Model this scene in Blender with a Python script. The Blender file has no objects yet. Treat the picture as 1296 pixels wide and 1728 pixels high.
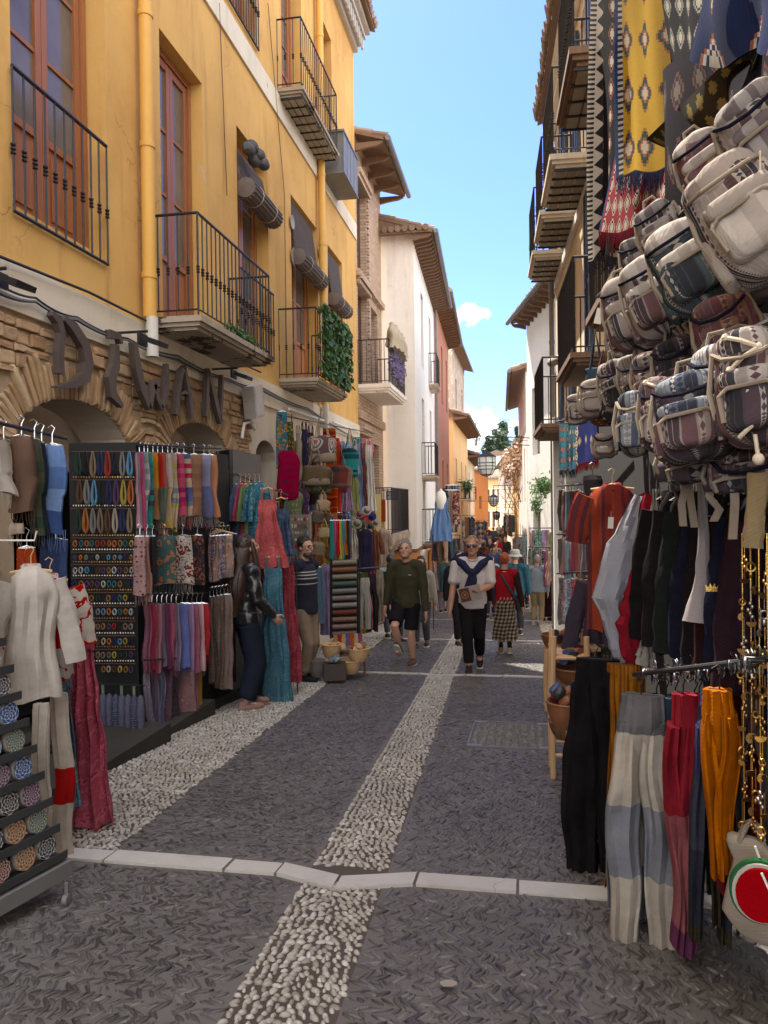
import bpy, math, random
import numpy as np
from mathutils import Vector, Matrix, noise as mn
C = bpy.context.scene.collection
sc = bpy.context.scene
PI = math.pi
rnd = random.Random(11)
V = Vector
# ------------------------------------------------------------------ camera
YAW, PITCH, ROLL, F = math.radians(10.1), math.radians(-0.62), math.radians(0.7), 1300.0
EYE = V((0, 0, 1.6))
fw = V((-math.sin(YAW)*math.cos(PITCH), math.cos(YAW)*math.cos(PITCH), math.sin(PITCH)))
rt = V((math.cos(YAW), math.sin(YAW), 0)); up = rt.cross(fw)
rt2 = rt*math.cos(ROLL)-up*math.sin(ROLL); up2 = up*math.cos(ROLL)+rt*math.sin(ROLL)
cam_d = bpy.data.cameras.new('camera'); cam = bpy.data.objects.new('camera', cam_d); C.objects.link(cam)
cam.matrix_world = Matrix.Translation(EYE) @ Matrix((rt2, up2, -fw)).transposed().to_4x4()
cam_d.sensor_fit = 'VERTICAL'; cam_d.sensor_height = 36; cam_d.lens = F/1728*36
cam_d.clip_start = 0.05; cam_d.clip_end = 3000
sc.camera = cam
# ------------------------------------------------------------------ sun, sky, exposure
SUN_EL, SUN_AZ = math.radians(58), math.radians(-30)
sun_dir = V((math.sin(SUN_AZ)*math.cos(SUN_EL), math.cos(SUN_AZ)*math.cos(SUN_EL), math.sin(SUN_EL)))
sl = bpy.data.lights.new('sun', 'SUN'); sl.energy = 3.4; sl.angle = math.radians(0.5); sl.color = (1, .93, .82)
so = bpy.data.objects.new('sun', sl); C.objects.link(so); so.rotation_euler = sun_dir.to_track_quat('Z', 'Y').to_euler()
sc.view_settings.view_transform = 'Standard'; sc.view_settings.look = 'None'
sc.view_settings.exposure = 2.05; sc.view_settings.gamma = 1
w = bpy.data.worlds.new('World'); sc.world = w; w.use_nodes = True
# ------------------------------------------------------------------ node helpers
def nd(nt, typ, ins=None, **pr):
    n = nt.nodes.new('ShaderNode'+typ)
    for k, v in pr.items(): setattr(n, k, v)
    for k, v in (ins or {}).items():
        s = n.inputs[k]
        if isinstance(v, bpy.types.NodeSocket): nt.links.new(v, s)
        elif isinstance(v, bpy.types.Node): nt.links.new(v.outputs[0], s)
        elif hasattr(s.default_value, '__len__') and not hasattr(v, '__len__'): s.default_value = (v, v, v)
        else:
            if s.type == 'RGBA' and len(v) == 3: v = (*v, 1)
            s.default_value = v
    return n
def ma(nt, op, a, b=0.0, c=None):
    d = {0: a, 1: b}
    if c is not None: d[2] = c
    return nd(nt, 'Math', d, operation=op).outputs[0]
def mixc(nt, f, a, b, bt='MIX'):
    n = nt.nodes.new('ShaderNodeMix'); n.data_type = 'RGBA'; n.blend_type = bt
    for s, v in ((n.inputs[0], f), (n.inputs[6], a), (n.inputs[7], b)):
        if isinstance(v, bpy.types.NodeSocket): nt.links.new(v, s)
        elif hasattr(v, '__len__'): s.default_value = (*v[:3], 1)
        else: s.default_value = v
    return n.outputs[2]
def ramp(nt, f, stops, interp='LINEAR'):
    n = nt.nodes.new('ShaderNodeValToRGB'); cr = n.color_ramp; cr.interpolation = interp
    nt.links.new(f, n.inputs[0])
    while len(cr.elements) < len(stops): cr.elements.new(0.5)
    for e, (p, c) in zip(cr.elements, stops):
        e.position = p; e.color = (*c, 1) if hasattr(c, '__len__') else (c, c, c, 1)
    return n.outputs[0]
def noise(nt, co, s, d=4, r=.6):
    return nd(nt, 'TexNoise', {'Vector': co, 'Scale': s, 'Detail': d, 'Roughness': r}).outputs[0]
def sm(nt, x, a, b): return nd(nt, 'MapRange', {0: x, 1: a, 2: b}, interpolation_type='SMOOTHSTEP').outputs[0]
def scl(nt, co, v): return nd(nt, 'VectorMath', {0: co, 1: v}, operation='MULTIPLY').outputs[0]
def vadd(nt, a, b): return nd(nt, 'VectorMath', {0: a, 1: b}, operation='ADD').outputs[0]
# the sky: Nishita air with two wisps of cloud fixed by direction
nt = w.node_tree
bg = nt.nodes['Background']
sky = nd(nt, 'TexSky', sky_type='NISHITA', sun_disc=False, sun_elevation=SUN_EL, sun_rotation=SUN_AZ, air_density=1.0, dust_density=0.6, ozone_density=1.4)
tc = nd(nt, 'TexCoord').outputs['Generated']
warp = vadd(nt, tc, scl(nt, vadd(nt, nd(nt, 'TexNoise', {'Vector': tc, 'Scale': 16.0, 'Detail': 7.0, 'Roughness': .62}).outputs[1], (-.5, -.5, -.5)), (.10, .10, .075)))
def px_dir(u, v): return (fw*F+rt2*(u-648)-up2*(v-864)).normalized()
cl = None
for u, v, a, b, amt in ((795, 530, 34, 40, .9), (752, 543, 22, 34, .6), (830, 715, 24, 40, .55), (792, 722, 20, 45, .5), (700, 705, 60, 30, .25), (905, 640, 60, 18, .3)):
    dd = px_dir(u, v)
    o = nd(nt, 'VectorMath', {0: warp, 1: tuple(dd)}, operation='SUBTRACT').outputs[0]
    ln = nd(nt, 'VectorMath', {0: scl(nt, o, (1, 1, a/16.0))}, operation='LENGTH').outputs['Value']
    k = ma(nt, 'MULTIPLY', sm(nt, ln, b/1300.0, b/1300.0*.3), amt)
    cl = k if cl is None else ma(nt, 'MAXIMUM', cl, k)
up_z = nd(nt, 'SeparateXYZ', {0: tc}).outputs[2]
skyc = mixc(nt, 1.0, sky.outputs[0], (.50, .635, 1.14), 'MULTIPLY')
# unseen bright cloud behind and above the camera, added as fill light
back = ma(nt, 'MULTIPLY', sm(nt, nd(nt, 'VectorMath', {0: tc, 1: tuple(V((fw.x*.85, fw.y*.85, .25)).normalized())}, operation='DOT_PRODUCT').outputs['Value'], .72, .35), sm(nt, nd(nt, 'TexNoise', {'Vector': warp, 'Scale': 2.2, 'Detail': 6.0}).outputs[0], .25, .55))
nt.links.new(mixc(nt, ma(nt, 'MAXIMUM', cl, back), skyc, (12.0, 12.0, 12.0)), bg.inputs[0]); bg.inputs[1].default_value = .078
# ------------------------------------------------------------------ pixel rays to real points
def ray(u, v): return fw+rt2*((u-648)/F)-up2*((v-864)/F)
def at_x(u, v, X): r = ray(u, v); return EYE+r*((X-EYE.x)/r.x)
def at_y(u, v, Y): r = ray(u, v); return EYE+r*((Y-EYE.y)/r.y)
def at_d(u, v, d): return EYE+ray(u, v)*d
def gz(y):
    if y < 20: return .3-.092*y
    if y < 28: t = y-20; return -1.54-.092*t+.0115*t*t/2*1.0
    return -1.908
def at_g(u, v):
    r = ray(u, v); d = 2.0
    for _ in range(60): p = EYE+r*d; d += (p.z-gz(p.y))/max(-r.z+.0, .02)*.6
    return EYE+r*d
# ------------------------------------------------------------------ mesh builder
class MB:
    def __init__(s): s.v = []; s.f = []; s.uv = []; s.mi = []; s.cm = 0
    def face(s, idx, uv=None):
        s.f.append(tuple(idx)); s.uv.append(uv or [(0, 0)]*len(idx)); s.mi.append(s.cm)
    def add(s, vs, fs, uvs=None):
        b = len(s.v); s.v += [tuple(p) for p in vs]
        for i, f in enumerate(fs): s.face([b+j for j in f], uvs[i] if uvs else None)
    def box(s, a, b):
        x0, x1 = sorted((a[0], b[0])); y0, y1 = sorted((a[1], b[1])); z0, z1 = sorted((a[2], b[2]))
        s.add([(x0, y0, z0), (x1, y0, z0), (x1, y1, z0), (x0, y1, z0), (x0, y0, z1), (x1, y0, z1), (x1, y1, z1), (x0, y1, z1)],
              [(0, 3, 2, 1), (4, 5, 6, 7), (0, 1, 5, 4), (1, 2, 6, 5), (2, 3, 7, 6), (3, 0, 4, 7)])
        return s
    def obox(s, c, sz, ax=None):
        """oriented box: ax = three unit axes"""
        ax = ax or (V((1, 0, 0)), V((0, 1, 0)), V((0, 0, 1))); c = V(c); vs = []
        for k in (-1, 1):
            for i, j in ((-1, -1), (1, -1), (1, 1), (-1, 1)): vs.append(c+ax[0]*(i*sz[0]/2)+ax[1]*(j*sz[1]/2)+ax[2]*(k*sz[2]/2))
        s.add(vs, [(0, 3, 2, 1), (4, 5, 6, 7), (0, 1, 5, 4), (1, 2, 6, 5), (2, 3, 7, 6), (3, 0, 4, 7)]); return s
    def quad(s, a, b, c, d, uv=None): s.add([a, b, c, d], [(0, 1, 2, 3)], [uv] if uv else None); return s
    def tube(s, pts, r, n=8, caps=True):
        pts = [V(p) for p in pts]; rs = r if isinstance(r, (list, tuple)) else [r]*len(pts)
        b = len(s.v); pu = None; L = 0
        for i, p in enumerate(pts):
            d = (pts[min(i+1, len(pts)-1)]-pts[max(i-1, 0)]).normalized()
            if pu is None: pu = d.orthogonal().normalized()
            pu = (pu-d*pu.dot(d)).normalized(); q = d.cross(pu)
            for k in range(n):
                a = 2*PI*k/n; s.v.append(tuple(p+(pu*math.cos(a)+q*math.sin(a))*rs[i]))
        for i in range(len(pts)-1):
            l2 = L+(pts[i+1]-pts[i]).length
            for k in range(n):
                k2 = (k+1) % n; s.face((b+i*n+k, b+i*n+k2, b+(i+1)*n+k2, b+(i+1)*n+k), [(k/n, L), ((k+1)/n, L), ((k+1)/n, l2), (k/n, l2)])
            L = l2
        if caps: s.face([b+k for k in range(n)][::-1]); s.face([b+(len(pts)-1)*n+k for k in range(n)])
        return s
    def lathe(s, c, prof, n=12, ax=(V((1, 0, 0)), V((0, 1, 0)), V((0, 0, 1)))):
        c = V(c); b = len(s.v)
        for r, h in prof:
            for k in range(n):
                a = 2*PI*k/n; s.v.append(tuple(c+ax[0]*(r*math.cos(a))+ax[1]*(r*math.sin(a))+ax[2]*h))
        m = len(prof)
        for i in range(m-1):
            for k in range(n):
                k2 = (k+1) % n; s.face((b+i*n+k, b+i*n+k2, b+(i+1)*n+k2, b+(i+1)*n+k), [(k/n, i/m), ((k+1)/n, i/m), ((k+1)/n, (i+1)/m), (k/n, (i+1)/m)])
        if prof[0][0] > 1e-5: s.face([b+k for k in range(n)][::-1])
        if prof[-1][0] > 1e-5: s.face([b+(m-1)*n+k for k in range(n)])
        return s
    def prism(s, poly, o, ux, uy, un, th):
        """2-D polygon on axes ux, uy, thickness th along un"""
        o = V(o); n = len(poly); b = len(s.v)
        for k in (0, 1):
            for x, y in poly: s.v.append(tuple(o+ux*x+uy*y+un*(th*k)))
        s.face([b+i for i in range(n)][::-1], [poly[i] for i in range(n)][::-1]); s.face([b+n+i for i in range(n)], [poly[i] for i in range(n)])
        for i in range(n): j = (i+1) % n; s.face((b+i, b+j, b+n+j, b+n+i))
        return s
    def sup(s, c, sz, e=.4, e2=None, ax=None, nu=16, nv=10):
        """superellipsoid: rounded box; uv runs round and up"""
        ax = ax or (V((1, 0, 0)), V((0, 1, 0)), V((0, 0, 1))); c = V(c); e2 = e2 or e; b = len(s.v)
        pw = lambda t, q: math.copysign(abs(t)**q, t)
        for i in range(nv+1):
            ph = -PI/2+PI*i/nv; cp, sp = pw(math.cos(ph), e2), pw(math.sin(ph), e2)
            for k in range(nu):
                a = 2*PI*k/nu; s.v.append(tuple(c+ax[0]*(sz[0]/2*cp*pw(math.cos(a), e))+ax[1]*(sz[1]/2*cp*pw(math.sin(a), e))+ax[2]*(sz[2]/2*sp)))
        W = sz[0]*2; H = sz[2]
        for i in range(nv):
            for k in range(nu):
                k2 = (k+1) % nu; s.face((b+i*nu+k, b+i*nu+k2, b+(i+1)*nu+k2, b+(i+1)*nu+k), [(W*k/nu, H*i/nv), (W*(k+1)/nu, H*i/nv), (W*(k+1)/nu, H*(i+1)/nv), (W*k/nu, H*(i+1)/nv)])
        return s
    def loft(s, rings, uvs=None, caps=True):
        """closed rings of equal count"""
        b = len(s.v); n = len(rings[0])
        for r in rings: s.v += [tuple(p) for p in r]
        for i in range(len(rings)-1):
            for k in range(n):
                k2 = (k+1) % n
                uv = [(uvs[i][k][0], uvs[i][k][1]), (uvs[i][k+1][0], uvs[i][k+1][1]), (uvs[i+1][k+1][0], uvs[i+1][k+1][1]), (uvs[i+1][k][0], uvs[i+1][k][1])] if uvs else None
                s.face((b+i*n+k, b+i*n+k2, b+(i+1)*n+k2, b+(i+1)*n+k), uv)
        if caps: s.face([b+k for k in range(n)][::-1]); s.face([b+(len(rings)-1)*n+k for k in range(n)])
        return s
    def build(s, name, mats, parent=None, smooth=True, origin=None):
        me = bpy.data.meshes.new(name)
        o = V(origin) if origin is not None else V((0, 0, 0))
        me.from_pydata([(x-o.x, y-o.y, z-o.z) for x, y, z in s.v], [], s.f)
        uvl = me.uv_layers.new(name='UVMap'); flat = []
        for uv in s.uv:
            for q in uv: flat += [q[0], q[1]]
        uvl.data.foreach_set('uv', flat)
        for m_ in (mats if isinstance(mats, (list, tuple)) else [mats]): me.materials.append(m_)
        me.polygons.foreach_set('material_index', s.mi)
        if smooth:
            me.polygons.foreach_set('use_smooth', [True]*len(s.f))
            if smooth != 'all': me.set_sharp_from_angle(angle=math.radians(38))
        ob = bpy.data.objects.new(name, me); C.objects.link(ob); ob.location = o
        if parent is not None:
            ob.parent = parent
            pl = parent.matrix_basis.translation.copy(); pp = parent.parent
            while pp is not None: pl += pp.matrix_basis.translation; pp = pp.parent
            ob.location = o-pl
        return ob
def tag(o, label, cat, group=None):
    o['label'] = label; o['category'] = cat
    if group: o['group'] = group
    return o
def struct(o, kind='structure'): o['kind'] = kind; return o
def thing(name, label, cat, loc=(0, 0, 0), group=None):
    o = bpy.data.objects.new(name, None); C.objects.link(o); o.location = loc; o.empty_display_size = .1
    return tag(o, label, cat, group)
def copy_tree(o, loc=None, label=None, parent=None, rotz=None, scale=None):
    c = o.copy(); C.objects.link(c); c.parent = parent
    if loc is not None: c.location = loc
    if rotz is not None: c.rotation_euler.z = rotz
    if scale is not None: c.scale = (scale,)*3 if not hasattr(scale, '__len__') else scale
    if label: c['label'] = label
    for ch in [x for x in o.children]: copy_tree(ch, parent=c)
    return c
X_, Y_, Z_ = V((1, 0, 0)), V((0, 1, 0)), V((0, 0, 1))
# ------------------------------------------------------------------ materials
def newmat(name):
    m = bpy.data.materials.new(name); m.use_nodes = True
    return m, m.node_tree, m.node_tree.nodes['Principled BSDF']
def bump(nt, b, h, st=.5, dist=.01):
    n = nd(nt, 'Bump', {'Height': h, 'Strength': st, 'Distance': dist}); nt.links.new(n.outputs[0], b.inputs['Normal'])
def wpos(nt): return nd(nt, 'NewGeometry').outputs['Position']
def opos(nt): return nd(nt, 'TexCoord').outputs['Object']
def uvn(nt): return nd(nt, 'TexCoord').outputs['UV']
_mc = {}
def simple(name, col, rough=.7, metal=0, var=.25, sc_=6, bmp=.2, spec=.4, obj=True):
    if name in _mc: return _mc[name]
    m, nt, b = newmat(name); co = opos(nt) if obj else wpos(nt)
    n = noise(nt, co, sc_, 6)
    c = mixc(nt, n, tuple(x*(1-var) for x in col), tuple(min(1, x*(1+var)) for x in col))
    nt.links.new(c, b.inputs['Base Color']); b.inputs['Roughness'].default_value = rough; b.inputs['Metallic'].default_value = metal
    b.inputs['Specular IOR Level'].default_value = spec
    if bmp: bump(nt, b, noise(nt, co, sc_*9, 3), bmp, .004)
    _mc[name] = m; return m
def plaster(name, col, dirt, under=None, amt=.5, peel=.7, rough=.9, streak=1.0):
    if name in _mc: return _mc[name]
    m, nt, b = newmat(name); p = wpos(nt)
    big = noise(nt, p, .55, 6, .6); fine = noise(nt, p, 9, 6, .7)
    st = noise(nt, scl(nt, p, (2.2, 2.2, .22)), 2.0, 6, .65)
    c = mixc(nt, ma(nt, 'MULTIPLY', sm(nt, big, .35, .75), amt), col, dirt)
    c = mixc(nt, ma(nt, 'MULTIPLY', sm(nt, st, .5, .8), .45*streak), c, tuple(x*.62 for x in dirt))
    c = mixc(nt, ma(nt, 'MULTIPLY', fine, .3), c, tuple(min(1, x*1.25) for x in col))
    h = ma(nt, 'ADD', ma(nt, 'MULTIPLY', fine, .5), ma(nt, 'MULTIPLY', noise(nt, p, 2.2, 3), 1.2))
    # hairline cracks
    vd = nd(nt, 'TexVoronoi', {'Vector': vadd(nt, p, scl(nt, nd(nt, 'TexNoise', {'Vector': p, 'Scale': 2.5, 'Detail': 5.0}).outputs[1], (.5, .5, .5))), 'Scale': .8}, feature='DISTANCE_TO_EDGE').outputs[0]
    crk = ma(nt, 'MULTIPLY', sm(nt, vd, .006, .0), sm(nt, big, .48, .6))
    c = mixc(nt, ma(nt, 'MULTIPLY', crk, .6), c, tuple(x*.3 for x in dirt))
    if under:
        pk = sm(nt, noise(nt, p, 1.9, 8, .72), peel, peel+.015)
        c = mixc(nt, pk, c, under); h = ma(nt, 'SUBTRACT', h, ma(nt, 'MULTIPLY', pk, .7))
    nt.links.new(c, b.inputs['Base Color']); b.inputs['Roughness'].default_value = rough
    b.inputs['Specular IOR Level'].default_value = .2
    bump(nt, b, h, .45, .02); _mc[name] = m; return m
def stones(name, cols, rough=.85, bs=30, spec=.3):
    """stone whose colour changes per separate stone of the mesh"""
    m, nt, b = newmat(name); g = nd(nt, 'NewGeometry'); p = g.outputs['Position']
    k = len(cols); c = ramp(nt, g.outputs['Random Per Island'], [(i/(k-1), c_) for i, c_ in enumerate(cols)])
    c = mixc(nt, ma(nt, 'MULTIPLY', sm(nt, noise(nt, p, .9, 6, .6), .42, .72), .45), c, tuple(x*.5 for x in cols[0]))
    c = mixc(nt, ma(nt, 'MULTIPLY', noise(nt, p, bs, 5, .7), .6), c, tuple(x*.45 for x in cols[0]), 'MIX')
    nt.links.new(c, b.inputs['Base Color']); b.inputs['Roughness'].default_value = rough; b.inputs['Specular IOR Level'].default_value = spec
    bump(nt, b, noise(nt, p, bs*2, 4), .5, .006); return m
M_yellow = plaster('yellow_plaster', (.62, .368, .118), (.44, .235, .07), (.58, .47, .33), .9, .665, streak=1.7)
M_band = plaster('white_band', (.66, .58, .46), (.42, .34, .25), (.30, .22, .16), .6, .66)
M_beige = plaster('beige_plaster', (.66, .56, .45), (.46, .38, .30), (.36, .28, .22), .6, .67)
M_white = plaster('white_plaster', (.80, .74, .67), (.60, .52, .46), (.50, .42, .34), .5, .74)
M_white2 = plaster('bright_plaster', (.80, .78, .74), (.62, .58, .52), None, .4, streak=.6)
M_cream = plaster('cream_plaster', (.72, .60, .44), (.56, .44, .30), None, .6)
M_orange = plaster('orange_plaster', (.62, .27, .10), (.50, .22, .09), None, .5)
M_red = plaster('red_plaster', (.40, .185, .115), (.30, .13, .085), (.55, .35, .26), .5, .68)
M_yel2 = plaster('pale_yellow_plaster', (.72, .48, .22), (.56, .38, .2), None, .5)
M_stonewall = plaster('rubble_plaster', (.42, .33, .25), (.28, .22, .17), (.6, .5, .38), .8, .55)
M_stone = stones('rubble_stone', [(.42, .25, .13), (.62, .42, .24), (.52, .33, .18), (.72, .54, .34), (.36, .21, .12)], bs=14)
M_mortar = simple('mortar', (.40, .30, .20), .95, sc_=10, bmp=.6, obj=False)
M_brick = None
def brickmat(name, c1, c2, mo, w_, h_):
    m, nt, b = newmat(name); p = wpos(nt)
    s = nd(nt, 'SeparateXYZ', {0: p}); a = ma(nt, 'ADD', s.outputs[0], s.outputs[1])
    co = nd(nt, 'CombineXYZ', {0: a, 1: s.outputs[2]}).outputs[0]
    t = nd(nt, 'TexBrick', {'Vector': co, 'Color1': c1, 'Color2': c2, 'Mortar': mo, 'Scale': 1.0, 'Mortar Size': .008, 'Brick Width': w_, 'Row Height': h_, 'Bias': 0.0})
    c = mixc(nt, ma(nt, 'MULTIPLY', noise(nt, p, 3, 6), .5), t.outputs[0], tuple(x*.5 for x in c1))
    nt.links.new(c, b.inputs['Base Color']); b.inputs['Roughness'].default_value = .9
    bump(nt, b, ma(nt, 'SUBTRACT', noise(nt, p, 25, 4), t.outputs[1]), .6, .01); return m
M_brick = brickmat('tan_brick', (.46, .30, .20), (.60, .44, .32), (.24, .19, .15), .26, .072)
def woodm(name, col, rough=.45, dark=.55, sc_=1.0, spec=.4):
    if name in _mc: return _mc[name]
    m, nt, b = newmat(name); p = opos(nt)
    n = nd(nt, 'TexNoise', {'Vector': scl(nt, p, (22*sc_, 22*sc_, 1.6*sc_)), 'Scale': 1.0, 'Detail': 6.0, 'Roughness': .6, 'Distortion': 1.2}).outputs[0]
    c = mixc(nt, n, tuple(x*dark for x in col), tuple(min(1, x*1.3) for x in col))
    nt.links.new(c, b.inputs['Base Color']); b.inputs['Roughness'].default_value = rough; b.inputs['Specular IOR Level'].default_value = spec
    bump(nt, b, n, .25, .004); _mc[name] = m; return m
M_door = woodm('varnished_wood', (.33, .12, .045)); M_door_lit = woodm('varnished_wood_lit', (.44, .175, .06), .4)  # second one is the same door wood with brighter light put into its colour
M_dkwood = woodm('dark_wood', (.11, .05, .03), .6); M_oldwood = woodm('old_wood', (.20, .12, .075), .8)
M_palewood = woodm('pale_wood', (.55, .34, .17), .6, .7); M_signwood = woodm('letter_board', (.085, .06, .05), .5, .6)
M_slab = plaster('aged_slab', (.42, .36, .28), (.20, .16, .12), (.09, .06, .04), 1.0, .56)
M_grey_wood = woodm('weathered_board', (.16, .14, .125), .85)
M_iron = simple('black_iron', (.022, .021, .024), .5, .2, .3, 12, .3)
M_rust = simple('rusty_iron', (.10, .05, .03), .8, 0, .5, 14, .4)
M_chrome = simple('chrome', (.6, .6, .62), .18, 1, .05, 5, 0)
M_blackbox = simple('black_board', (.008, .0075, .009), .6, 0, .4, 5, .2)
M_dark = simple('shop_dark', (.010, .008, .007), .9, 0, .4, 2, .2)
M_pipe_y = simple('pipe_yellow', (.66, .36, .075), .55, 0, .12, 4, .1, obj=False)
M_pipe_w = simple('pipe_white', (.62, .58, .52), .5, 0, .15, 5, .1, obj=False)
M_shutter = simple('blue_shutter', (.035, .05, .085), .5, 0, .3, 8, .1)
M_blind = simple('blind_slats', (.13, .10, .085), .75, 0, .35, 10, .3)
M_greybox = simple('grey_metal', (.17, .165, .16), .55, .2, .3, 5, .2)
M_whiteplastic = simple('white_plastic', (.72, .70, .66), .45, 0, .08, 5, .05)
M_marble = plaster('pale_stone', (.46, .43, .39), (.32, .29, .25), (.30, .27, .24), .6, .75, .55)
M_card = simple('card_tag', (.75, .70, .60), .7, 0, .06, 5, .05)
M_gold = simple('gold_metal', (.75, .45, .12), .25, 1, .2, 20, .2)
M_rope = simple('cream_cord', (.62, .52, .38), .9, 0, .2, 40, .5)
M_cotta = simple('terracotta', (.42, .19, .10), .85, 0, .35, 12, .4)
def glassm():
    m, nt, b = newmat('window_glass'); p = wpos(nt)
    n = noise(nt, p, 1.3, 4)
    nt.links.new(mixc(nt, n, (.035, .03, .028), (.24, .19, .16)), b.inputs['Base Color'])
    b.inputs['Roughness'].default_value = .10; b.inputs['Specular IOR Level'].default_value = .35; bump(nt, b, noise(nt, p, 3.0, 2), .08, .01); return m
M_glass = glassm()
M_curtain = simple('curtain_cloth', (.55, .45, .38), .9, 0, .12, 5, .2)
M_tile = stones('roof_tile', [(.30, .19, .125), (.42, .29, .19), (.24, .17, .13), (.46, .36, .26)], bs=16)
def leafm(name, c1, c2, tr=.25):
    m, nt, b = newmat(name); g = nd(nt, 'NewGeometry')
    nt.links.new(mixc(nt, g.outputs['Random Per Island'], c1, c2), b.inputs['Base Color']); b.inputs['Roughness'].default_value = .55
    b.inputs['Transmission Weight'].default_value = 0; b.inputs['Subsurface Weight'].default_value = 0
    t = nd(nt, 'BsdfTranslucent', {'Color': c2}); mx = nd(nt, 'MixShader', {0: tr, 1: b.outputs[0], 2: t.outputs[0]})
    nt.links.new(mx.outputs[0], nt.nodes['Material Output'].inputs[0]); return m
M_leaf = leafm('leaf_green', (.035, .085, .025), (.10, .20, .05)); M_leaf_dk = leafm('leaf_dark', (.018, .04, .018), (.05, .085, .035), .1)
M_leaf_dry = leafm('leaf_dry', (.20, .10, .05), (.42, .26, .14)); M_lav = leafm('flower_violet', (.10, .07, .16), (.28, .22, .40))
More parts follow.
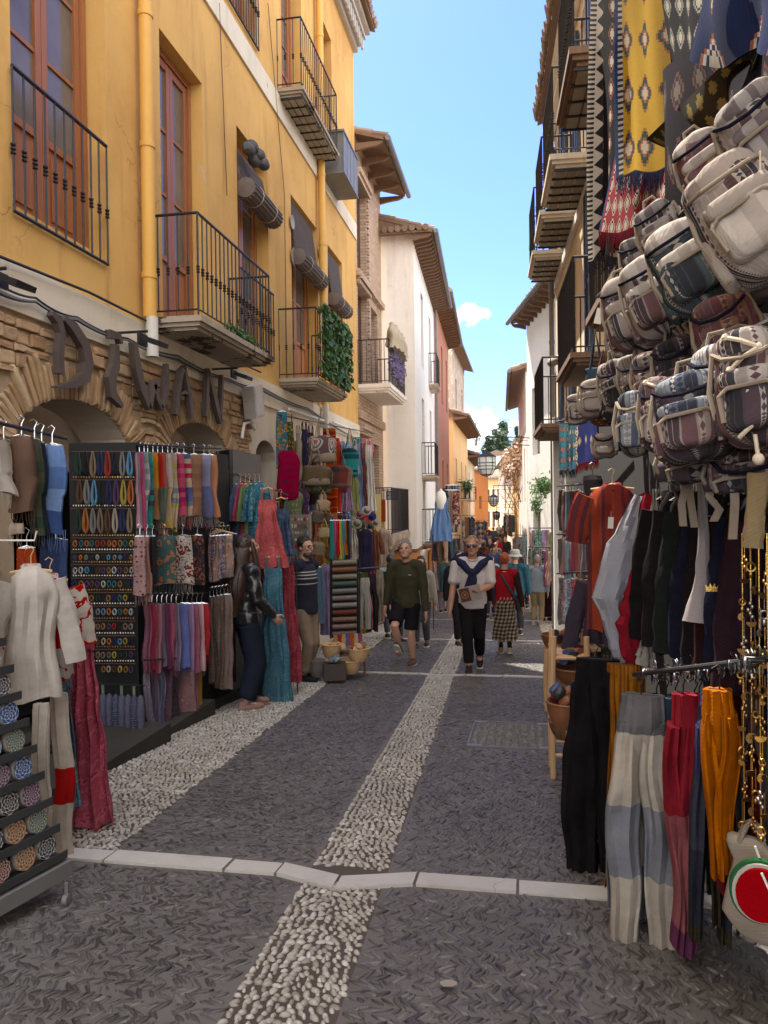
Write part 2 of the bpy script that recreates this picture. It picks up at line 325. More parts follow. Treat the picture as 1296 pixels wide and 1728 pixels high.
# ---- fabrics: uv in metres
def fabric(kind, cols, s=1.0, name=None, rough=.9):
    key = (kind, tuple(cols), s)
    if key in _mc: return _mc[key]
    m, nt, b = newmat(name or ('cloth_'+kind)); uv = uvn(nt); sp = nd(nt, 'SeparateXYZ', {0: uv}); U, W = sp.outputs[0], sp.outputs[1]
    oi = nd(nt, 'ObjectInfo').outputs['Random']
    jit = nd(nt, 'CombineXYZ', {0: ma(nt, 'MULTIPLY', oi, 7.0), 1: ma(nt, 'MULTIPLY', oi, 13.0)}).outputs[0]
    uvj = vadd(nt, uv, jit); k = len(cols)
    wn = noise(nt, uvj, 26*s, 3)
    def bands(x, per):
        f = ma(nt, 'FRACT', ma(nt, 'DIVIDE', x, per)); return ramp(nt, f, [(i/k, cols[i]) for i in range(k)], 'CONSTANT')
    def irr(x, per):     # irregular stripes
        q = nd(nt, 'CombineXYZ', {0: ma(nt, 'FLOOR', ma(nt, 'DIVIDE', x, per))}).outputs[0]
        r = nd(nt, 'TexWhiteNoise', {'Vector': q}, noise_dimensions='3D').outputs[0]
        return ramp(nt, r, [(i/k, cols[i]) for i in range(k)], 'CONSTANT')
    if kind == 'plain': c = cols[0]; c = mixc(nt, wn, tuple(x*.8 for x in c), tuple(min(1, x*1.15) for x in c))
    elif kind == 'stripe': c = irr(U, .022/s)
    elif kind == 'stripe2': c = bands(U, .06/s)
    elif kind == 'hstripe': c = irr(W, .05/s)
    elif kind == 'bands': c = bands(W, 1.0/s)
    elif kind == 'plaid':
        a = irr(U, .05/s); c = mixc(nt, .5, a, irr(W, .05/s))
    elif kind == 'gingham':
        fu = ma(nt, 'GREATER_THAN', ma(nt, 'FRACT', ma(nt, 'MULTIPLY', U, 14*s)), .5); fv = ma(nt, 'GREATER_THAN', ma(nt, 'FRACT', ma(nt, 'MULTIPLY', W, 14*s)), .5)
        c = ramp(nt, ma(nt, 'MULTIPLY', ma(nt, 'ADD', fu, fv), .5), [(0, cols[0]), (.4, cols[1]), (.9, cols[2])], 'CONSTANT')
    elif kind == 'floral':
        vo = nd(nt, 'TexVoronoi', {'Vector': vadd(nt, uvj, scl(nt, nd(nt, 'TexNoise', {'Vector': uvj, 'Scale': 18*s, 'Detail': 2.0}).outputs[1], (.05/s, .05/s, 0))), 'Scale': 17*s})
        n2 = noise(nt, uvj, 40*s, 2)
        pat = ma(nt, 'ADD', vo.outputs[0], ma(nt, 'MULTIPLY', ma(nt, 'SUBTRACT', n2, .5), .9))
        c = ramp(nt, pat, [(0, cols[min(2, k-1)]), (.22, cols[1]), (.42, cols[0]), (.70, cols[-1]), (.78, cols[0])], 'CONSTANT')
    elif kind == 'paisley':
        wv = nd(nt, 'TexWave', {'Vector': vadd(nt, uvj, scl(nt, nd(nt, 'TexNoise', {'Vector': uvj, 'Scale': 9*s, 'Detail': 2.0}).outputs[1], (.28/s, .28/s, 0))), 'Scale': 9.0*s, 'Distortion': 5.0}, wave_type='RINGS').outputs[1]
        c = ramp(nt, wv, [(0, cols[0]), (.5, cols[1 % k]), (.72, cols[-1]), (.85, cols[0])], 'CONSTANT')
    elif kind == 'ethno':   # horizontal bands, some carrying zigzags and lozenges
        zz = ma(nt, 'ABSOLUTE', ma(nt, 'SUBTRACT', ma(nt, 'FRACT', ma(nt, 'MULTIPLY', W, 26*s)), .5))
        row = ma(nt, 'FLOOR', ma(nt, 'MULTIPLY', U, 22*s)); q = nd(nt, 'TexWhiteNoise', {'Vector': nd(nt, 'CombineXYZ', {0: row}).outputs[0]}, noise_dimensions='3D').outputs[0]
        fu = ma(nt, 'FRACT', ma(nt, 'MULTIPLY', U, 22*s)); lz = ma(nt, 'GREATER_THAN', ma(nt, 'ADD', zz, ma(nt, 'ABSOLUTE', ma(nt, 'SUBTRACT', fu, .5))), .46)
        base = ramp(nt, q, [(i/k, cols[i]) for i in range(k)], 'CONSTANT')
        q2 = ma(nt, 'FRACT', ma(nt, 'MULTIPLY', q, 7.3)); alt = ramp(nt, q2, [(i/k, cols[(i+1) % k]) for i in range(k)], 'CONSTANT')
        c = mixc(nt, ma(nt, 'MULTIPLY', lz, ma(nt, 'GREATER_THAN', ma(nt, 'FRACT', ma(nt, 'MULTIPLY', q, 3.1)), .45)), base, alt)
        thin = ma(nt, 'LESS_THAN', fu, .12); c = mixc(nt, thin, c, cols[0])
    elif kind == 'dots':
        vo = nd(nt, 'TexVoronoi', {'Vector': uvj, 'Scale': 30*s, 'Randomness': .35}).outputs[0]
        c = ramp(nt, vo, [(0, cols[1]), (.28, cols[0])], 'CONSTANT')
    elif kind == 'ombre': c = ramp(nt, ma(nt, 'MULTIPLY', W, 1/s), [(i/(k-1), cols[i]) for i in range(k)])
    if not hasattr(c, '__len__'):
        c = mixc(nt, ma(nt, 'MULTIPLY', wn, .35), c, (.04, .03, .03))
    c = mixc(nt, 1.0, c, (.80, .78, .76), 'MULTIPLY')
    if kind != 'ethno': c = nd(nt, 'HueSaturation', {'Saturation': 1.06, 'Value': 1.02, 'Color': c}).outputs[0]
    nt.links.new(c, b.inputs['Base Color']); b.inputs['Roughness'].default_value = rough
    b.inputs['Specular IOR Level'].default_value = .05; b.inputs['Sheen Weight'].default_value = 0; b.inputs['Sheen Roughness'].default_value = .6
    wv = nd(nt, 'TexWave', {'Vector': uv, 'Scale': 60.0, 'Distortion': 1.0}, bands_direction='DIAGONAL').outputs[1]
    bump(nt, b, ma(nt, 'ADD', ma(nt, 'MULTIPLY', wv, .07), noise(nt, uvj, 14, 6, .65)), .5, .012)
    _mc[key] = m; return m
# ------------------------------------------------------------------ ground
XS = lambda y: -.75-.04*(y-3.2)            # centre of the pebble gutter
XL = lambda y: -1.87-.07*(y-3.2) if y > 3.2 else -6.0
XRL = lambda y: .42 if y > 3.4 else 3.0
BANDS = [3.2, 9.8, 15.0, 21.4, 28.0, 36]
def sheet(name, xa, xb, ys, dz, mat, nx=1):
    mb = MB()
    for i in range(len(ys)-1):
        a, b = ys[i], ys[i+1]; e = 1e-4
        for k in range(nx):
            q = lambda x0, x1, t: x0+(x1-x0)*t
            x = [q(xa(a+e), xb(a+e), k/nx), q(xa(a+e), xb(a+e), (k+1)/nx), q(xa(b-e), xb(b-e), (k+1)/nx), q(xa(b-e), xb(b-e), k/nx)]
            mb.quad(*[V((x[j], (a, a, b, b)[j], gz((a, a, b, b)[j])+dz)) for j in range(4)])
    return struct(mb.build(name, mat, smooth=False))
ys = [-30, -4, 0, 3.2]+[3.2+.85*i for i in range(1, 30)]+[28+4*i for i in range(1, 25)]
def groundm():
    m, nt, b = newmat('dusty_ground'); p = wpos(nt)
    nt.links.new(mixc(nt, noise(nt, p, 1.2, 6), (.10, .085, .07), (.17, .145, .12)), b.inputs['Base Color']); b.inputs['Roughness'].default_value = .95
    bump(nt, b, noise(nt, p, 30, 4), .4, .01); return m
def setm(name, c1, c2, sc_):
    """mortar bed with set stones seen far off"""
    m, nt, b = newmat(name); p = wpos(nt)
    vo = nd(nt, 'TexVoronoi', {'Vector': scl(nt, p, (1, 1, 0)), 'Scale': sc_}); e = nd(nt, 'TexVoronoi', {'Vector': scl(nt, p, (1, 1, 0)), 'Scale': sc_}, feature='DISTANCE_TO_EDGE').outputs[0]
    c = mixc(nt, sm(nt, e, .02, .14), tuple(x*.3 for x in c1), mixc(nt, nd(nt, 'SeparateXYZ', {0: vo.outputs[1]}).outputs[0], c1, c2))
    c = mixc(nt, ma(nt, 'MULTIPLY', noise(nt, p, 1.5, 5), .45), c, tuple(x*.5 for x in c1))
    nt.links.new(c, b.inputs['Base Color']); b.inputs['Roughness'].default_value = .7; bump(nt, b, e, .8, .02); return m
M_ground = groundm()
M_bed = simple('dark_bed', (.120, .106, .096), .75, 0, .45, 3, .6, obj=False)
M_farset = setm('far_cobbles', (.11, .097, .088), (.19, .17, .155), 32)
M_farpeb = setm('far_pebbles', (.30, .27, .24), (.56, .52, .46), 26)
M_pebbed = simple('pebble_bed', (.075, .058, .047), .9, 0, .4, 6, .6, obj=False)
M_sliver = stones('dark_slate', [(.045, .038, .034), (.125, .110, .098), (.07, .060, .053), (.165, .148, .135), (.10, .086, .076), (.05, .044, .040), (.20, .185, .172), (.14, .124, .112)], .38, 40, .45)
M_pebble = stones('pale_pebble', [(.34, .30, .25), (.48, .435, .375), (.26, .22, .18), (.64, .61, .55), (.40, .35, .29), (.55, .51, .45)], .5, 30, .5)
g = MB()
yy = [-250, -30, -4]+[i for i in range(0, 29)]+[40, 80, 200, 900, 2500]
for i in range(len(yy)-1):
    a, b = yy[i], yy[i+1]; za, zb = gz(a) if a > -5 else .6, gz(b) if b > -5 else .6
    g.quad(V((-900, a, za-.004)), V((900, a, za-.004)), V((900, b, zb-.004)), V((-900, b, zb-.004)))
struct(g.build('ground', M_ground, smooth=False))
W_ = .168
sheet('road', XL, lambda y: XS(y)-W_, [y for y in ys if y <= 22], .004, M_bed)
sheet('road', lambda y: XS(y)+W_, XRL, [y for y in ys if y <= 22], .004, M_bed)
far = [y for y in ys if y >= 22.6]; far = [max(y for y in ys if y <= 22)]+far
sheet('road', XL, lambda y: XS(y)-W_, far, .004, M_farset)
sheet('road', lambda y: XS(y)+W_, lambda y: .42 if y < 40 else 1.5, far, .004, M_farset)
sheet('gutter_bed', lambda y: XS(y)-W_, lambda y: XS(y)+W_, [y for y in ys if y <= 22], .004, M_pebbed)
sheet('gutter_bed', lambda y: XS(y)-W_, lambda y: XS(y)+W_, far, .004, M_farpeb)
sheet('pavement', lambda y: -4.6, XL, [y for y in ys if 3.2 <= y <= 22], .004, M_pebbed)
sheet('pavement', lambda y: .42, lambda y: 2.6, [y for y in ys if 3.2 < y <= 22], .004, M_pebbed)
sheet('pavement', lambda y: -8, XL, far, .004, M_farpeb); sheet('pavement', lambda y: .42 if y < 40 else 1.5, lambda y: 6, far, .004, M_farpeb)
def scatter(name, tv, tf, P, A, S, mat, kind='stuff'):
    """many stones as one mesh: template, points, angles, scales"""
    tv = np.array(tv, float); n = len(P); k = len(tv)
    ca, sa = np.cos(A)[:, None], np.sin(A)[:, None]
    x = tv[None, :, 0]*S[:, 0:1]; y = tv[None, :, 1]*S[:, 1:2]; z = tv[None, :, 2]*S[:, 2:3]
    q = np.stack([x*ca-y*sa+P[:, 0:1], x*sa+y*ca+P[:, 1:2], z+P[:, 2:3]], -1).reshape(-1, 3)
    loops = np.concatenate([np.array(f) for f in tf]); cnt = np.array([len(f) for f in tf])
    L = (loops[None, :]+(np.arange(n)*k)[:, None]).reshape(-1); CN = np.tile(cnt, n)
    me = bpy.data.meshes.new(name); me.vertices.add(n*k); me.vertices.foreach_set('co', q.reshape(-1))
    me.loops.add(len(L)); me.loops.foreach_set('vertex_index', L.astype(np.int32))
    me.polygons.add(len(CN)); me.polygons.foreach_set('loop_start', np.concatenate([[0], np.cumsum(CN)[:-1]]).astype(np.int32))
    me.polygons.foreach_set('use_smooth', [True]*len(CN)); me.update(calc_edges=True); me.materials.append(mat)
    ob = bpy.data.objects.new(name, me); C.objects.link(ob); ob['kind'] = kind; return ob
def ringt(n, levels):
    tv = [(r*math.cos(2*PI*k/n), r*math.sin(2*PI*k/n), h) for r, h in levels for k in range(n)]; tf = []
    for i in range(len(levels)-1):
        for k in range(n): tf.append((i*n+k, i*n+(k+1) % n, (i+1)*n+(k+1) % n, (i+1)*n+k))
    tf.append([(len(levels)-1)*n+k for k in range(n)]); return tv, tf
rs = np.random.RandomState(3)
def inband(y): return any(abs(y-(b)) < .085 for b in BANDS)
def slivers(x0f, x1f, ya, yb, s):
    P, A, S = [], [], []; y = ya; row = 0
    while y < yb:
        x0, x1 = x0f(y), x1f(y); x = max(x0, -3.4)+.02; sg = 1 if row % 2 else -1
        while x < min(x1, 1.8)-.015:
            yj = y+rs.normal()*.006*s
            if not inband(yj) and not (MH[0] < x < MH[1] and MH[2] < yj < MH[3]):
                P.append((x+rs.normal()*.004, yj, gz(yj)+rs.uniform(-.003, .004)+.003)); A.append(sg*(.72+.25*math.sin(x*2.1+y*1.3)+rs.normal()*.26)+PI/2)
                S.append((s*rs.uniform(.022, .044), s*rs.uniform(.005, .0105), s*rs.uniform(.001, .0055)))
            x += s*rs.uniform(.0165, .025)
        y += .046*s; row += 1
    return P, A, S
MH = (-.42, .22, 5.75, 6.75)        # the paved manhole lid
tv, tf = ringt(6, [(1, -.4), (.93, .55), (.5, 1.0)])
P, A, S = [], [], []
for args in ((XL, lambda y: XS(y)-W_-.01, 1.3, 12, 1.0), (lambda y: XS(y)+W_+.01, XRL, 1.3, 12, 1.0), (XL, lambda y: XS(y)-W_-.01, 12, 22, 1.5), (lambda y: XS(y)+W_+.01, XRL, 12, 22, 1.5)):
    a, b, c = slivers(*args); P += a; A += b; S += c
scatter('cobbles', tv, tf, np.array(P), np.array(A), np.array(S), M_sliver)
tv, tf = ringt(7, [(1, -.2), (.97, .25), (.72, .75), (.3, .98)])
def pebbles(x0f, x1f, ya, yb, s, flow=False):
    P, A, S = [], [], []; y = ya; r = 0
    while y < yb:
        x0, x1 = x0f(y), x1f(y); x = x0+rs.uniform(.008, .02)
        while x < x1-.008:
            yj = y+rs.normal()*.005*s; cxx = XS(y)
            if not inband(yj):
                dip = 0
                if flow: dip = -.018*(1-min(1, abs(x-cxx)/W_))
                P.append((x, yj, gz(yj)+.002+dip*0)); 
                A.append((math.copysign(.9, cxx-x)+rs.normal()*.5) if flow else rs.uniform(0, PI))
                q = s*rs.uniform(.55, 1.2); S.append((q*.0185, q*.0108, s*rs.uniform(.008, .015)))
            x += s*rs.uniform(.026, .040)
        y += .0255*s; r += 1
    return P, A, S
P, A, S = [], [], []
for args in ((lambda y: XS(y)-W_, lambda y: XS(y)+W_, 1.3, 9, 1.0, True), (lambda y: XS(y)-W_, lambda y: XS(y)+W_, 9, 22, 1.5, True),
             (lambda y: -2.75-.1*(y-4), XL, 3.3, 10, 1.0), (lambda y: -3.5, XL, 10, 22, 1.7), (lambda y: .43, lambda y: 1.3, 5, 22, 1.7)):
    a, b, c = pebbles(*args); P += a; A += b; S += c
scatter('pebbles', tv, tf, np.array(P), np.array(A), np.array(S), M_pebble)
# stone bands across the street
for bi, by in enumerate(BANDS):
    mb = MB(); x0 = -2.35 if bi == 0 else XL(by)+.0; x1 = 1.4 if bi == 0 else .5
    cx = XS(by); w2 = .062
    def bz(x): return by-(.11*(1-abs(x-cx)/.3) if abs(x-cx) < .3 else 0)
    xs = [x0]; x = x0
    while x < cx-.62: x += rs.uniform(.42, .6); xs.append(min(x, cx-.3))
    if xs[-1] < cx-.3: xs.append(cx-.3)
    xs += [cx-.02, cx+.3]; x = cx+.3
    while x < x1: x += rs.uniform(.42, .62); xs.append(min(x, x1))
    for i in range(len(xs)-1):
        a, b = xs[i]+.006, xs[i+1]-.006
        if b-a < .04: continue
        t = .018+rs.uniform(-.004, .003); vs = []
        for zz in (-.03, t):
            for X, dy in ((a, -w2), (b, -w2), (b, w2), (a, w2)):
                Y = bz(X)+dy; vs.append((X, Y, gz(Y)+zz+rs.uniform(-.002, .002)))
        mb.add(vs, [(4, 5, 6, 7), (0, 1, 5, 4), (1, 2, 6, 5), (2, 3, 7, 6), (3, 0, 4, 7)])
    struct(mb.build('stone_band', M_marble, smooth=False))
# manhole lid: steel frame with cobbles inside
mh = thing('manhole_cover', 'square paved manhole cover with thin steel edges in the dark cobbles', 'manhole cover', ((MH[0]+MH[1])/2, (MH[2]+MH[3])/2, gz(6.25)))
mb = MB()
def gb(mb, xa, xb, ya, yb, h0, h1):
    vs = [(x, y, gz(y)+h) for h in (h0, h1) for x, y in ((xa, ya), (xb, ya), (xb, yb), (xa, yb))]
    mb.add(vs, [(4, 5, 6, 7), (0, 1, 5, 4), (1, 2, 6, 5), (2, 3, 7, 6), (3, 0, 4, 7)])
t = .012
gb(mb, MH[0], MH[1], MH[2], MH[2]+t, 0, .016); gb(mb, MH[0], MH[1], MH[3]-t, MH[3], 0, .016)
gb(mb, MH[0], MH[0]+t, MH[2]+t, MH[3]-t, 0, .016); gb(mb, MH[1]-t, MH[1], MH[2]+t, MH[3]-t, 0, .016)
for x in (MH[0]+t, MH[1]-t-.09):
    for y in (MH[2]+t, MH[3]-t-.06): gb(mb, x, x+.09, y, y+.06, 0, .0165)
mb.build('frame', simple('lid_steel', (.22, .21, .20), .5, .5), mh, smooth=False)
mb = MB()
for i in range(9):
    for j in range(12):
        x = MH[0]+.05+i*.063; y = MH[2]+.05+j*.078
        mb.sup((x+rnd.uniform(-.01, .01), y, gz(y)+.004), (.05*rnd.uniform(.8, 1.2), .055, .026), .8, ax=None, nu=8, nv=4)
mb.build('paving_infill', stones('lid_stone', [(.16, .145, .13), (.24, .22, .20), (.12, .105, .095)]), mh)
# ------------------------------------------------------------------ building kit
class Fac:
    """a facade: origin on the wall line, a = along, n = out"""
    def __init__(s, o, a, n): s.o = V(o); s.a = V(a).normalized(); s.n = V(n).normalized(); s.ax = (s.a, s.n, Z_)
    def p(s, t, h, d=0): return s.o+s.a*t+s.n*d+Z_*h
    def box(s, mb, t0, t1, h0, h1, d0, d1): mb.obox(s.p((t0+t1)/2, (h0+h1)/2, (d0+d1)/2), (abs(t1-t0), abs(d1-d0), abs(h1-h0)), s.ax); return mb
    def wall(s, name, t0, t1, h0, h1, ops, mat, parent, depth=.22):
        """wall face with real openings and reveals; ops = (t0, t1, h0, h1)"""
        mb = MB(); ts = sorted({t0, t1, *[x for o in ops for x in o[:2]]}); hs = sorted({h0, h1, *[x for o in ops for x in o[2:4]]})
        ts = [t for t in ts if t0 <= t <= t1]; hs = [h for h in hs if h0 <= h <= h1]
        for i in range(len(ts)-1):
            for j in range(len(hs)-1):
                tm, hm = (ts[i]+ts[i+1])/2, (hs[j]+hs[j+1])/2
                if any(o[0] < tm < o[1] and o[2] < hm < o[3] for o in ops): continue
                mb.quad(s.p(ts[i], hs[j]), s.p(ts[i+1], hs[j]), s.p(ts[i+1], hs[j+1]), s.p(ts[i], hs[j+1]))
        for a, b, c, d in [o[:4] for o in ops]:
            c0, d0 = max(c, h0), min(d, h1)
            mb.quad(s.p(a, c0), s.p(a, d0), s.p(a, d0, -depth), s.p(a, c0, -depth)); mb.quad(s.p(b, c0), s.p(b, c0, -depth), s.p(b, d0, -depth), s.p(b, d0))
            mb.quad(s.p(a, d), s.p(b, d), s.p(b, d, -depth), s.p(a, d, -depth)); mb.quad(s.p(a, c), s.p(a, c, -depth), s.p(b, c, -depth), s.p(b, c))
        return mb.build(name, mat, parent, smooth=False)
    def door(s, t0, t1, h0, h1, parent, mat=None, depth=.18, leaves=2, rows=3, kick=.3, name='french_door', curtain=False):
        mat = mat or M_door; mb = MB(); d = -depth; f = .07
        s.box(mb, t0, t0+f, h0, h1, d-.02, d+.05); s.box(mb, t1-f, t1, h0, h1, d-.02, d+.05); s.box(mb, t0+f, t1-f, h1-f, h1, d-.02, d+.048)
        root = mb.build(name, mat, parent, smooth=False)
        W = (t1-t0-2*f)/leaves; gl = MB(); lm = MB()
        for i in range(leaves):
            a = t0+f+i*W+.004; b = a+W-.008; st = .075; hk = h0+(h1-h0)*kick
            s.box(lm, a, a+st, h0+.01, h1-f-.005, d-.01, d+.03); s.box(lm, b-st, b, h0+.01, h1-f-.005, d-.01, d+.03)
            ends = [hk+(h1-f-hk-.06)*k/rows for k in range(rows+1)]
            s.box(lm, a+st, b-st, h0+.012, h0+.11, d-.008, d+.027); s.box(lm, a+st, b-st, h1-f-.085, h1-f-.006, d-.008, d+.027)
            if kick > 0:
                s.box(lm, a+st, b-st, h0+.11, hk-.03, d-.002, d+.006); s.box(lm, a+st+.05, b-st-.05, h0+.17, hk-.09, d+.006, d+.02)
                s.box(lm, a+st, b-st, hk-.03, hk+.03, d-.008, d+.027)
            for e in ends[1:-1]: s.box(lm, a+st, b-st, e-.016, e+.016, d-.004, d+.02)
            z0 = (hk+.03) if kick > 0 else h0+.11
            gl.quad(s.p(a+st, z0, d+.004), s.p(b-st, z0, d+.004), s.p(b-st, h1-f-.085, d+.004), s.p(a+st, h1-f-.085, d+.004))
            if curtain:
                pass
        lf = lm.build('leaves', mat, root, smooth=False); gl.build('glass', M_glass, root, smooth=False)
        back = MB(); s.box(back, t0, t1, h0, h1, d-.16, d-.12); back.build('curtain', M_curtain if curtain else M_dark, root, smooth=False)  # without a curtain, a near-black slab paints in the shade of the room
        return root
    def shutters(s, t0, t1, h0, h1, parent, mat, d0=.0, sl=.045):
        mb = MB()
        for a, b in ((t0, (t0+t1)/2-.004), ((t0+t1)/2+.004, t1)):
            for x0, x1 in ((a, a+.05), (b-.05, b)): s.box(mb, x0, x1, h0, h1, d0, d0+.045)
            for e in (h0, (h0+h1)/2-.03, h1-.06): s.box(mb, a+.05, b-.05, e, e+.06, d0+.002, d0+.042)
            n = int((h1-h0)/sl)
            for k in range(n):
                h = h0+.02+k*sl; mb.obox(s.p((a+b)/2, h, d0+.02), (b-a-.1, .036, .008), (s.a, (s.n*.7+Z_*-.7).normalized(), (s.n*.7+Z_*.7).normalized()))
        return mb.build('shutters', mat, parent, smooth=False)
    def balcony(s, t0, t1, h, out, parent, rail_h=1.0, slab=None, th=.12, bars=.115, knuckle=True, under=None, name='balcony', tilt=0):
        mb = MB(); slab = slab or M_band
        s.box(mb, t0, t1, h-th*.45, h, 0.004, out); s.box(mb, t0+.03, t1-.03, h-th*.75, h-th*.45, .005, out-.03); s.box(mb, t0+.07, t1-.07, h-th, h-th*.75, .006, out-.07)
        root = mb.build(name, slab, parent, smooth=False)
        if under == 'grid':
            um = MB(); n = max(3, int((t1-t0)/.28))
            for i in range(n):
                for j in range(3):
                    a = t0+.09+(t1-t0-.18)*i/n; b = t0+.09+(t1-t0-.18)*(i+1)/n; o = (out-.12)
                    s.box(um, a+.012, b-.012, h-th-.012, h-th-.001, .04+o*j/3+.01, .04+o*(j+1)/3-.01)
            um.build('tile_underside', M_under, root, smooth=False)
            im = MB()
            for i in range(n+1): a = t0+.09+(t1-t0-.18)*i/n; s.box(im, a-.010, a+.010, h-th-.03, h-th-.002, .02, out-.05)
            im.build('iron_frame', M_iron, root, smooth=False)
        r = MB(); o = out-.04; hb, ht = h+.06, h+rail_h
        A, B, Cc, D = (t0+.03, 0), (t0+.03, o), (t1-.03, o), (t1-.03, 0)
        for (ta, da), (tb, db) in ((A, B), (B, Cc), (Cc, D)):
            for hh, q in ((ht, .014), (hb, .009)): r.tube([s.p(ta, hh, da), s.p(tb, hh, db)], q, 6)
            L = math.hypot(tb-ta, db-da); n = max(2, round(L/bars))
            for i in range(n+1):
                if i == 0 and (ta, da) != A: continue
                tt, dd = ta+(tb-ta)*i/n, da+(db-da)*i/n
                r.tube([s.p(tt, h if i in (0, n) else hb, dd), s.p(tt, ht, dd)], .0075 if i not in (0, n) else .011, 5)
                if knuckle:
                    hk = h+rail_h*.42
                    for k in range(3): r.lathe(s.p(tt, hk+k*.028, dd), [(.006, -.014), (.019, -.006), (.019, .006), (.006, .014)], 6)
        r.build('railing', M_iron, root); return root
    def roof(s, t0, t1, h, over, parent, slope=.35, depth=3.0, mat=None, rafters=None, gutter=True, step=.19, raf_gap=.42, under=None):
        mat = mat or M_tile; mb = MB(); n = int((t1-t0)/step); sd = V(s.n*-1+Z_*slope).normalized()
        for i in range(n+1):
            t = t0+(t1-t0)*(i+.5)/(n+1); L = 0; base = s.p(t, h+.05, over); seg = .36; k = 0
            while L < depth:
                j = rnd.uniform(-.012, .012); a = base+sd*(L-.03+j*2)+Z_*(.012); b = base+sd*(L+seg+.02)-Z_*.004
                mb.tube([a+s.a*j, b+s.a*j], [.082, .068], 8, caps=True); L += seg; k += 1
                if k > 3: a = b; mb.tube([a, base+sd*depth], .07, 6); break
        root = mb.build('roof', mat, parent)
        u = MB(); p0, p1, p2, p3 = s.p(t0, h, over-.03), s.p(t1, h, over-.03), s.p(t1, h+slope*depth, over-depth), s.p(t0, h+slope*depth, over-depth)
        dn = V((0, 0, -.06)); u.add([p0, p1, p2, p3, p0+dn, p1+dn, p2+dn, p3+dn], [(0, 1, 2, 3), (7, 6, 5, 4), (0, 4, 5, 1), (1, 5, 6, 2), (2, 6, 7, 3), (3, 7, 4, 0)])
        # gable ends under the tiles
        for t in (t0+.02, t1-.02): u.add([s.p(t, h-.06, 0), s.p(t, h+slope*over-.06, 0), s.p(t, h+slope*depth-.06, over-depth), s.p(t, h-.06, over-depth)], [(0, 1, 2, 3)])
        u.build('eave_board', under or M_oldwood, root, smooth=False)
        if rafters:
            m_ = int((t1-t0)/raf_gap)
            for i in range(m_+1):
                t = t0+.08+(t1-t0-.16)*i/max(1, m_); L = over; f = MB()
                f.prism([(0, 0), (L-.06, 0), (L-.08, -.05), (L*.7, -.10), (L*.4, -.12), (0, -.17)], s.p(t-.045, h-.063, .004), s.n, Z_, s.a, .09); f.build('rafter', rafters, root, smooth=False)
        if gutter:
            q = MB(); q.tube([s.p(t0, h-.02, over+.07), s.p(t1, h-.05, over+.07)], .065, 8); q.build('gutter', M_greybox, root)
        return root
M_under = simple('slab_tiles', (.34, .29, .22), .8, 0, .3, 7, .3)
def house_base(name, label, loc, group=None): return thing(name, label, 'building', loc, group)
# ------------------------------------------------------------------ yellow building on the left
LF = Fac((-3.6, 0, 0), (0, 1, 0), (1, 0, 0))
yb = house_base('yellow_building', 'tall ochre yellow building with stone shop arches, wooden doors and iron balconies on the left', (-3.6, 10, gz(10)))
OPS = [(5.05, 6.36, 3.8, 6.75), (7.42, 8.50, 3.46, 6.5), (9.60, 10.85, 3.75, 6.55), (12.0, 13.6, 3.6, 6.6), (14.4, 15.6, 3.9, 6.58),
       (6.9, 8.0, 8.1, 10.9), (9.3, 10.4, 8.05, 10.8), (11.6, 12.75, 7.95, 10.8), (14.0, 14.9, 8.0, 10.75), (1.0, 2.2, 3.8, 6.7), (2.5, 3.6, 8.1, 10.9)]
LF.wall('wall', -3, 17.0, 3.37, 7.52, [o for o in OPS if o[2] < 7], M_yellow, yb, .24)
LF.wall('wall', -3, 17.0, 7.86, 12.0, [o for o in OPS if o[2] > 7], M_yellow, yb, .24)
mb = MB(); LF.box(mb, -3, 17.0, 7.52, 7.86, -.3, .03); LF.box(mb, -3, 17.012, 3.02, 3.37, -.3, .035); mb.build('string_course', M_band, yb, smooth=False)
mb = MB(); LF.box(mb, 16.995, 17.01, -2, 12, -8, -.001); LF.box(mb, -3.02, -3.0, -2, 12, -8, -.001); LF.box(mb, -3, 17, 11.9, 12.0, -8, -.3); mb.build('end_wall', M_yellow, yb, smooth=False)
mb = MB()
for k, (dd, h0, h1) in enumerate(((.10, 11.72, 11.86), (.18, 11.861, 12.02), (.27, 12.021, 12.14), (.36, 12.141, 12.28))): LF.box(mb, -3, 17.0+dd*.4, h0, h1, -.2, dd)
for i in range(26): LF.box(mb, 11.9+i*.2, 12.0+i*.2, 11.74, 11.99, .19, .235)
mb.build('cornice', M_marble, yb, smooth=False)
LF.roof(-3, 17.2, 12.28, .50, yb, gutter=False, depth=4)
for i, o in enumerate(OPS):
    LF.door(o[0]+.03, o[1]-.03, o[2], o[3]-.02, yb, M_door_lit if i in (2, 3, 4) else M_door, .22 if i != 1 else .18, rows=3 if i < 5 else 4, kick=.27, curtain=i in (0, 9), name='french_door')
LF.balcony(7.08, 9.3, 3.46, .56, yb, 1.0, M_slab, .13)
LF.balcony(11.25, 13.2, 3.52, .62, yb, 1.05, M_slab, .13)
LF.balcony(11.35, 13.7, 7.95, .42, yb, 1.05, M_slab, .12, under='grid')
def juliet(F, t0, t1, h0, h1, parent, d=.03, bars=.125):
    r = MB()
    r.tube([F.p(t0, h1, d), F.p(t1, h1, d)], .016, 6); r.tube([F.p(t0, h0, d), F.p(t1, h0, d)], .014, 6)
    n = round((t1-t0)/bars)
    for i in range(n+1):
        t = t0+(t1-t0)*i/n; r.tube([F.p(t, h0, d), F.p(t, h1, d)], .0085, 5)
        for k in range(3): r.lathe(F.p(t, h0+(h1-h0)*.40+k*.03, d), [(.007, -.015), (.021, -.006), (.021, .006), (.007, .015)], 6)
    return r.build('railing', M_iron, parent)
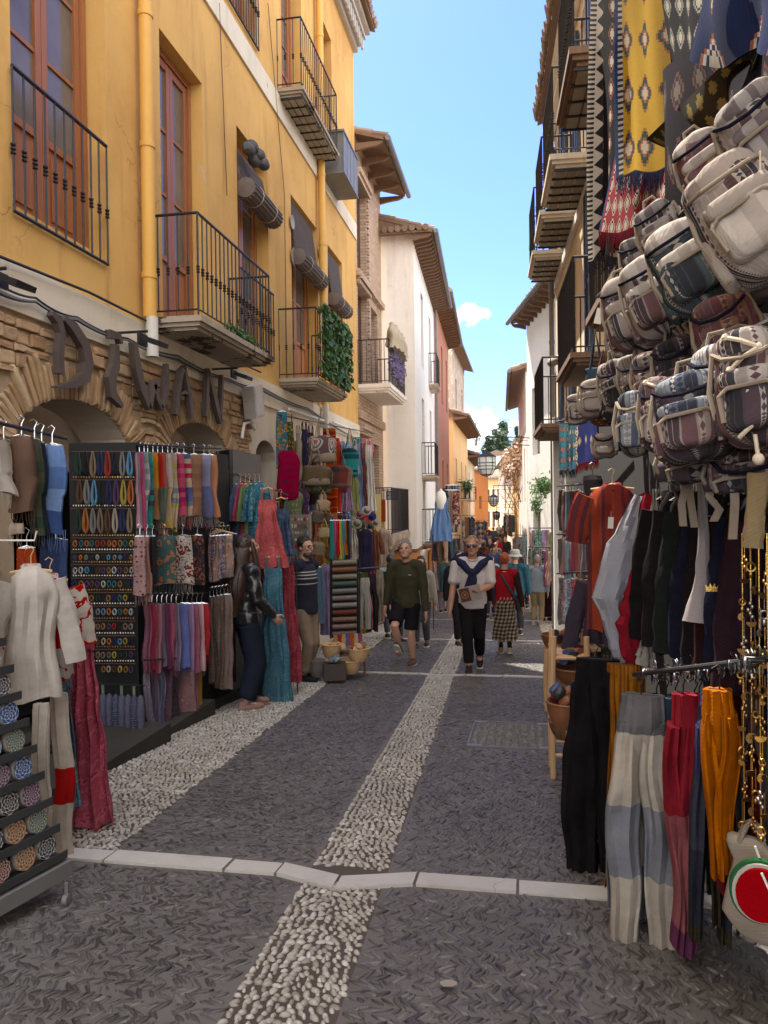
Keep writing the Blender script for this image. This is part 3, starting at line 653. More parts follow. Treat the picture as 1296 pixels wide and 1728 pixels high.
juliet(LF, 5.02, 6.30, 3.74, 4.78, yb); juliet(LF, 9.62, 10.95, 3.72, 4.7, yb); juliet(LF, 9.28, 10.45, 8.0, 9.2, yb, bars=.1); juliet(LF, 6.85, 8.05, 8.05, 9.2, yb)
mb = MB(); LF.box(mb, 13.9, 15.1, 7.72, 8.45, .01, .45); LF.box(mb, 13.87, 15.13, 8.45, 8.49, .0, .47); LF.box(mb, 13.87, 15.13, 7.69, 7.72, .0, .47)
for i in range(5): LF.box(mb, 13.9+.3*i-.02, 13.92+.3*i, 7.72, 8.45, .45, .458)
mb.build('metal_box', M_greybox, yb, smooth=False)
def pipe(F, t, h0, h1, parent, r, mat, white_to=None, d=.09):
    mb = MB(); mb.tube([F.p(t, h0, d), F.p(t, h1, d)], r, 12)
    hh = h0+.4
    while hh < h1: mb.lathe(F.p(t, hh, d), [(r, -.03), (r*1.14, -.028), (r*1.14, .028), (r, .03)], 12); hh += 1.25
    mb.build('drainpipe', mat, parent)
pipe(LF, 6.93, 3.42, 12, yb, .065, M_pipe_y, d=.10); pipe(LF, 6.93, 3.04, 3.42, yb, .06, M_pipe_w, d=.12)
pipe(LF, 13.62, 3.42, 12, yb, .065, M_pipe_y, d=.10); pipe(LF, 13.62, 2.0, 3.42, yb, .06, M_pipe_w, d=.12)
# lower wall: backing with arches, rough stone facing, dark rooms behind
ARCH = [(5.83, .84, 2.05, .43), (8.28, .84, 2.14, .40), (10.6, .45, 2.25, .28), (1.6, .9, 2.05, .45)]
def arch_top(y, grow=0):
    for c, hw, sp, ri in ARCH:
        k = (y-c)/(hw+grow)
        if abs(k) < 1: return sp+(ri+grow)*math.sqrt(1-k*k)
    return None
mb = MB(); bd = sorted({-3.0, 17.0, *[c+s*hw for c, hw, _, _ in ARCH for s in (-1, 1)], *[-3+.1*i for i in range(200)]}); DEP = .45
mats_ = [M_mortar, M_beige]
for a, b in zip(bd, bd[1:]):
    if b-a < 1e-6: continue
    m_ = (a+b)/2; mb.cm = 0 if m_ < 9.95 else 1; inside = arch_top(m_) is not None
    za = arch_top(a+1e-6) if inside else gz(a)-.1; zb = arch_top(b-1e-6) if inside else gz(b)-.1
    mb.quad(V((-3.6, a, za)), V((-3.6, b, zb)), V((-3.6, b, 3.02)), V((-3.6, a, 3.02)))
    if inside: mb.cm = 1; mb.quad(V((-3.6, a, za)), V((-3.6-DEP, a, za)), V((-3.6-DEP, b, zb)), V((-3.6, b, zb)))
mb.cm = 1
for c, hw, sp, ri in ARCH:
    for s_ in (-1, 1): y = c+s_*hw; mb.quad(V((-3.6, y, gz(y)-.1)), V((-3.6, y, sp)), V((-3.6-DEP, y, sp)), V((-3.6-DEP, y, gz(y)-.1)))
mb.build('ground_floor_wall', mats_, yb, smooth=False)
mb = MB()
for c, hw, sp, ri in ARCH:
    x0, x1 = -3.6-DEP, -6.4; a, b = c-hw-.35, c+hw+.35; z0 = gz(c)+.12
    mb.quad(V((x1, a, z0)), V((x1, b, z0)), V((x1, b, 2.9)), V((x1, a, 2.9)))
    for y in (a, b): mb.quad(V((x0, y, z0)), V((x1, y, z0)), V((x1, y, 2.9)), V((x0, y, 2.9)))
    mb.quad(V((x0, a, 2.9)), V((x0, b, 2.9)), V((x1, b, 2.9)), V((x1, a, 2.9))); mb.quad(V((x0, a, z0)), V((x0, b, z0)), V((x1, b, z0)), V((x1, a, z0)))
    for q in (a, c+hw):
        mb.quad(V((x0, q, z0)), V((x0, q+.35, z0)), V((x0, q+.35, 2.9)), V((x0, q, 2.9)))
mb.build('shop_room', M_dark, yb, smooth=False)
mb = MB()
for c, hw, sp, ri in ARCH[:2]:       # pale lintel seen inside the arches
    mb.box((-4.12, c-.25, sp-.12), (-4.2, c+hw+.2, sp+.5)); mb.box((-4.2, c-.15, -.1), (-4.34, c-.07, sp+.3))
mb.build('inner_lintel', M_beige, yb, smooth=False)
mb = MB()
def stone(y0, y1, z0, z1, d, rot=0):
    cy, cz = (y0+y1)/2, (z0+z1)/2; hy, hz = (y1-y0)/2, (z1-z0)/2; vs = []
    for k, q in ((0, 1.0), (1, .97), (2, .80)):
        dd = (-.005, d*.72, d)[k]
        for sy, sz in ((-1, -1), (0, -1.05), (1, -1), (1.04, 0), (1, 1), (0, 1.05), (-1, 1), (-1.04, 0)):
            a, b = sy*hy*q+rnd.uniform(-.006, .006), sz*hz*q+rnd.uniform(-.005, .005)
            vs.append((-3.6+dd+rnd.uniform(-.004, .004)*(k > 0), cy+a*math.cos(rot)-b*math.sin(rot), cz+a*math.sin(rot)+b*math.cos(rot)))
    fs = [(k*8+i, k*8+(i+1) % 8, (k+1)*8+(i+1) % 8, (k+1)*8+i) for k in (0, 1) for i in range(8)]+[tuple(16+i for i in range(8))]
    mb.add(vs, fs)
z = -.55
while z < 3.0:
    h = rnd.choice((.05, .055, .06, .075, .11)); y = 3.2+rnd.uniform(0, .2)
    while y < 9.95:
        L = rnd.uniform(.12, .34)
        yc = y+L/2
        if z+h < 3.01 and all(abs(yc-c) > hw+.02 or z > sp-.05 for c, hw, sp, ri in ARCH):
            t = [arch_top(q, .27) for q in (y, yc, y+L)]
            if z > gz(yc)-.05 and not any(tt and z < tt and z+h > -9 and (arch_top(yc, .27) is not None) for tt in t if tt):
                stone(y+.006, min(y+L-.006, 9.98), z+.006, z+h-.006, rnd.uniform(.012, .045))
        y += L
    z += h
for c, hw, sp, ri in ARCH[:2]:
    n = 40
    for i in range(n):
        th = PI*(i+.5)/n; ca, sa = math.cos(th), math.sin(th)
        e = V((hw*ca, ri*sa)); nn = V((ca/hw, sa/ri)).normalized()
        L = .31*rnd.uniform(.7, 1.22); py = c+e.x+nn.x*L/2; pz = sp+e.y+nn.y*L/2
        ang = math.atan2(nn.y, nn.x); wd = .058*rnd.uniform(.8, 1.05)
        if pz+L/2*nn.y < 3.0: stone(py-L/2, py+L/2, pz-wd/2*.8, pz+wd/2*.8, rnd.uniform(.015, .05), ang+rnd.uniform(-.03, .03))
mb.build('stone_facing', M_stone, yb, smooth=False)
mb = MB(); 
for y in np.arange(3.3, 9.9, 1.1): mb.box((-3.6, y, gz(y+.55)-.3), (-2.62-.1*(y-4)*.9, y+1.097, gz(y+.55)+.10))
mb.build('shop_step', simple('worn_step', (.035, .03, .025), 1.0, 0, .4, 4, .5, obj=False), yb, smooth=False)
mb = MB()
for y0, y1 in ((4.0, 5.0), (5.1, 6.9), (7.0, 8.6)):
    for k in range(4): mb.box((-3.0-.1*(y0-4)+.04*k*2-.3, y0, gz((y0+y1)/2)+.1), (-3.0-.1*(y0-4)+.04*k*2-.28, y1, gz((y0+y1)/2)+.13))
mb.build('door_track', M_iron, yb, smooth=False)
# ------------------------------------------------------------------ brick house, left, Y 17..20.2
bb = house_base('brick_building', 'narrow tan brick house with wide timber eaves between the yellow and white buildings', (-3.6, 18.6, gz(18.6)))
BF = Fac((-3.62, 0, 0), (0, 1, 0), (1, 0, 0))
bo = [(17.25, 18.35, 7.0, 9.0), (17.25, 18.35, 4.35, 6.6), (17.3, 18.3, .9, 3.2), (18.8, 19.7, .9, 3.1), (18.85, 19.7, 4.35, 6.5)]
BF.wall('wall', 17.01, 20.3, -1.8, 10.0, bo, M_brick, bb, .25)
for o in bo: BF.door(o[0]+.02, o[1]-.02, o[2], o[3]-.02, bb, M_dkwood, .2, rows=2)
mb = MB()
for o in bo[:3]:
    for h0, h1, t in ((o[3], o[3]+.1, .09), (o[3]+.101, o[3]+.22, .14)): BF.box(mb, o[0]-.15, o[1]+.15, h0, h1, .003, t)
    for k in range(14): BF.box(mb, o[1]+.02, o[1]+.14, o[2]+k*.16, o[2]+k*.16+.09, .003, .05)
BF.box(mb, 17.02, 20.28, 3.55, 3.75, .003, .08); BF.box(mb, 17.02, 20.28, 6.75, 6.9, .003, .1); mb.build('brick_moulding', M_brick, bb, smooth=False)
BF.roof(17.05, 20.35, 9.8, .70, bb, .3, 3, rafters=M_oldwood, raf_gap=.8)
BF.balcony(17.15, 19.6, 4.32, .75, bb, 1.0, M_white, .2, bars=.1, knuckle=False); BF.balcony(17.3, 20.0, .86, .75, bb, 1.1, M_stonewall, .3, bars=.09, knuckle=False)
mb = MB()
for k in range(5): BF.box(mb, 18.3+.05*k, 19.9-.05*k, .56-.14*k, .559-.14*(k-1)-.002, .004, .6-.11*k)
mb.build('corbel', M_stonewall, bb, smooth=False)
# ------------------------------------------------------------------ white corner building
wb = house_base('white_building', 'white plastered corner house with brown tiled eaves and orange ground floor', (-3.2, 20.4, gz(20.4)))
WF = Fac((-3.62, 20.4, 0), (1, 0, 0), (0, -1, 0)); WS = Fac((-2.75, 20.4, 0), (-.04, 1, 0), (1, .04, 0))
H1 = .35
WF.wall('wall', -1.5, .87, H1, 8.75, [], M_white, wb); WF.wall('wall', -1.5, .87, -2.1, H1-.0, [(.12, .42, -1.9, -.55)], M_orange, wb)
wo = [(2.0, 2.9, 5.6, 7.8), (2.0, 2.9, 2.5, 4.7), (2.0, 2.9, .45, 2.3), (5.0, 5.9, 5.6, 7.8), (5.0, 5.9, 2.5, 4.7)]
WS.wall('wall', 0, 7.4, H1, 8.75, wo, M_white2, wb); WS.wall('wall', 0, 7.4, -2.1, H1, [(.9, 2.1, -1.9, .1), (3.5, 5.5, -1.9, .1)], M_orange, wb)
mb = MB(); WF.box(mb, -1.5, .9, H1-.03, H1+.03, .003, .04); WS.box(mb, .02, 7.4, H1-.03, H1+.03, .003, .04); mb.build('string_course', M_oldwood, wb, smooth=False)
for o in wo: WS.door(o[0]+.02, o[1]-.02, o[2], o[3]-.02, wb, M_dkwood, .2, rows=2)
WS.door(.95, 2.05, -1.9, .05, wb, M_door, .15, rows=1, name='shop_door'); WS.door(3.55, 5.45, -1.9, .05, wb, M_dkwood, .15, rows=1, name='shop_door')
WF.door(.14, .40, -1.9, -.57, wb, M_dkwood, .15, leaves=1, rows=1, name='shop_door')
mb = MB()
for F_, a, b, z1 in ((WS, .9, 2.1, .1), (WF, .12, .42, -.55)):
    F_.box(mb, a-.13, a, -1.95, z1+.1, .003, .06); F_.box(mb, b, b+.13, -1.95, z1+.1, .003, .06); F_.box(mb, a, b, z1, z1+.1, .003, .06)
WS.box(mb, .85, 2.15, .1+.1, .27, .003, .1)
mb.build('door_surround', M_white2, wb, smooth=False)
WF.roof(-1.6, 1.35, 8.72, .42, wb, .3, 1.6, rafters=None, gutter=False); WS.roof(-.35, 7.5, 8.72, .55, wb, .3, 3.2, rafters=M_oldwood, raf_gap=.32)
WS.balcony(1.75, 3.2, 2.4, .42, wb, .95, M_stonewall, .14, knuckle=False, bars=.1); WS.balcony(1.6, 3.4, .42, .45, wb, 1.0, M_oldwood, .12, knuckle=False, bars=.1); WS.balcony(4.7, 6.2, 5.5, .3, wb, 1.0, M_stonewall, .12, knuckle=False, bars=.1)
pipe(WS, 7.2, -2, 8.6, wb, .05, M_greybox)
# blue and white street-name tile and painted blackboard on the front
tl = LF  # placeholder frame
# ------------------------------------------------------------------ far houses: facade line between two ground points
def far_house(name, label, p1, p2, z1, mat, side, cols=3, floors=((-1.2, .6), (1.6, 3.2)), over=.45, rmat=None, win=None, trim=None, shut=None, bal=(), end=4.0, base=-2.2, gable=True, raf=None):
    p1, p2 = V((p1[0], p1[1], 0)), V((p2[0], p2[1], 0)); a = (p2-p1).normalized(); L = (p2-p1).length
    n = V((a.y, -a.x, 0)) if side == 'L' else V((-a.y, a.x, 0))
    F_ = Fac(p1, a, n); root = house_base(name, label, (p1.x, p1.y, base))
    ops = []
    for h0, h1 in floors:
        for c in range(cols):
            t = L*(c+.5)/cols; ww = min(.5, L/cols*.28); ops.append((t-ww, t+ww, h0, h1))
    F_.wall('wall', 0, L, base, z1, ops, mat, root, .2)
    for i, o in enumerate(ops):
        wmb = MB(); F_.box(wmb, o[0], o[1], o[2], o[3], -.2, -.16); wn = wmb.build('window', win or M_dkwood, root, smooth=False)
        g_ = MB(); tm = (o[0]+o[1])/2
        for q0, q1 in ((o[0]+.07, tm-.035), (tm+.035, o[1]-.07)): F_.box(g_, q0, q1, o[2]+.1, o[3]-.08, -.16, -.15)
        g_.build('pane', M_glass, wn, smooth=False)
        if trim:
            t_ = MB(); F_.box(t_, o[0]-.1, o[0], o[2]-.1, o[3]+.1, .003, .04); F_.box(t_, o[1], o[1]+.1, o[2]-.1, o[3]+.1, .003, .04); F_.box(t_, o[0], o[1], o[3], o[3]+.1, .003, .04); t_.build('window_trim', trim, root, smooth=False)
        if shut and i % 2 == 0:
            F_.shutters(o[0], o[1], o[2], o[3], root, shut, -.1, .09)
    for k in bal:
        o = ops[k]; F_.balcony(o[0]-.3, o[1]+.3, o[2]-.02, .5, root, .95, M_band, .12, bars=.14, knuckle=False)
    # end walls and back
    e = MB()
    for t in (0, L):
        e.quad(F_.p(t, base, 0), F_.p(t, base, -end), F_.p(t, z1, -end), F_.p(t, z1, 0))
        if gable: e.add([F_.p(t, z1, 0), F_.p(t, z1+.3*end, -end), F_.p(t, z1, -end)], [(0, 1, 2)])
    e.build('end_wall', mat, root, smooth=False)
    F_.roof(-.15, L+.15, z1, over, root, .3, end+over, mat=rmat, rafters=raf, gutter=True, raf_gap=.5)
    return F_, root
def g2(u, d): p = at_d(u, 850, d); return (p.x, p.y)
far_house('terracotta_house', 'tall terracotta red house with brown shutters beyond the white corner building', g2(734, 28.1), g2(759, 37.5), 9.3, M_red, 'L', 3, ((-1.8, .3), (1.2, 3.4), (5.8, 8.2)), .6, shut=M_oldwood, bal=(3, 4), raf=M_oldwood)
far_house('stone_tower_house', 'tall pale stone house with bare upper wall behind the yellow balcony house', g2(766, 50), g2(786, 60), 11.8, M_stonewall, 'L', 2, ((1.2, 3.4), (4.6, 6.6), (8.0, 10.0)), .6, end=6)
far_house('pale_yellow_house', 'pale yellow house with timber balcony and low tiled eaves on the far left side', g2(766, 40), g2(790, 52), 6.1, M_yel2, 'L', 3, ((-1.5, .6), (1.8, 4.0)), .8, bal=(3, 4), raf=M_oldwood)
far_house('cream_house', 'small cream house with projecting brown eaves before the orange gable', g2(789, 53), g2(801, 66), 4.9, M_cream, 'L', 2, ((-1.3, .6), (1.8, 3.8)), .8, bal=(2,), raf=M_oldwood)
far_house('orange_house', 'plain orange gabled house closing the bend of the street', g2(797, 70), g2(824, 76), 4.6, M_orange, 'L', 1, ((1.0, 2.2),), .2, end=6)
far_house('ochre_row_house', 'low ochre house with white shop doors below the hanging lantern', g2(812, 96), g2(846, 93), 4.6, M_yel2, 'L', 4, ((-1.4, .5), (1.6, 3.2)), .4, trim=M_white2)
far_house('cream_row_house', 'cream house with tall narrow windows at the far bend', g2(842, 90), g2(864, 62), 5.4, M_cream, 'L', 7, ((-1.3, .6), (2.0, 3.8)), .5, trim=M_white2)
# right-hand far houses (facade looks left)
far_house('ivory_house', 'ivory house hung with dry climber at the end of the right row', g2(876, 39), g2(866, 58), 4.0, M_yel2, 'R', 4, ((-1.4, .4), (1.2, 3.0)), .4, shut=M_oldwood)
far_house('grey_white_house', 'grey white house with small tiled eaves right behind the white lantern house', g2(889, 27), g2(876, 38), 6.2, M_white, 'R', 3, ((-1.2, .6), (1.6, 3.6)), .5)
# white house on the right that carries the lantern
far_house('sunlit_white_house', 'sunlit white house with drooping tiled eave and plants on the right of the street', (.22, 24.4), (1.62, 17.4), 7.2, M_white2, 'L', 3, ((-.9, 1.3), (3.0, 5.0)), .5, raf=M_oldwood, end=5)
# ------------------------------------------------------------------ hill, distant white houses and trees
def hillm():
    m, nt, b = newmat('hillside'); p = wpos(nt)
    nt.links.new(mixc(nt, noise(nt, p, .15, 6), (.05, .07, .03), (.16, .13, .08)), b.inputs['Base Color']); b.inputs['Roughness'].default_value = 1; return m
mb = MB(); n = 24
for j in range(n+1):
    for i in range(n+1):
        x = -90+200*i/n; y = 130+150*j/n; h = 12*math.exp(-((x-18)/60)**2)*min(1, j/10)+math.sin(x*.2+y*.1)*.5-3
        mb.v.append((x, y, h))
for j in range(n):
    for i in range(n): a = j*(n+1)+i; mb.face((a, a+1, a+n+2, a+n+1))
struct(mb.build('hill', hillm()))
def tree(name, label, base, h, r, mat, shape='cone', n=1500, ls=.3, group=None):
    root = thing(name, label, 'tree', base, group); b = V(base)
    t = MB(); t.tube([b, b+V((.1, 0, h*.4)), b+V((0, .1, h*.9))], [r*.13, r*.08, .02], 7)
    for k in range(7): a = rnd.uniform(0, 6.28); z = h*rnd.uniform(.2, .8); t.tube([b+Z_*z, b+V((math.cos(a)*r*.5, math.sin(a)*r*.5, z+h*.06))], [r*.04, .01], 5)
    t.build('trunk', M_oldwood, root)
    c = MB()
    cl_ = [(rnd.uniform(.08, 1), rnd.uniform(0, 6.28), rnd.uniform(.35, 1.1)) for _ in range(60)]
    for _ in range(n):
        f, a, q = rnd.choice(cl_); rr = r*((1-f)**.8+.06 if shape == 'cone' else math.sin(PI*min(.98, f*.9+.12)))*q*.85
        cc = b+V((math.cos(a)*rr*.75, math.sin(a)*rr*.75, h*(.1+.9*f)))+V([rnd.gauss(0, r*.15) for _ in range(3)])
        d = V([rnd.gauss(0, 1) for _ in range(3)]).normalized(); e = d.orthogonal().normalized(); s_ = ls*rnd.uniform(.5, 1.2)
        c.quad(cc-d*s_, cc+e*s_*.4, cc+d*s_, cc-e*s_*.4)
    c.build('crown', mat, root, smooth=False); return root
for u, vt, vb, d, r, nm, lab in ((850, 714, 800, 150, 2.2, 'cypress', 'dark cypress, the tallest tree on the far hill'), (838, 728, 800, 152, 2.6, 'evergreen_tree', 'broad dark evergreen left of the tall cypress'),
        (826, 742, 800, 148, 2.4, 'evergreen_tree', 'low dark evergreen at the left end of the hill clump'), (846, 735, 805, 146, 3.0, 'evergreen_tree', 'dark evergreen in the middle of the hill clump'), (873, 722, 800, 155, 1.0, 'cypress', 'thin cypress tip at the right of the hill')):
    a, b = at_d(u, vb, d), at_d(u, vt, d); tree(nm, lab, tuple(a), b.z-a.z, r, M_leaf_dk, n=2600, ls=.45)
tree('bare_shrub', 'thin green shrub sprouting over the far left roofs', tuple(at_d(803, 752, 66)), 1.9, .9, M_leaf, 'round', 160, .12)
for u, v0, v1, d, wd, lab in ((838, 770, 800, 130, 4, 'white house block on the hillside under the trees'), (822, 776, 800, 128, 3, 'small pale house with tiled roof at the foot of the hill'), (858, 768, 800, 125, 4, 'cream hillside house behind the dry climber')):
    a, b = at_d(u, v1, d), at_d(u, v0, d); root = house_base('hillside_house', lab, tuple(a))
    m2 = MB(); m2.box((a.x-wd/2, a.y, a.z-6), (a.x+wd/2, a.y+5, b.z)); m2.build('wall', M_white2, root, smooth=False)
    m2 = MB(); m2.prism([(-wd/2-.4, 0), (wd/2+.4, 0), (0, 1.1)], (a.x, a.y-.4, b.z), X_, Z_, Y_, 6); m2.build('roof', M_tile, root, smooth=False)
    for k in (-.25, .2): m2 = MB(); m2.box((a.x+wd*k-.3, a.y-.05, b.z-1.8), (a.x+wd*k+.3, a.y+.02, b.z-.8)); m2.build('window', M_glass, root, smooth=False)
# ------------------------------------------------------------------ right side near buildings
XR = lambda y: 1.12-.044*(y-3.2)
RF = Fac((XR(0), 0, 0), (-.044, 1, 0), (-1, -.044, 0))
rb = house_base('cream_building', 'cream building with stacked iron balconies and blue shutters on the right', (XR(8), 8, gz(8)))
ro = [(5.4, 6.5, 3.15, 5.2), (8.1, 9.2, 3.1, 5.3), (11.6, 12.7, 2.75, 5.0), (7.1, 8.1, 5.65, 7.7), (9.4, 10.3, 5.6, 7.7), (11.0, 11.8, 5.6, 7.7), (12.7, 13.6, 5.6, 7.7), (3.0, 4.0, 3.3, 5.2)]
RF.wall('wall', 4.4, 14.1, 2.55, 8.3, ro, M_cream, rb, .22)
RF.wall('ground_floor_wall', -2, 14.1, -1.4, 2.55, [(-1.5, 5.5, -1.0, 2.3), (6.0, 9.0, -1.0, 2.3), (10, 12.6, -1.2, 2.2)], M_white2, rb, .3)
RF.wall('wall', -2, 4.4, 2.55, 5.6, [o for o in ro if o[1] < 4.4], M_cream, rb, .22)
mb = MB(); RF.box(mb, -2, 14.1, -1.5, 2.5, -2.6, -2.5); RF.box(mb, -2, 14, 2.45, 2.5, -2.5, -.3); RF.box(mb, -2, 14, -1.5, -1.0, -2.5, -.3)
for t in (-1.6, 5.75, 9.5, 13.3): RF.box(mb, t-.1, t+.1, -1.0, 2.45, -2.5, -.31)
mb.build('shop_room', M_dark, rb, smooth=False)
mb = MB(); RF.box(mb, 14.0, 14.1, -1.5, 8.3, -6, -.003); RF.box(mb, -2, -1.9, -1.5, 5.6, -6, -.003); mb.build('end_wall', M_cream, rb, smooth=False)
for i, o in enumerate(ro):
    RF.door(o[0]+.02, o[1]-.02, o[2], o[3]-.02, rb, M_dkwood, .2, rows=3)
    for a, b in ((o[0]-.5, o[0]-.02), (o[1]+.02, o[1]+.5)): RF.shutters(a, b, o[2], o[3]-.02, rb, M_shutter, .012, .05)
RF.roof(4.4, 14.1, 8.35, .32, rb, .35, 5, gutter=False); RF.roof(-2, 4.4, 5.6, .3, rb, .3, 4, gutter=False)
mb = MB(); RF.box(mb, 4.4, 14.1, 8.15, 8.3, .003, .2); RF.box(mb, 4.4, 14.1, 8.0, 8.149, .003, .12); RF.box(mb, 4.4, 14.1, 5.3, 5.42, .003, .05); mb.build('cornice', M_white2, rb, smooth=False)
for t0, t1, h, o_ in ((5.2, 6.7, 3.12, .42), (7.9, 9.5, 3.08, .42), (11.3, 13.1, 2.72, .48)): RF.balcony(t0, t1, h, o_, rb, .95, M_oldwood, .12, bars=.11, knuckle=False)
for k, (t0, t1) in enumerate(((7.0, 8.3), (9.1, 10.5), (10.8, 12.0), (12.5, 13.8))): RF.balcony(t0, t1, 5.58, .5, rb, 1.0, M_band if k else M_oldwood, .14, bars=.11, under='grid')
pipe(RF, 13.9, -1, 8.2, rb, .045, M_greybox)
mb = MB(); p = V((.60, 13.2, gz(13.2))); mb.box((p.x-.07, p.y-.12, p.z), (p.x+.12, p.y+.12, 3.0)); mb.box((p.x-.10, p.y-.15, p.z), (p.x+.15, p.y+.15, p.z+.35)); mb.build('shop_pillar', M_white2, rb, smooth=False)
# ------------------------------------------------------------------ garments and goods: builders
def axes(yaw=0):
    c, s = math.cos(math.radians(yaw)), math.sin(math.radians(yaw)); a = V((rt.x*c-rt.y*s, rt.x*s+rt.y*c, 0)); return a, a.cross(Z_)   # a = width, n = towards the viewer's side
def lerp(pr, t):
    for i in range(len(pr)-1):
        if t <= pr[i+1][0] or i == len(pr)-2:
            k = (t-pr[i][0])/max(1e-6, pr[i+1][0]-pr[i][0]); k = min(1, max(0, k)); k = k*k*(3-2*k)
            return [x+(y-x)*k for x, y in zip(pr[i], pr[i+1])]
def drape(mb, p, a, n, pr, folds=6, amp=.01, nu=None, nv=22, ph=None, hem=.008, sq=.75, v0=0):
    """closed cloth tube hanging from p; pr rows: (length down, half width, half depth, shift along a, shift along n, fold amp)"""
    nu = nu or max(20, min(64, int(folds*7)//2*2)); ph = rnd.uniform(0, 6) if ph is None else ph; rings, uvs = [], []; L = pr[-1][0]
    w1, w2 = rnd.uniform(.6, 1.4), rnd.uniform(0, 6)
    for i in range(nv+1):
        t = L*i/nv; r = lerp(pr, t); hw, hd = r[1], r[2]; sa = r[3] if len(r) > 3 else 0; sn = r[4] if len(r) > 4 else 0; am = (r[5] if len(r) > 5 else 1)*amp
        ring, uv = [], []
        for k in range(nu+1):
            q = 2*PI*k/nu; ca, sa_ = math.cos(q), math.sin(q)
            x = math.copysign(abs(ca)**sq, ca)*hw; y = math.copysign(abs(sa_)**sq, sa_)*hd
            fo = math.sin(x/max(hw, .01)*folds*1.55+ph+math.sin(t*3*w1+w2)*.5)+.45*math.sin(x/max(hw, .01)*folds*3.3+ph*2+t*4)
            y += am*fo*1.05+mn.noise(V((x*8+ph*9+t*3, t*5+ph, math.copysign(2, sa_))))*min(.030, hd*.7); x = x*(1+.04*math.sin(t*9*w1+ph+q))+.02*mn.noise(V((t*4, ph*7, 0)))
            dz = -t+(hem*(math.sin(x*40+ph)+math.sin(x*17+w2)))*(t/L)**3
            if k < nu: ring.append(V(p)+a*(x+sa)+n*(y+sn)+Z_*dz)
            uv.append(((x if sa_ >= 0 else 2*hw-x)+.5, t+v0))
        rings.append(ring); uvs.append(uv)
    mb.loft(rings, uvs); return mb
def limb(mb, pts, rs, flat=.6, n=14, wr=.006, a=None, v0=0):
    """sleeve or trouser leg: elliptical tube through points with small wrinkles"""
    P = []; R_ = []
    for i in range(len(pts)-1):
        for k in range(5): P.append(V(pts[i]).lerp(V(pts[i+1]), k/5)); R_.append(rs[i]+(rs[i+1]-rs[i])*k/5)
    P.append(V(pts[-1])); R_.append(rs[-1]); rings, uvs = [], []; L = v0; pu = (a or rt).normalized()
    for i, p in enumerate(P):
        d = (P[min(i+1, len(P)-1)]-P[max(0, i-1)]).normalized(); u_ = (pu-d*pu.dot(d)).normalized(); q = d.cross(u_)
        if i: L += (p-P[i-1]).length
        r = R_[i]; j = rnd.uniform(-wr, wr)
        rings.append([p+u_*(math.cos(2*PI*k/n)*(r+j))+q*(math.sin(2*PI*k/n)*(r+j)*flat+wr*math.sin(k*2.1+i*.9)) for k in range(n)])
        uvs.append([(abs(k/n-.5)*2*r*2.2+.3, L) for k in range(n+1)])
    mb.loft(rings, uvs); return mb
def hanger(mb, p, a, w, drop=.09, wood=True):
    r = .006 if wood else .003; p = V(p)
    hook = [p+Z_*.0+a*.0, p+Z_*.028+a*.012, p+Z_*.04-a*.004, p+Z_*.028-a*.02]
    mb.tube([p-Z_*.05]+hook, .0025, 5)
    if wood: mb.tube([p-a*w/2-Z_*drop, p-a*w*.25-Z_*(.05+drop*.2), p-Z_*.045, p+a*w*.25-Z_*(.05+drop*.2), p+a*w/2-Z_*drop], [r, r*1.3, r*1.5, r*1.3, r], 6)
    else: mb.tube([p-a*w/2-Z_*drop, p-Z_*.045, p+a*w/2-Z_*drop, p-a*w/2-Z_*drop], r, 5)
def card(mb, p, a, n, w=.028, h=.06, tilt=0):
    aa = (a*math.cos(tilt)+Z_*math.sin(tilt)); zz = (Z_*math.cos(tilt)-a*math.sin(tilt)); mb.obox(V(p)-zz*(h/2), (w, .0012, h), (aa, n, zz)); mb.tube([V(p), V(p)+Z_*.03], .0007, 4)
def fringe(mb, p, a, n, hw, L, k=16, r=.0022, depth=.01):
    for i in range(k):
        x = -hw+2*hw*(i+.5)/k; b = V(p)+a*x+n*rnd.uniform(-depth, depth); e = L*rnd.uniform(.75, 1.1)
        mb.tube([b+Z_*.01, b-Z_*e*.5+a*rnd.uniform(-.004, .004), b-Z_*e+a*rnd.uniform(-.01, .01)], [r, r*.9, r*.5], 4)
def garment_root(nm, lab, cat, p, L, group): return thing(nm, lab, cat, (p[0], p[1], p[2]-L), group)
def scarf(p, W, L, mat, lab, yaw=0, fr=True, folds=None, cat='scarf', nm='scarf', group=None, hang=True, depth=.02, frmat=None, frl=.07, amp=.007, wood=False):
    a, n = axes(yaw); r = garment_root(nm, lab, cat, p, L, group); mb = MB(); hw = W/2; q = V(p)-Z_*.055
    drape(mb, q, a, n, [(0, hw*.86, depth*.7, 0, 0, .3), (.03, hw*.92, depth*1.1), (L*.5, hw, depth*1.1, rnd.uniform(-.01, .01)), (L-.055, hw*1.05, depth*1.2, rnd.uniform(-.015, .015))], folds or max(2, W*24), amp)
    mb.build('cloth', mat, r)
    if hang: h = MB(); hanger(h, p, a, W*.8, .055, wood); h.build('hanger', M_palewood if wood else M_chrome, r)
    if fr: f = MB(); fringe(f, V(p)-Z_*(L-.0), a, n, hw, frl, int(max(5, W*90))); f.build('fringe', frmat or mat, r)
    return r
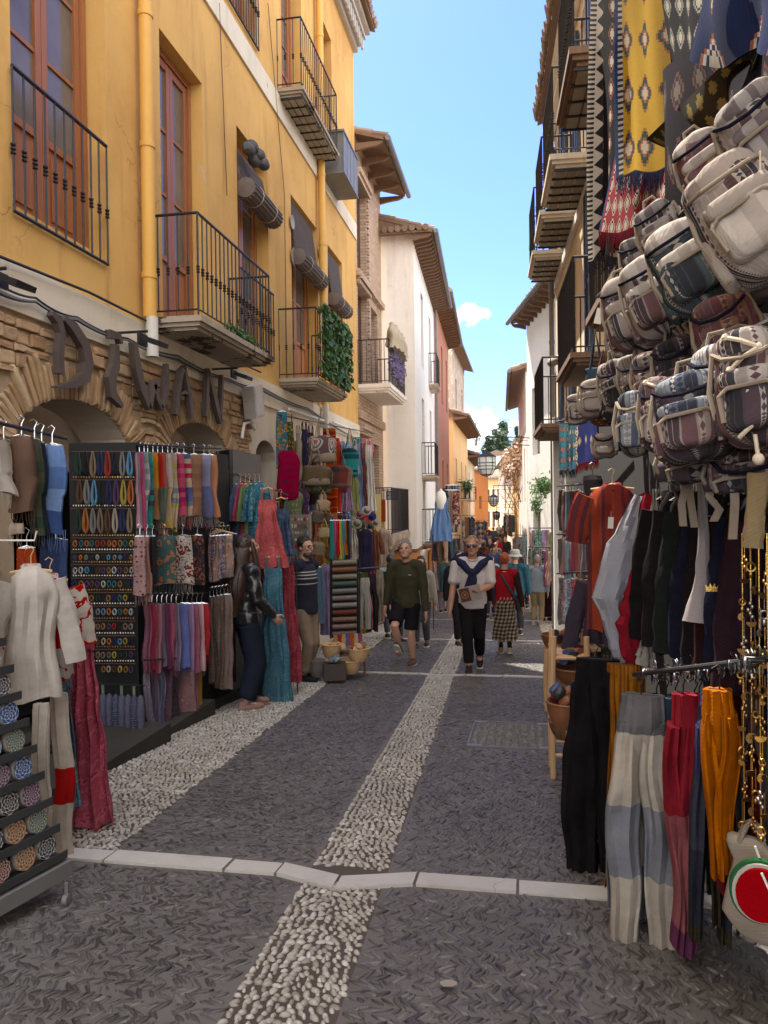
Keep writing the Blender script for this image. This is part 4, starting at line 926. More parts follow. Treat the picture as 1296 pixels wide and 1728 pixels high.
def shirt(p, W, L, mat, lab, yaw=0, sl=.45, slw=.055, cat='shirt', nm='shirt', group=None, flare=1.1, tag_=True, wood=True, collar=None, spread=.25, neck='v', cuff=None):
    a, n = axes(yaw); r = garment_root(nm, lab, cat, p, L, group); hw = W/2; q = V(p)-Z_*.045; mb = MB()
    drape(mb, q, a, n, [(0, hw*.30, .03, 0, 0, 0), (.045, hw*.80, .045, 0, 0, .2), (.12, hw*.95, .055, 0, 0, .5), (L*.45, hw*.92, .06), (L-.05, hw*flare, .06)], 4+W*5, .012, nv=26)
    mb.build('body', mat, r)
    if sl:
        for s_ in (-1, 1):
            m2 = MB(); t = q+a*(s_*hw*.80)-Z_*.07; e = t+a*(s_*sl*spread)-Z_*sl+n*rnd.uniform(-.02, .03)
            limb(m2, [t, t.lerp(e, .5)+a*s_*.015, e], [slw*1.25, slw*1.05, slw*.95], .55, a=a); s1 = m2.build('sleeve', mat, r)
            if cuff: m3 = MB(); limb(m3, [e+Z_*.03, e-Z_*.035], [slw*.98, slw*.8], .6, a=a, wr=.002); m3.build('cuff', cuff, s1)
    m2 = MB(); m2.tube([q+a*(hw*.30*math.cos(t))+n*(.034*math.sin(t))-Z_*(.0+.035*max(0, math.sin(t))) for t in [i*PI/6 for i in range(13)]], .011, 6); m2.build('collar', collar or mat, r)
    h = MB(); hanger(h, p, a, W*.8, .07, wood); h.build('hanger', M_palewood if wood else M_chrome, r)
    if tag_: t = MB(); card(t, q+n*.075+a*rnd.uniform(-.06, .06)-Z_*rnd.uniform(.06, .2), a, n, tilt=rnd.uniform(-.2, .2)); t.build('price_tag', M_card, r)
    return r
def dress(p, W, L, mat, lab, yaw=0, cat='dress', nm='dress', group=None, waist=.3, flare=1.6, folds=7, strap=.12, wood=True, amp=.018, trim=None):
    a, n = axes(yaw); r = garment_root(nm, lab, cat, p, L, group); hw = W/2; q = V(p)-Z_*.05; mb = MB(); w = L*waist
    drape(mb, q-Z_*strap, a, n, [(0, hw*.62, .022, 0, 0, .15), (w*.5, hw*.72, .045, 0, 0, .4), (w-strap*.5, hw*.66, .04, 0, 0, .5), (w+.2, hw*1.0, .06), (L-strap-.05, hw*flare, .075, 0, 0, 1.4)], folds, amp, nv=30)
    mb.build('cloth', mat, r); s_ = MB()
    for k in (-1, 1):
        for j in (-1, 1): s_.tube([q+a*k*hw*.42, q+a*k*hw*.46-Z_*(strap*.5)+n*j*.018, q+a*(k*hw*.42)-Z_*(strap+.02)+n*j*.02], .008, 5)
    s_.build('strap', trim or mat, r)
    h = MB(); hanger(h, p, a, hw*1.1, .055, wood); h.build('hanger', M_palewood if wood else M_chrome, r); return r
def skirt(p, W, L, mat, lab, yaw=0, flare=2.0, folds=9, cat='skirt', nm='skirt', group=None, amp=.02, band=None, dp=.05):
    a, n = axes(yaw); r = garment_root(nm, lab, cat, p, L, group); hw = W/2; q = V(p)-Z_*.03; mb = MB()
    drape(mb, q-Z_*.04, a, n, [(0, hw, dp*.5, 0, 0, .25), (L*.3, hw*(1+(flare-1)*.3), dp, 0, 0, .7), (L*.7, hw*(1+(flare-1)*.75), dp*1.2), (L-.07, hw*flare, dp*1.5, 0, 0, 1.3)], folds, amp, nv=28)
    mb.build('cloth', mat, r); b = MB(); drape(b, q, a, n, [(0, hw*.98, dp*.55), (.05, hw*1.02, dp*.62)], folds*2, .003, nv=3); b.build('waistband', band or mat, r)
    h = MB(); hanger(h, p, a, hw*1.6, .03, False); h.build('hanger', M_blackbox, r); return r
def trousers(p, W, L, mat, lab, yaw=0, cat='trousers', nm='trousers', group=None, split=.28, flare=1.1, band=None, gap=.02, sway=0):
    a, n = axes(yaw); r = garment_root(nm, lab, cat, p, L, group); hw = W/2; q = V(p)-Z_*.03; mb = MB(); S = L*split
    drape(mb, q, a, n, [(0, hw*.95, .03, 0, 0, .3), (S*.5, hw*1.08, .045), (S*.8, hw*.98, .04), (S+.04, hw*.8, .03)], 6, .008, nv=14, hem=.002); mb.build('seat', mat, r)
    for k in (-1, 1):
        m2 = MB(); drape(m2, q-Z_*(S*.42), a, n, [(0, hw*.50, .046, k*hw*.5), (L*.10, hw*.60, .052, k*hw*.53), (L*.36, hw*.66*flare, .055, k*(hw*.55+gap)+sway*.3), (L-S*.42-.03, hw*.50*flare, .04, k*(hw*.52+gap)+sway)], 4, .012, nv=22, v0=S*.42); m2.build('leg', mat, r)
    if band: b = MB(); drape(b, q+Z_*.005, a, n, [(0, hw*.8, .036), (.06, hw*.86, .04)], 12, .004, nv=4); b.build('waistband', band, r)
    h = MB(); hanger(h, p, a, hw*1.4, .03, False); h.build('hanger', M_blackbox, r); return r
def tote(p, W, H, mat, lab, yaw=0, dp=.10, base=None, cat='bag', nm='tote_bag', group=None, strap=.25, smat=None, e=.55):
    a, n = axes(yaw); r = garment_root(nm, lab, cat, p, H+strap, group); ax = (a, n, Z_); c = V(p)-Z_*(strap+H/2)
    mb = MB(); mb.sup(c, (W, dp, H), e, .5, ax, 20, 12)
    for i, v in enumerate(mb.v): v = V(v); k = (v-c).dot(Z_)/H; v += a*(.02*math.sin(k*9))+n*(.012*math.sin(v.dot(a)*30)); mb.v[i] = tuple(v)
    mb.build('bag_body', mat, r)
    if base: b = MB(); b.sup(c-Z_*H*.33, (W*1.02, dp*1.08, H*.4), e, .5, ax, 20, 8); b.build('base_panel', base, r)
    for j in (-1, 1):
        s_ = MB(); s_.tube([c+Z_*H*.44-a*W*.24+n*j*dp*.3, c+Z_*(H*.5+strap*.55)-a*W*.13+n*j*.02, V(p), c+Z_*(H*.5+strap*.55)+a*W*.13+n*j*.02, c+Z_*H*.44+a*W*.24+n*j*dp*.3], .008, 6); s_.build('strap', smat or base or mat, r)
    return r
def backpack(c, W, H, D, mats, lab, yaw=0, tilt=0, roll=0, nm='backpack', cat='backpack', group=None, tas=False, tagc=False, lace=False):
    """c = centre; a rounded body with hood, pockets, piping, side pockets, handle"""
    a, n = axes(yaw); z = Z_.copy()
    Rm = Matrix.Rotation(math.radians(tilt), 3, a); n = Rm @ n; z = Rm @ z
    Rm = Matrix.Rotation(math.radians(roll), 3, n); a = Rm @ a; z = Rm @ z
    ax = (a, n, z); c = V(c); r = thing(nm, lab, cat, (c.x, c.y, c.z-H/2), group)
    m0, m1, m2_, trim, dark = mats
    mb = MB(); mb.sup(c, (W, D, H), .62, .55, ax, 26, 18)
    for i, v in enumerate(mb.v):
        v = V(v); d = v-c; v += n*(.007*math.sin(d.dot(z)*22+d.dot(a)*9)+.022*mn.noise(d*13+c*7))+a*(.006*math.sin(d.dot(z)*27)+.014*mn.noise(d*9+c*5))-Z_*(.02*abs(mn.noise(d*7+c))); mb.v[i] = tuple(v)
    mb.build('body', m0, r)
    pk = c+n*(D*.50)-z*(H*.17); q = MB(); q.sup(pk, (W*.74, D*.42, H*.46), .5, .45, ax, 22, 12)
    for i, v in enumerate(q.v): v = V(v); q.v[i] = tuple(v+n*.018*mn.noise((v-pk)*16+c*3)+a*.008*mn.noise((v-pk)*12+c*2))
    po = q.build('front_pocket', m1, r)
    q = MB(); q.sup(pk+z*H*.20+n*D*.035, (W*.76, D*.42, H*.17), .5, .6, ax, 20, 8); q.build('pocket_flap', m2_, po)
    q = MB(); zc = pk+n*(D*.215); q.tube([zc-a*W*.34-z*H*.15, zc-a*W*.36+z*H*.07, zc-a*W*.25+z*H*.125, zc+a*W*.25+z*H*.125, zc+a*W*.36+z*H*.07, zc+a*W*.34-z*H*.15], .006, 6); q.build('piping', trim, po)
    hd = c+z*(H*.34)+n*D*.16; q = MB(); q.sup(hd, (W*.84, D*.88, H*.30), .75, .75, ax, 22, 10)
    for i, v in enumerate(q.v): v = V(v); q.v[i] = tuple(v+n*.02*mn.noise((v-hd)*14+c*3)-Z_*.02*abs(mn.noise((v-hd)*9+c)))
    h = q.build('hood', m2_, r)
    q = MB(); zc = hd+n*(D*.40)-z*H*.10; q.tube([zc-a*W*.43+z*.02-n*.03, zc-a*W*.25+n*.03-z*.015, zc+n*.045-z*.025, zc+a*W*.25+n*.03-z*.015, zc+a*W*.43+z*.02-n*.03], .006, 6); q.build('piping', dark, h)
    for k in (-1, 1):
        q = MB(); q.sup(c+a*(k*W*.47)-z*H*.2, (W*.2, D*.6, H*.42), .6, .5, ax, 14, 8); q.build('side_pocket', m1 if k < 0 else m0, r)
        q = MB(); q.tube([c+a*k*W*.46+z*H*.36+n*D*.1, c+a*k*W*.54+n*D*.30, c+a*k*W*.48-z*H*.40+n*D*.2], .007, 6); q.build('trim', trim, r)
    if rnd.random() < .4: q = MB(); q.tube([c+z*H*.47-a*.035, c+z*(H*.47+.05)-a*.02, c+z*(H*.47+.05)+a*.02, c+z*H*.47+a*.035], .006, 6); q.build('handle', trim, r)
    if tas:
        q = MB(); t = c+a*W*.33+z*H*.12+n*D*.58; q.tube([t+Z_*.05, t], .003, 5); q.lathe(t-Z_*.02, [(.004, .02), (.012, .012), (.010, 0), (.013, -.01), (.017, -.09), (.012, -.095)], 9)
        for k in range(12): th = k*.524; q.tube([t-Z_*.03+a*.011*math.cos(th)+n*.011*math.sin(th), t-Z_*.125+a*.018*math.cos(th)+n*.018*math.sin(th)], .0025, 4)
        q.build('tassel', M_rope, r)
    if tagc: q = MB(); card(q, c+n*D*.72+z*H*.02, a, n, .045, .06, .05); q.build('price_tag', M_card, r)
    if lace:
        q = MB(); o = n*(D*.55)
        for i in range(6):
            z0 = H*(.40-.14*i); z1 = z0-H*.14; s_ = 1 if i % 2 else -1
            q.tube([c+o+z*z0+a*s_*W*.2, c+o+n*.015+z*(z0+z1)/2, c+o+z*z1-a*s_*W*.2], .006, 6)
            q.sup(c+o+z*z0+a*s_*W*.2, (.02, .02, .02), 1, 1, None, 6, 4)
        q.tube([c+o-z*H*.44, c+o-z*H*.62], .005, 6); q.sup(c+o-z*H*.64, (.03, .03, .03), 1, 1, None, 8, 5); q.build('cord_lacing', M_rope, r)
    return r
def hat(c, r_, lab, mat, nm='sun_hat', tilt=None, band=None, group=None):
    ax = axes(rnd.uniform(-30, 30)); n = (ax[1]*.9+Z_*.4).normalized() if tilt is None else tilt; a = ax[0]; b = n.cross(a).normalized()
    root = thing(nm, lab, 'hat', tuple(V(c)-Z_*r_), group); m = MB(); m.lathe(c, [(r_, 0), (r_*.98, .012), (r_*.6, .01), (r_*.56, .06), (r_*.45, .095), (.001, .105)], 18, (a, b, n)); m.build('crown', mat, root)
    m = MB(); m.lathe(c, [(r_*.59, .012), (r_*.595, .035), (r_*.57, .035)], 18, (a, b, n)); m.build('hat_band', band or M_iron, root); return root
def rail(lab, p, q, r=.012, nm='clothes_rail', posts=()):
    root = thing(nm, lab, 'rail', tuple((V(p)+V(q))/2)); mb = MB(); mb.tube([p, q], r, 8); mb.build('bar', M_iron, root)
    for t in posts: t_ = V(p).lerp(V(q), t); mb = MB(); mb.tube([t_, V((t_.x, t_.y, gz(t_.y)))], r*.9, 8); mb.build('post', M_iron, root)
    return root
def px(u, v, d): return at_d(u, v, d)
F_PL = lambda *c: fabric('plain', [c])
# ------------------------------------------------------------------ left side: near clothes, spice-bright cloths
K = 1/1300.0
def S(u, v0, v1, w, d, mat, lab, f=scarf, **k): return f(px(u, v0, d), w*d*K, (v1-v0)*d*K, mat, lab, **k)
plaid = lambda *c, s=1: fabric('plaid', list(c), s)
# top-left hanging scarves
S(6, 722, 835, 30, 3.35, fabric('plain', [(.50, .46, .42)]), 'cream knitted scarf at the very left edge above the wooden hangers', yaw=40)
S(36, 716, 862, 38, 3.45, fabric('plain', [(.16, .10, .075)]), 'thick brown fleece scarf beside the green tartan one at the left edge', yaw=20, fr=True, depth=.035)
S(58, 722, 900, 22, 3.55, plaid((.05, .09, .06), (.12, .10, .07), (.03, .05, .04)), 'dark green tartan scarf between the brown fleece and the blue check', yaw=35)
S(70, 728, 905, 14, 3.62, fabric('plain', [(.02, .03, .06)]), 'black navy scarf hidden behind the blue checked scarf', yaw=40)
S(88, 732, 898, 40, 3.7, fabric('bands', [(.20, .32, .62), (.13, .22, .48), (.26, .40, .70), (.07, .13, .34), (.05, .10, .26), (.12, .24, .60)], 1.6), 'blue checked scarf with long fringe hanging at upper left', yaw=12, frl=.10)
S(24, 862, 900, 26, 3.4, fabric('plain', [(.42, .34, .27)]), 'small beige ribbed knit under the brown fleece scarf', fr=True, hang=False)
S(45, 905, 985, 34, 3.6, fabric('paisley', [(.45, .08, .04), (.70, .22, .08), (.30, .04, .03)], 1.2), 'red and orange patterned scarf folded over the white bar', yaw=15, fr=False)
S(94, 892, 1078, 48, 3.75, fabric('plain', [(.055, .09, .21)]), 'plain blue scarf hanging under the blue checked scarf', yaw=10, fr=False)
rail('white metal rail carrying the scarves at the left edge', px(-60, 700, 3.0), px(112, 740, 3.9), .009)
# white wire basket label rail piece
sgn = thing('price_sign', 'white wire lettering rack above the red patterned scarf', 'sign', tuple(px(30, 925, 3.3)))
mb = MB(); mb.tube([px(0, 912, 3.3), px(58, 912, 3.3), px(62, 896, 3.3)], .004, 6); mb.build('wire', M_whiteplastic, sgn)
# white kaftan
a_, n_ = axes(20)
kf = shirt(px(52, 938, 3.35), .21, .62, fabric('stripe', [(.62, .58, .54), (.56, .52, .48), (.66, .62, .58), (.60, .55, .5)], .8), 'white crinkled kaftan with silver threads on wooden hangers at the left', yaw=24, sl=.36, slw=.045, cat='kaftan', nm='kaftan', flare=1.15, tag_=False)
S(66, 1165, 1462, 30, 3.3, fabric('ombre', [(.58, .53, .47), (.62, .56, .5), (.52, .45, .4)]), 'long white gauze trousers hanging below the kaftan', cat='trousers', nm='trousers', hang=False, fr=False, folds=4)
shirt(px(84, 955, 3.55), .19, .52, fabric('floral', [(.62, .56, .50), (.50, .03, .03), (.45, .025, .025), (.42, .03, .03)], .35), 'white tunic with big red flowers behind the kaftan', yaw=28, sl=.26, slw=.06, cat='tunic', nm='tunic', tag_=False)
S(102, 1150, 1452, 32, 3.5, fabric('bands', [(.60, .54, .48), (.60, .54, .48), (.42, .03, .03), (.55, .5, .44), (.60, .54, .48), (.42, .03, .03), (.10, .26, .24)], .86), 'white trousers with red flower patches and a teal hem', cat='trousers', nm='trousers', hang=False, fr=False, folds=3, yaw=20)
skirt(px(138, 1068, 3.9), 36*3.95*K, 318*3.95*K, fabric('floral', [(.52, .11, .17), (.62, .20, .26), (.42, .07, .12), (.58, .16, .21)], 1.3), 'long crimson velvet skirt with faint flowers hanging at the left', yaw=10, flare=2.7, folds=7, amp=.04)
skirt(px(108, 1130, 3.75), 20*3.75*K, 232*3.75*K, fabric('floral', [(.12, .24, .34), (.30, .42, .48), (.08, .16, .24), (.2, .34, .42)], 1.6), 'pale blue printed skirt half hidden behind the crimson one', yaw=24, flare=2.0, folds=5)
# ---- coaster rack: slanted black shelves full of round ceramic coasters
rk = thing('coaster_rack', 'black slanted shelf rack of round ceramic coasters at the lower left', 'display rack', (-2.0, 2.3, gz(2.3)))
u_ = V((.24, .97, 0)).normalized(); nf = V((u_.y, -u_.x, 0)); P0 = V((-1.84, 2.80, gz(2.8)+.17)); ROWS = 13; SH = .107
def rp(s, h, d=0): return P0-u_*(s+.13*h)+Z_*h*1.0+nf*(d-.22*h)     # s leftwards from the right end, h up
mb = MB()
mb.obox(rp(.75, ROWS*SH/2+.02, -.06), (1.5, .012, ROWS*SH+.1), (u_, (nf+Z_*.12).normalized(), (Z_-nf*.12).normalized())); mb.build('back_board', M_blackbox, rk, smooth=False)
for k in range(ROWS):
    mb = MB(); mb.obox(rp(.75, k*SH-.005, 0), (1.5, .085, .010), (u_, nf, Z_)); mb.obox(rp(.75, k*SH+.008, .045), (1.5, .006, .03), (u_, nf, Z_)); mb.build('shelf', simple('shelf_metal', (.05, .052, .055), .45, .3, .3, 6, .1), rk, smooth=False)
mb = MB(); mb.obox(rp(.75, -.05, .0), (1.5, .10, .06), (u_, nf, Z_)); mb.build('base', M_greybox, rk, smooth=False)
for s_ in (.08, 1.3):
    mb = MB(); c = rp(s_, -.14, .07); mb.lathe(V((c.x, c.y, gz(c.y)+.024)), [(.001, -.012), (.022, -.01), (.022, .01), (.001, .012)], 10, (Y_, Z_, X_)); mb.tube([V((c.x, c.y, gz(c.y)+.024)), V((c.x, c.y, gz(c.y)+.09))], .008, 6); mb.build('castor', M_greybox, rk)
def coasterm(i, c0, c1, c2):
    m, nt, b = newmat('glazed_coaster'); co = opos(nt); s = nd(nt, 'SeparateXYZ', {0: nd(nt, 'TexCoord').outputs['UV']})
    x, y = s.outputs[0], s.outputs[1]; r = ma(nt, 'SQRT', ma(nt, 'ADD', ma(nt, 'MULTIPLY', x, x), ma(nt, 'MULTIPLY', y, y))); th = ma(nt, 'ARCTAN2', y, x)
    k = 6+2*(i % 4); w1 = ma(nt, 'SINE', ma(nt, 'ADD', ma(nt, 'MULTIPLY', th, float(k)), i*1.0)); w2 = ma(nt, 'SINE', ma(nt, 'MULTIPLY', r, 380+40.0*(i % 3)))
    f = ma(nt, 'MULTIPLY', ma(nt, 'ADD', ma(nt, 'ADD', w1, w2), 2.0), .25)
    nt.links.new(mixc(nt, ma(nt, 'MULTIPLY', noise(nt, co, 60, 2), .3), ramp(nt, f, [(0, c0), (.38, c1), (.55, c0), (.72, c2)], 'CONSTANT'), (.05, .05, .06)), b.inputs['Base Color']); b.inputs['Roughness'].default_value = .18; return m
CO = [('blue and white', (.03, .07, .24), (.55, .58, .6), (.05, .12, .34)), ('orange and cream', (.40, .16, .05), (.55, .46, .34), (.10, .12, .12)), ('rust and white', (.28, .08, .05), (.56, .5, .45), (.04, .05, .09)), ('teal and cream', (.04, .15, .16), (.5, .5, .42), (.30, .18, .06)),
      ('black and white', (.03, .03, .035), (.58, .56, .52), (.10, .10, .14)), ('brown and beige', (.16, .09, .05), (.42, .33, .24), (.05, .06, .08)), ('violet and grey', (.12, .08, .16), (.45, .42, .42), (.20, .05, .06)), ('pale blue and yellow', (.18, .30, .44), (.56, .5, .3), (.5, .5, .48))]
COM = [coasterm(i, *c[1:]) for i, c in enumerate(CO)]
ORD = ['bottom', 'second', 'third', 'fourth', 'fifth', 'sixth', 'seventh', 'eighth', 'ninth', 'tenth', 'eleventh', 'twelfth', 'top']
NTH = ['first', 'second', 'third', 'fourth', 'fifth', 'sixth', 'seventh', 'eighth', 'ninth', 'tenth', 'eleventh', 'twelfth', 'thirteenth', 'fourteenth']
for k in range(ROWS):
    for j in range(5):
        i = rnd.randrange(len(CO)); s_ = .055+j*.106+rnd.uniform(-.006, .006); c = rp(s_, k*SH+.050, .012); nn = (nf+Z_*.15).normalized(); zz = u_.cross(nn); m = MB()
        m.lathe(c, [(.046, -.03), (.047, -.004), (.045, 0)], 20, (u_, zz, nn)); m.cm = 1; b = len(m.v)
        m.add([c+u_*.0445*math.cos(q)+zz*.0445*math.sin(q)+nn*.0008 for q in [2*PI*t/20 for t in range(20)]], [tuple(range(20))], [[(.0445*math.cos(2*PI*t/20), .0445*math.sin(2*PI*t/20)) for t in range(20)]])
        ob = m.build('coaster_stack', [simple('coaster_edge', (.25, .22, .19), .4), COM[i]], None, origin=c)
        tag(ob, f'{CO[i][0]} round coaster stack, {NTH[j]} from the right on the {ORD[k]} shelf', 'coasters', 'ceramic coasters on the slanted rack')
# ------------------------------------------------------------------ jewellery cabinet
JB = thing('jewellery_cabinet', 'tall black cabinet hung with bead necklaces and bracelets before the first arch', 'cabinet', tuple(px(180, 1230, 6.2)))
DJ = 6.05
jp = lambda u, v, dd=0: px(u, v, DJ-dd)
mb = MB(); A0, A1 = jp(117, 748), jp(229, 744); B1 = px(383, 762, 7.65)
zt, zb_ = A0.z, jp(180, 1252).z
def slab(mb, p, q, th, z0, z1):
    d = (q-p); d.z = 0; d.normalize(); n = V((d.y, -d.x, 0)); m_ = (p+q)/2; mb.obox((m_.x, m_.y, (z0+z1)/2), ((V((q.x-p.x, q.y-p.y, 0))).length, th, z1-z0), (d, n, Z_))
slab(mb, A0, A1, .03, zb_, zt); mb.build('front_board', M_blackbox, JB, smooth=False)
mb = MB(); slab(mb, A1+V((-.02, .05, 0)), B1, .03, zb_, zt); mb.build('side_board', M_blackbox, JB, smooth=False)
mb = MB(); mb.add([V((A0.x, A0.y, zt)), V((A1.x, A1.y, zt)), V((B1.x, B1.y, zt)), V((-3.55, B1.y, zt))], [(0, 1, 2, 3)]); mb.build('top_board', M_blackbox, JB, smooth=False)
ROWV = [762, 810, 858, 908, 932, 953, 976, 1000, 1023, 1048, 1073, 1096, 1120]
for v in ROWV: mb = MB(); mb.tube([jp(120, v, .05), jp(229, v, .05)], .004, 5); mb.build('hook_rail', M_rust, JB)
COLS = {'dark green': (.03, .07, .05), 'black': (.02, .02, .022), 'tan': (.32, .22, .13), 'navy': (.03, .04, .14), 'red': (.42, .05, .03), 'grey': (.30, .28, .26), 'light blue': (.14, .38, .60), 'yellow': (.55, .40, .06),
        'orange': (.60, .18, .03), 'brown': (.16, .08, .04), 'cream': (.55, .48, .38), 'teal': (.05, .20, .20), 'amber': (.40, .20, .05), 'white': (.62, .6, .57), 'violet': (.14, .06, .18)}
def beadm(nm):
    key = 'bead_'+nm.replace(' ', '_')
    if key in _mc: return _mc[key]
    m, nt, b = newmat(key); sp = nd(nt, 'SeparateXYZ', {0: uvn(nt)}); w_ = ma(nt, 'SINE', ma(nt, 'MULTIPLY', sp.outputs[1], 900.0)); c = COLS[nm]
    nt.links.new(mixc(nt, sm(nt, w_, -1, .2), tuple(x*.25 for x in c), tuple(min(1, x*1.35) for x in c)), b.inputs['Base Color']); b.inputs['Roughness'].default_value = .22
    bump(nt, b, w_, .8, .004); _mc[key] = m; return m
ROWN = ['top', 'second', 'third']
NC = [['dark green', 'black', 'tan', 'navy', 'red', 'black', 'grey', 'light blue'], ['brown', 'grey', 'light blue', 'black', 'navy', 'violet', 'yellow', 'orange'], ['dark green', 'orange', 'grey', 'tan', 'brown', 'cream', 'navy', 'tan']]
for r_ in range(3):
    for i, cn in enumerate(NC[r_]):
        u = 132+i*12.4+(r_ == 1)*2; c = jp(u, ROWV[r_], .06); a, n = axes(); mb = MB(); H = .19
        for k in range(6):
            w = .016+.006*(k % 3)+rnd.uniform(-.002, .003); h = H*rnd.uniform(.9, 1.06); o = n*(.004*(k-2))
            mb.tube([c+o+a*(w*math.sin(t)*(1 if t < PI else 1))*(.35+.65*(1-math.cos(t))/2)-Z_*(h*(1-math.cos(t))/2) for t in [2*PI*q/14 for q in range(15)]], .0034, 5, caps=False)
        b2 = mb.build('bead_necklace', beadm(cn), None, origin=tuple(c))
        tag(b2, f'bundle of {cn} bead necklaces, {NTH[i]} from left in the {ROWN[r_]} necklace row', 'necklace', 'bead necklaces on the black cabinet')
tags = MB()
BC = list(COLS)
for r_ in range(3, 13):
    row = [BC[rnd.randrange(len(BC))] for _ in range(11)]
    for i, cn in enumerate(row):
        if rnd.random() < .06: continue
        u = 127+i*9.4+rnd.uniform(-.8, .8); c = jp(u, ROWV[r_]+1, .06); a, n = axes(); mb = MB(); rr = .0165 if r_ != 4 else .012
        for k in range(3):
            o = n*(.007*(k-1)); cc = c+o-Z_*(rr+.022+rnd.uniform(-.003, .003)); rr2 = rr*rnd.uniform(.9, 1.1)
            mb.tube([cc+a*(rr2*.78*math.sin(t))+Z_*(rr2*1.35*math.cos(t)) for t in [2*PI*q/10 for q in range(11)]], .0034, 5, caps=False)
        b2 = mb.build('bead_bracelet', beadm(cn), None, origin=tuple(c))
        tag(b2, f'{cn} bead bracelets, {NTH[i]} from left in the {NTH[r_-3]} bracelet row down', 'bracelet', 'bead bracelets on the black cabinet')
# thin gold labels of the hooks, one strip per row
for r_ in range(1, 13):
    mb = MB()
    for i in range(24):
        p = jp(124+i*4.4, ROWV[r_]-5, .055); mb.obox(p, (.009, .001, rnd.uniform(.006, .014)), (*axes()[:2], Z_))
    mb.build('hook_labels', M_gold if r_ % 2 else M_card, JB, smooth=False)
# low rail with folded blue umbrellas
for i in range(8):
    u = 163+i*10.5; d = 5.9-.02*i; c = px(u, 1158+i*.5, d); ub = thing('folded_umbrella', f'folded blue patterned umbrella, {NTH[i]} from left under the jewellery cabinet', 'umbrella', (c.x, c.y, c.z-.44), 'folded umbrellas under the cabinet')
    m = MB(); m.lathe(c-Z_*.05, [(.006, .0), (.022, -.02), (.030, -.12), (.028, -.30), (.014, -.41), (.004, -.43)], 12); m.build('cover', fabric('paisley', [(.10, .11, .19), (.28, .28, .36), (.05, .06, .12), (.34, .32, .36)], 2.2) if i % 3 else fabric('dots', [(.06, .08, .16), (.4, .4, .42)], 2), ub)
    m = MB(); m.tube([c+Z_*.02, c-Z_*.05], .011 if i in (1, 4, 6) else .007, 8); m.build('handle', F_PL(.30, .40, .26) if i in (1, 4, 6) else M_blackbox, ub)
rail('thin black rail of umbrellas under the jewellery cabinet', px(150, 1153, 5.9), px(245, 1157, 5.72), .006)
# ------------------------------------------------------------------ scarf rails on the cabinet side
def sd(u): return 5.95+(u-232)/143*1.45
fab = fabric
T1 = [(233, 'stripe', [(.40, .08, .16), (.55, .3, .38), (.2, .2, .24)], 'pink and grey striped'), (241, 'hstripe', [(.5, .52, .54), (.3, .34, .38), (.6, .6, .6)], 'pale grey striped'), (247, 'hstripe', [(.03, .20, .19), (.04, .26, .24), (.05, .06, .08)], 'dark teal'), (256, 'bands', [(.52, .24, .05), (.30, .16, .08), (.14, .12, .08)], 'orange and brown'),
      (264, 'bands', [(.45, .04, .03), (.10, .12, .09), (.12, .16, .12)], 'red and green'), (272, 'bands', [(.46, .12, .10), (.14, .2, .15), (.5, .2, .1)], 'brick red and olive'), (281, 'bands', [(.56, .48, .44), (.48, .34, .2), (.52, .36, .1)], 'cream and gold'), (288, 'hstripe', [(.45, .38, .12), (.5, .4, .3), (.2, .25, .3)], 'mustard striped'),
      (297, 'hstripe', [(.40, .05, .12), (.48, .1, .16), (.3, .03, .1)], 'magenta striped'), (308, 'hstripe', [(.44, .05, .10), (.12, .2, .15), (.55, .4, .3), (.10, .12, .28), (.5, .08, .1)], 'red tartan'), (325, 'plaid', [(.20, .10, .07), (.28, .15, .10), (.16, .08, .05)], 'chestnut brown'), (342, 'bands', [(.28, .28, .42), (.13, .14, .26), (.32, .25, .34)], 'lilac and navy'), (352, 'plain', [(.55, .26, .16)], 'salmon')]
for i, (u, kd, cs, nm) in enumerate(T1):
    d = sd(u)-.15*(i > 9); big = i > 7
    S(u+2, 752+(u-233)*.05, (878 if not big else 872)+rnd.uniform(-4, 28)*(0 if big else 1), 15 if not big else 26, d, fab(kd, cs, 1.2), f'{nm} scarf with fringe on the top rail beside the jewellery cabinet', yaw=(35 if not big else 5), folds=2.5, frl=.11, frmat=F_PL(*[min(1, x*1.1) for x in cs[-1]]) if i % 2 else F_PL(.55, .48, .42), group='scarves on the top rail')
rail('top black rail of scarves beside the jewellery cabinet', px(228, 750, 5.85), px(372, 757, 7.4), .008)
T2 = [(236, 'dots', [(.45, .30, .30), (.2, .05, .07)], 20, 30, 'pale pink dotted'), (247, 'stripe', [(.38, .2, .17), (.44, .26, .22)], 12, 15, 'dusty rose'), (257, 'plain', [(.03, .025, .03)], 14, 10, 'black'), (277, 'floral', [(.055, .11, .105), (.42, .18, .10), (.06, .12, .115), (.07, .14, .13)], 42, 0, 'dark teal embroidered'), (308, 'floral', [(.60, .55, .48), (.20, .03, .03), (.58, .53, .47), (.15, .16, .14)], 32, 0, 'cream embroidered'), (333, 'floral', [(.035, .03, .04), (.35, .12, .07), (.05, .04, .05), (.2, .1, .08)], 22, 20, 'black floral')]
for u, kd, cs, w_, yw, nm in T2:
    S(u, 893, 985+(u == 236)*18+(u == 247)*30, w_, sd(u)-.12, fab(kd, cs, .9), f'{nm} shawl with fringe on the second rail beside the cabinet', yaw=yw, cat='shawl', nm='shawl', folds=3, frl=.10, frmat=F_PL(*cs[0]), group='shawls on the second rail')
rail('second black rail carrying embroidered shawls', px(230, 893, 5.85), px(350, 890, 7.2), .007)
T3 = ['mauve', 'crimson', 'dusty pink', 'slate', 'plum', 'rose', 'grey violet', 'periwinkle', 'lilac', 'old rose', 'pale pink', 'scarlet']
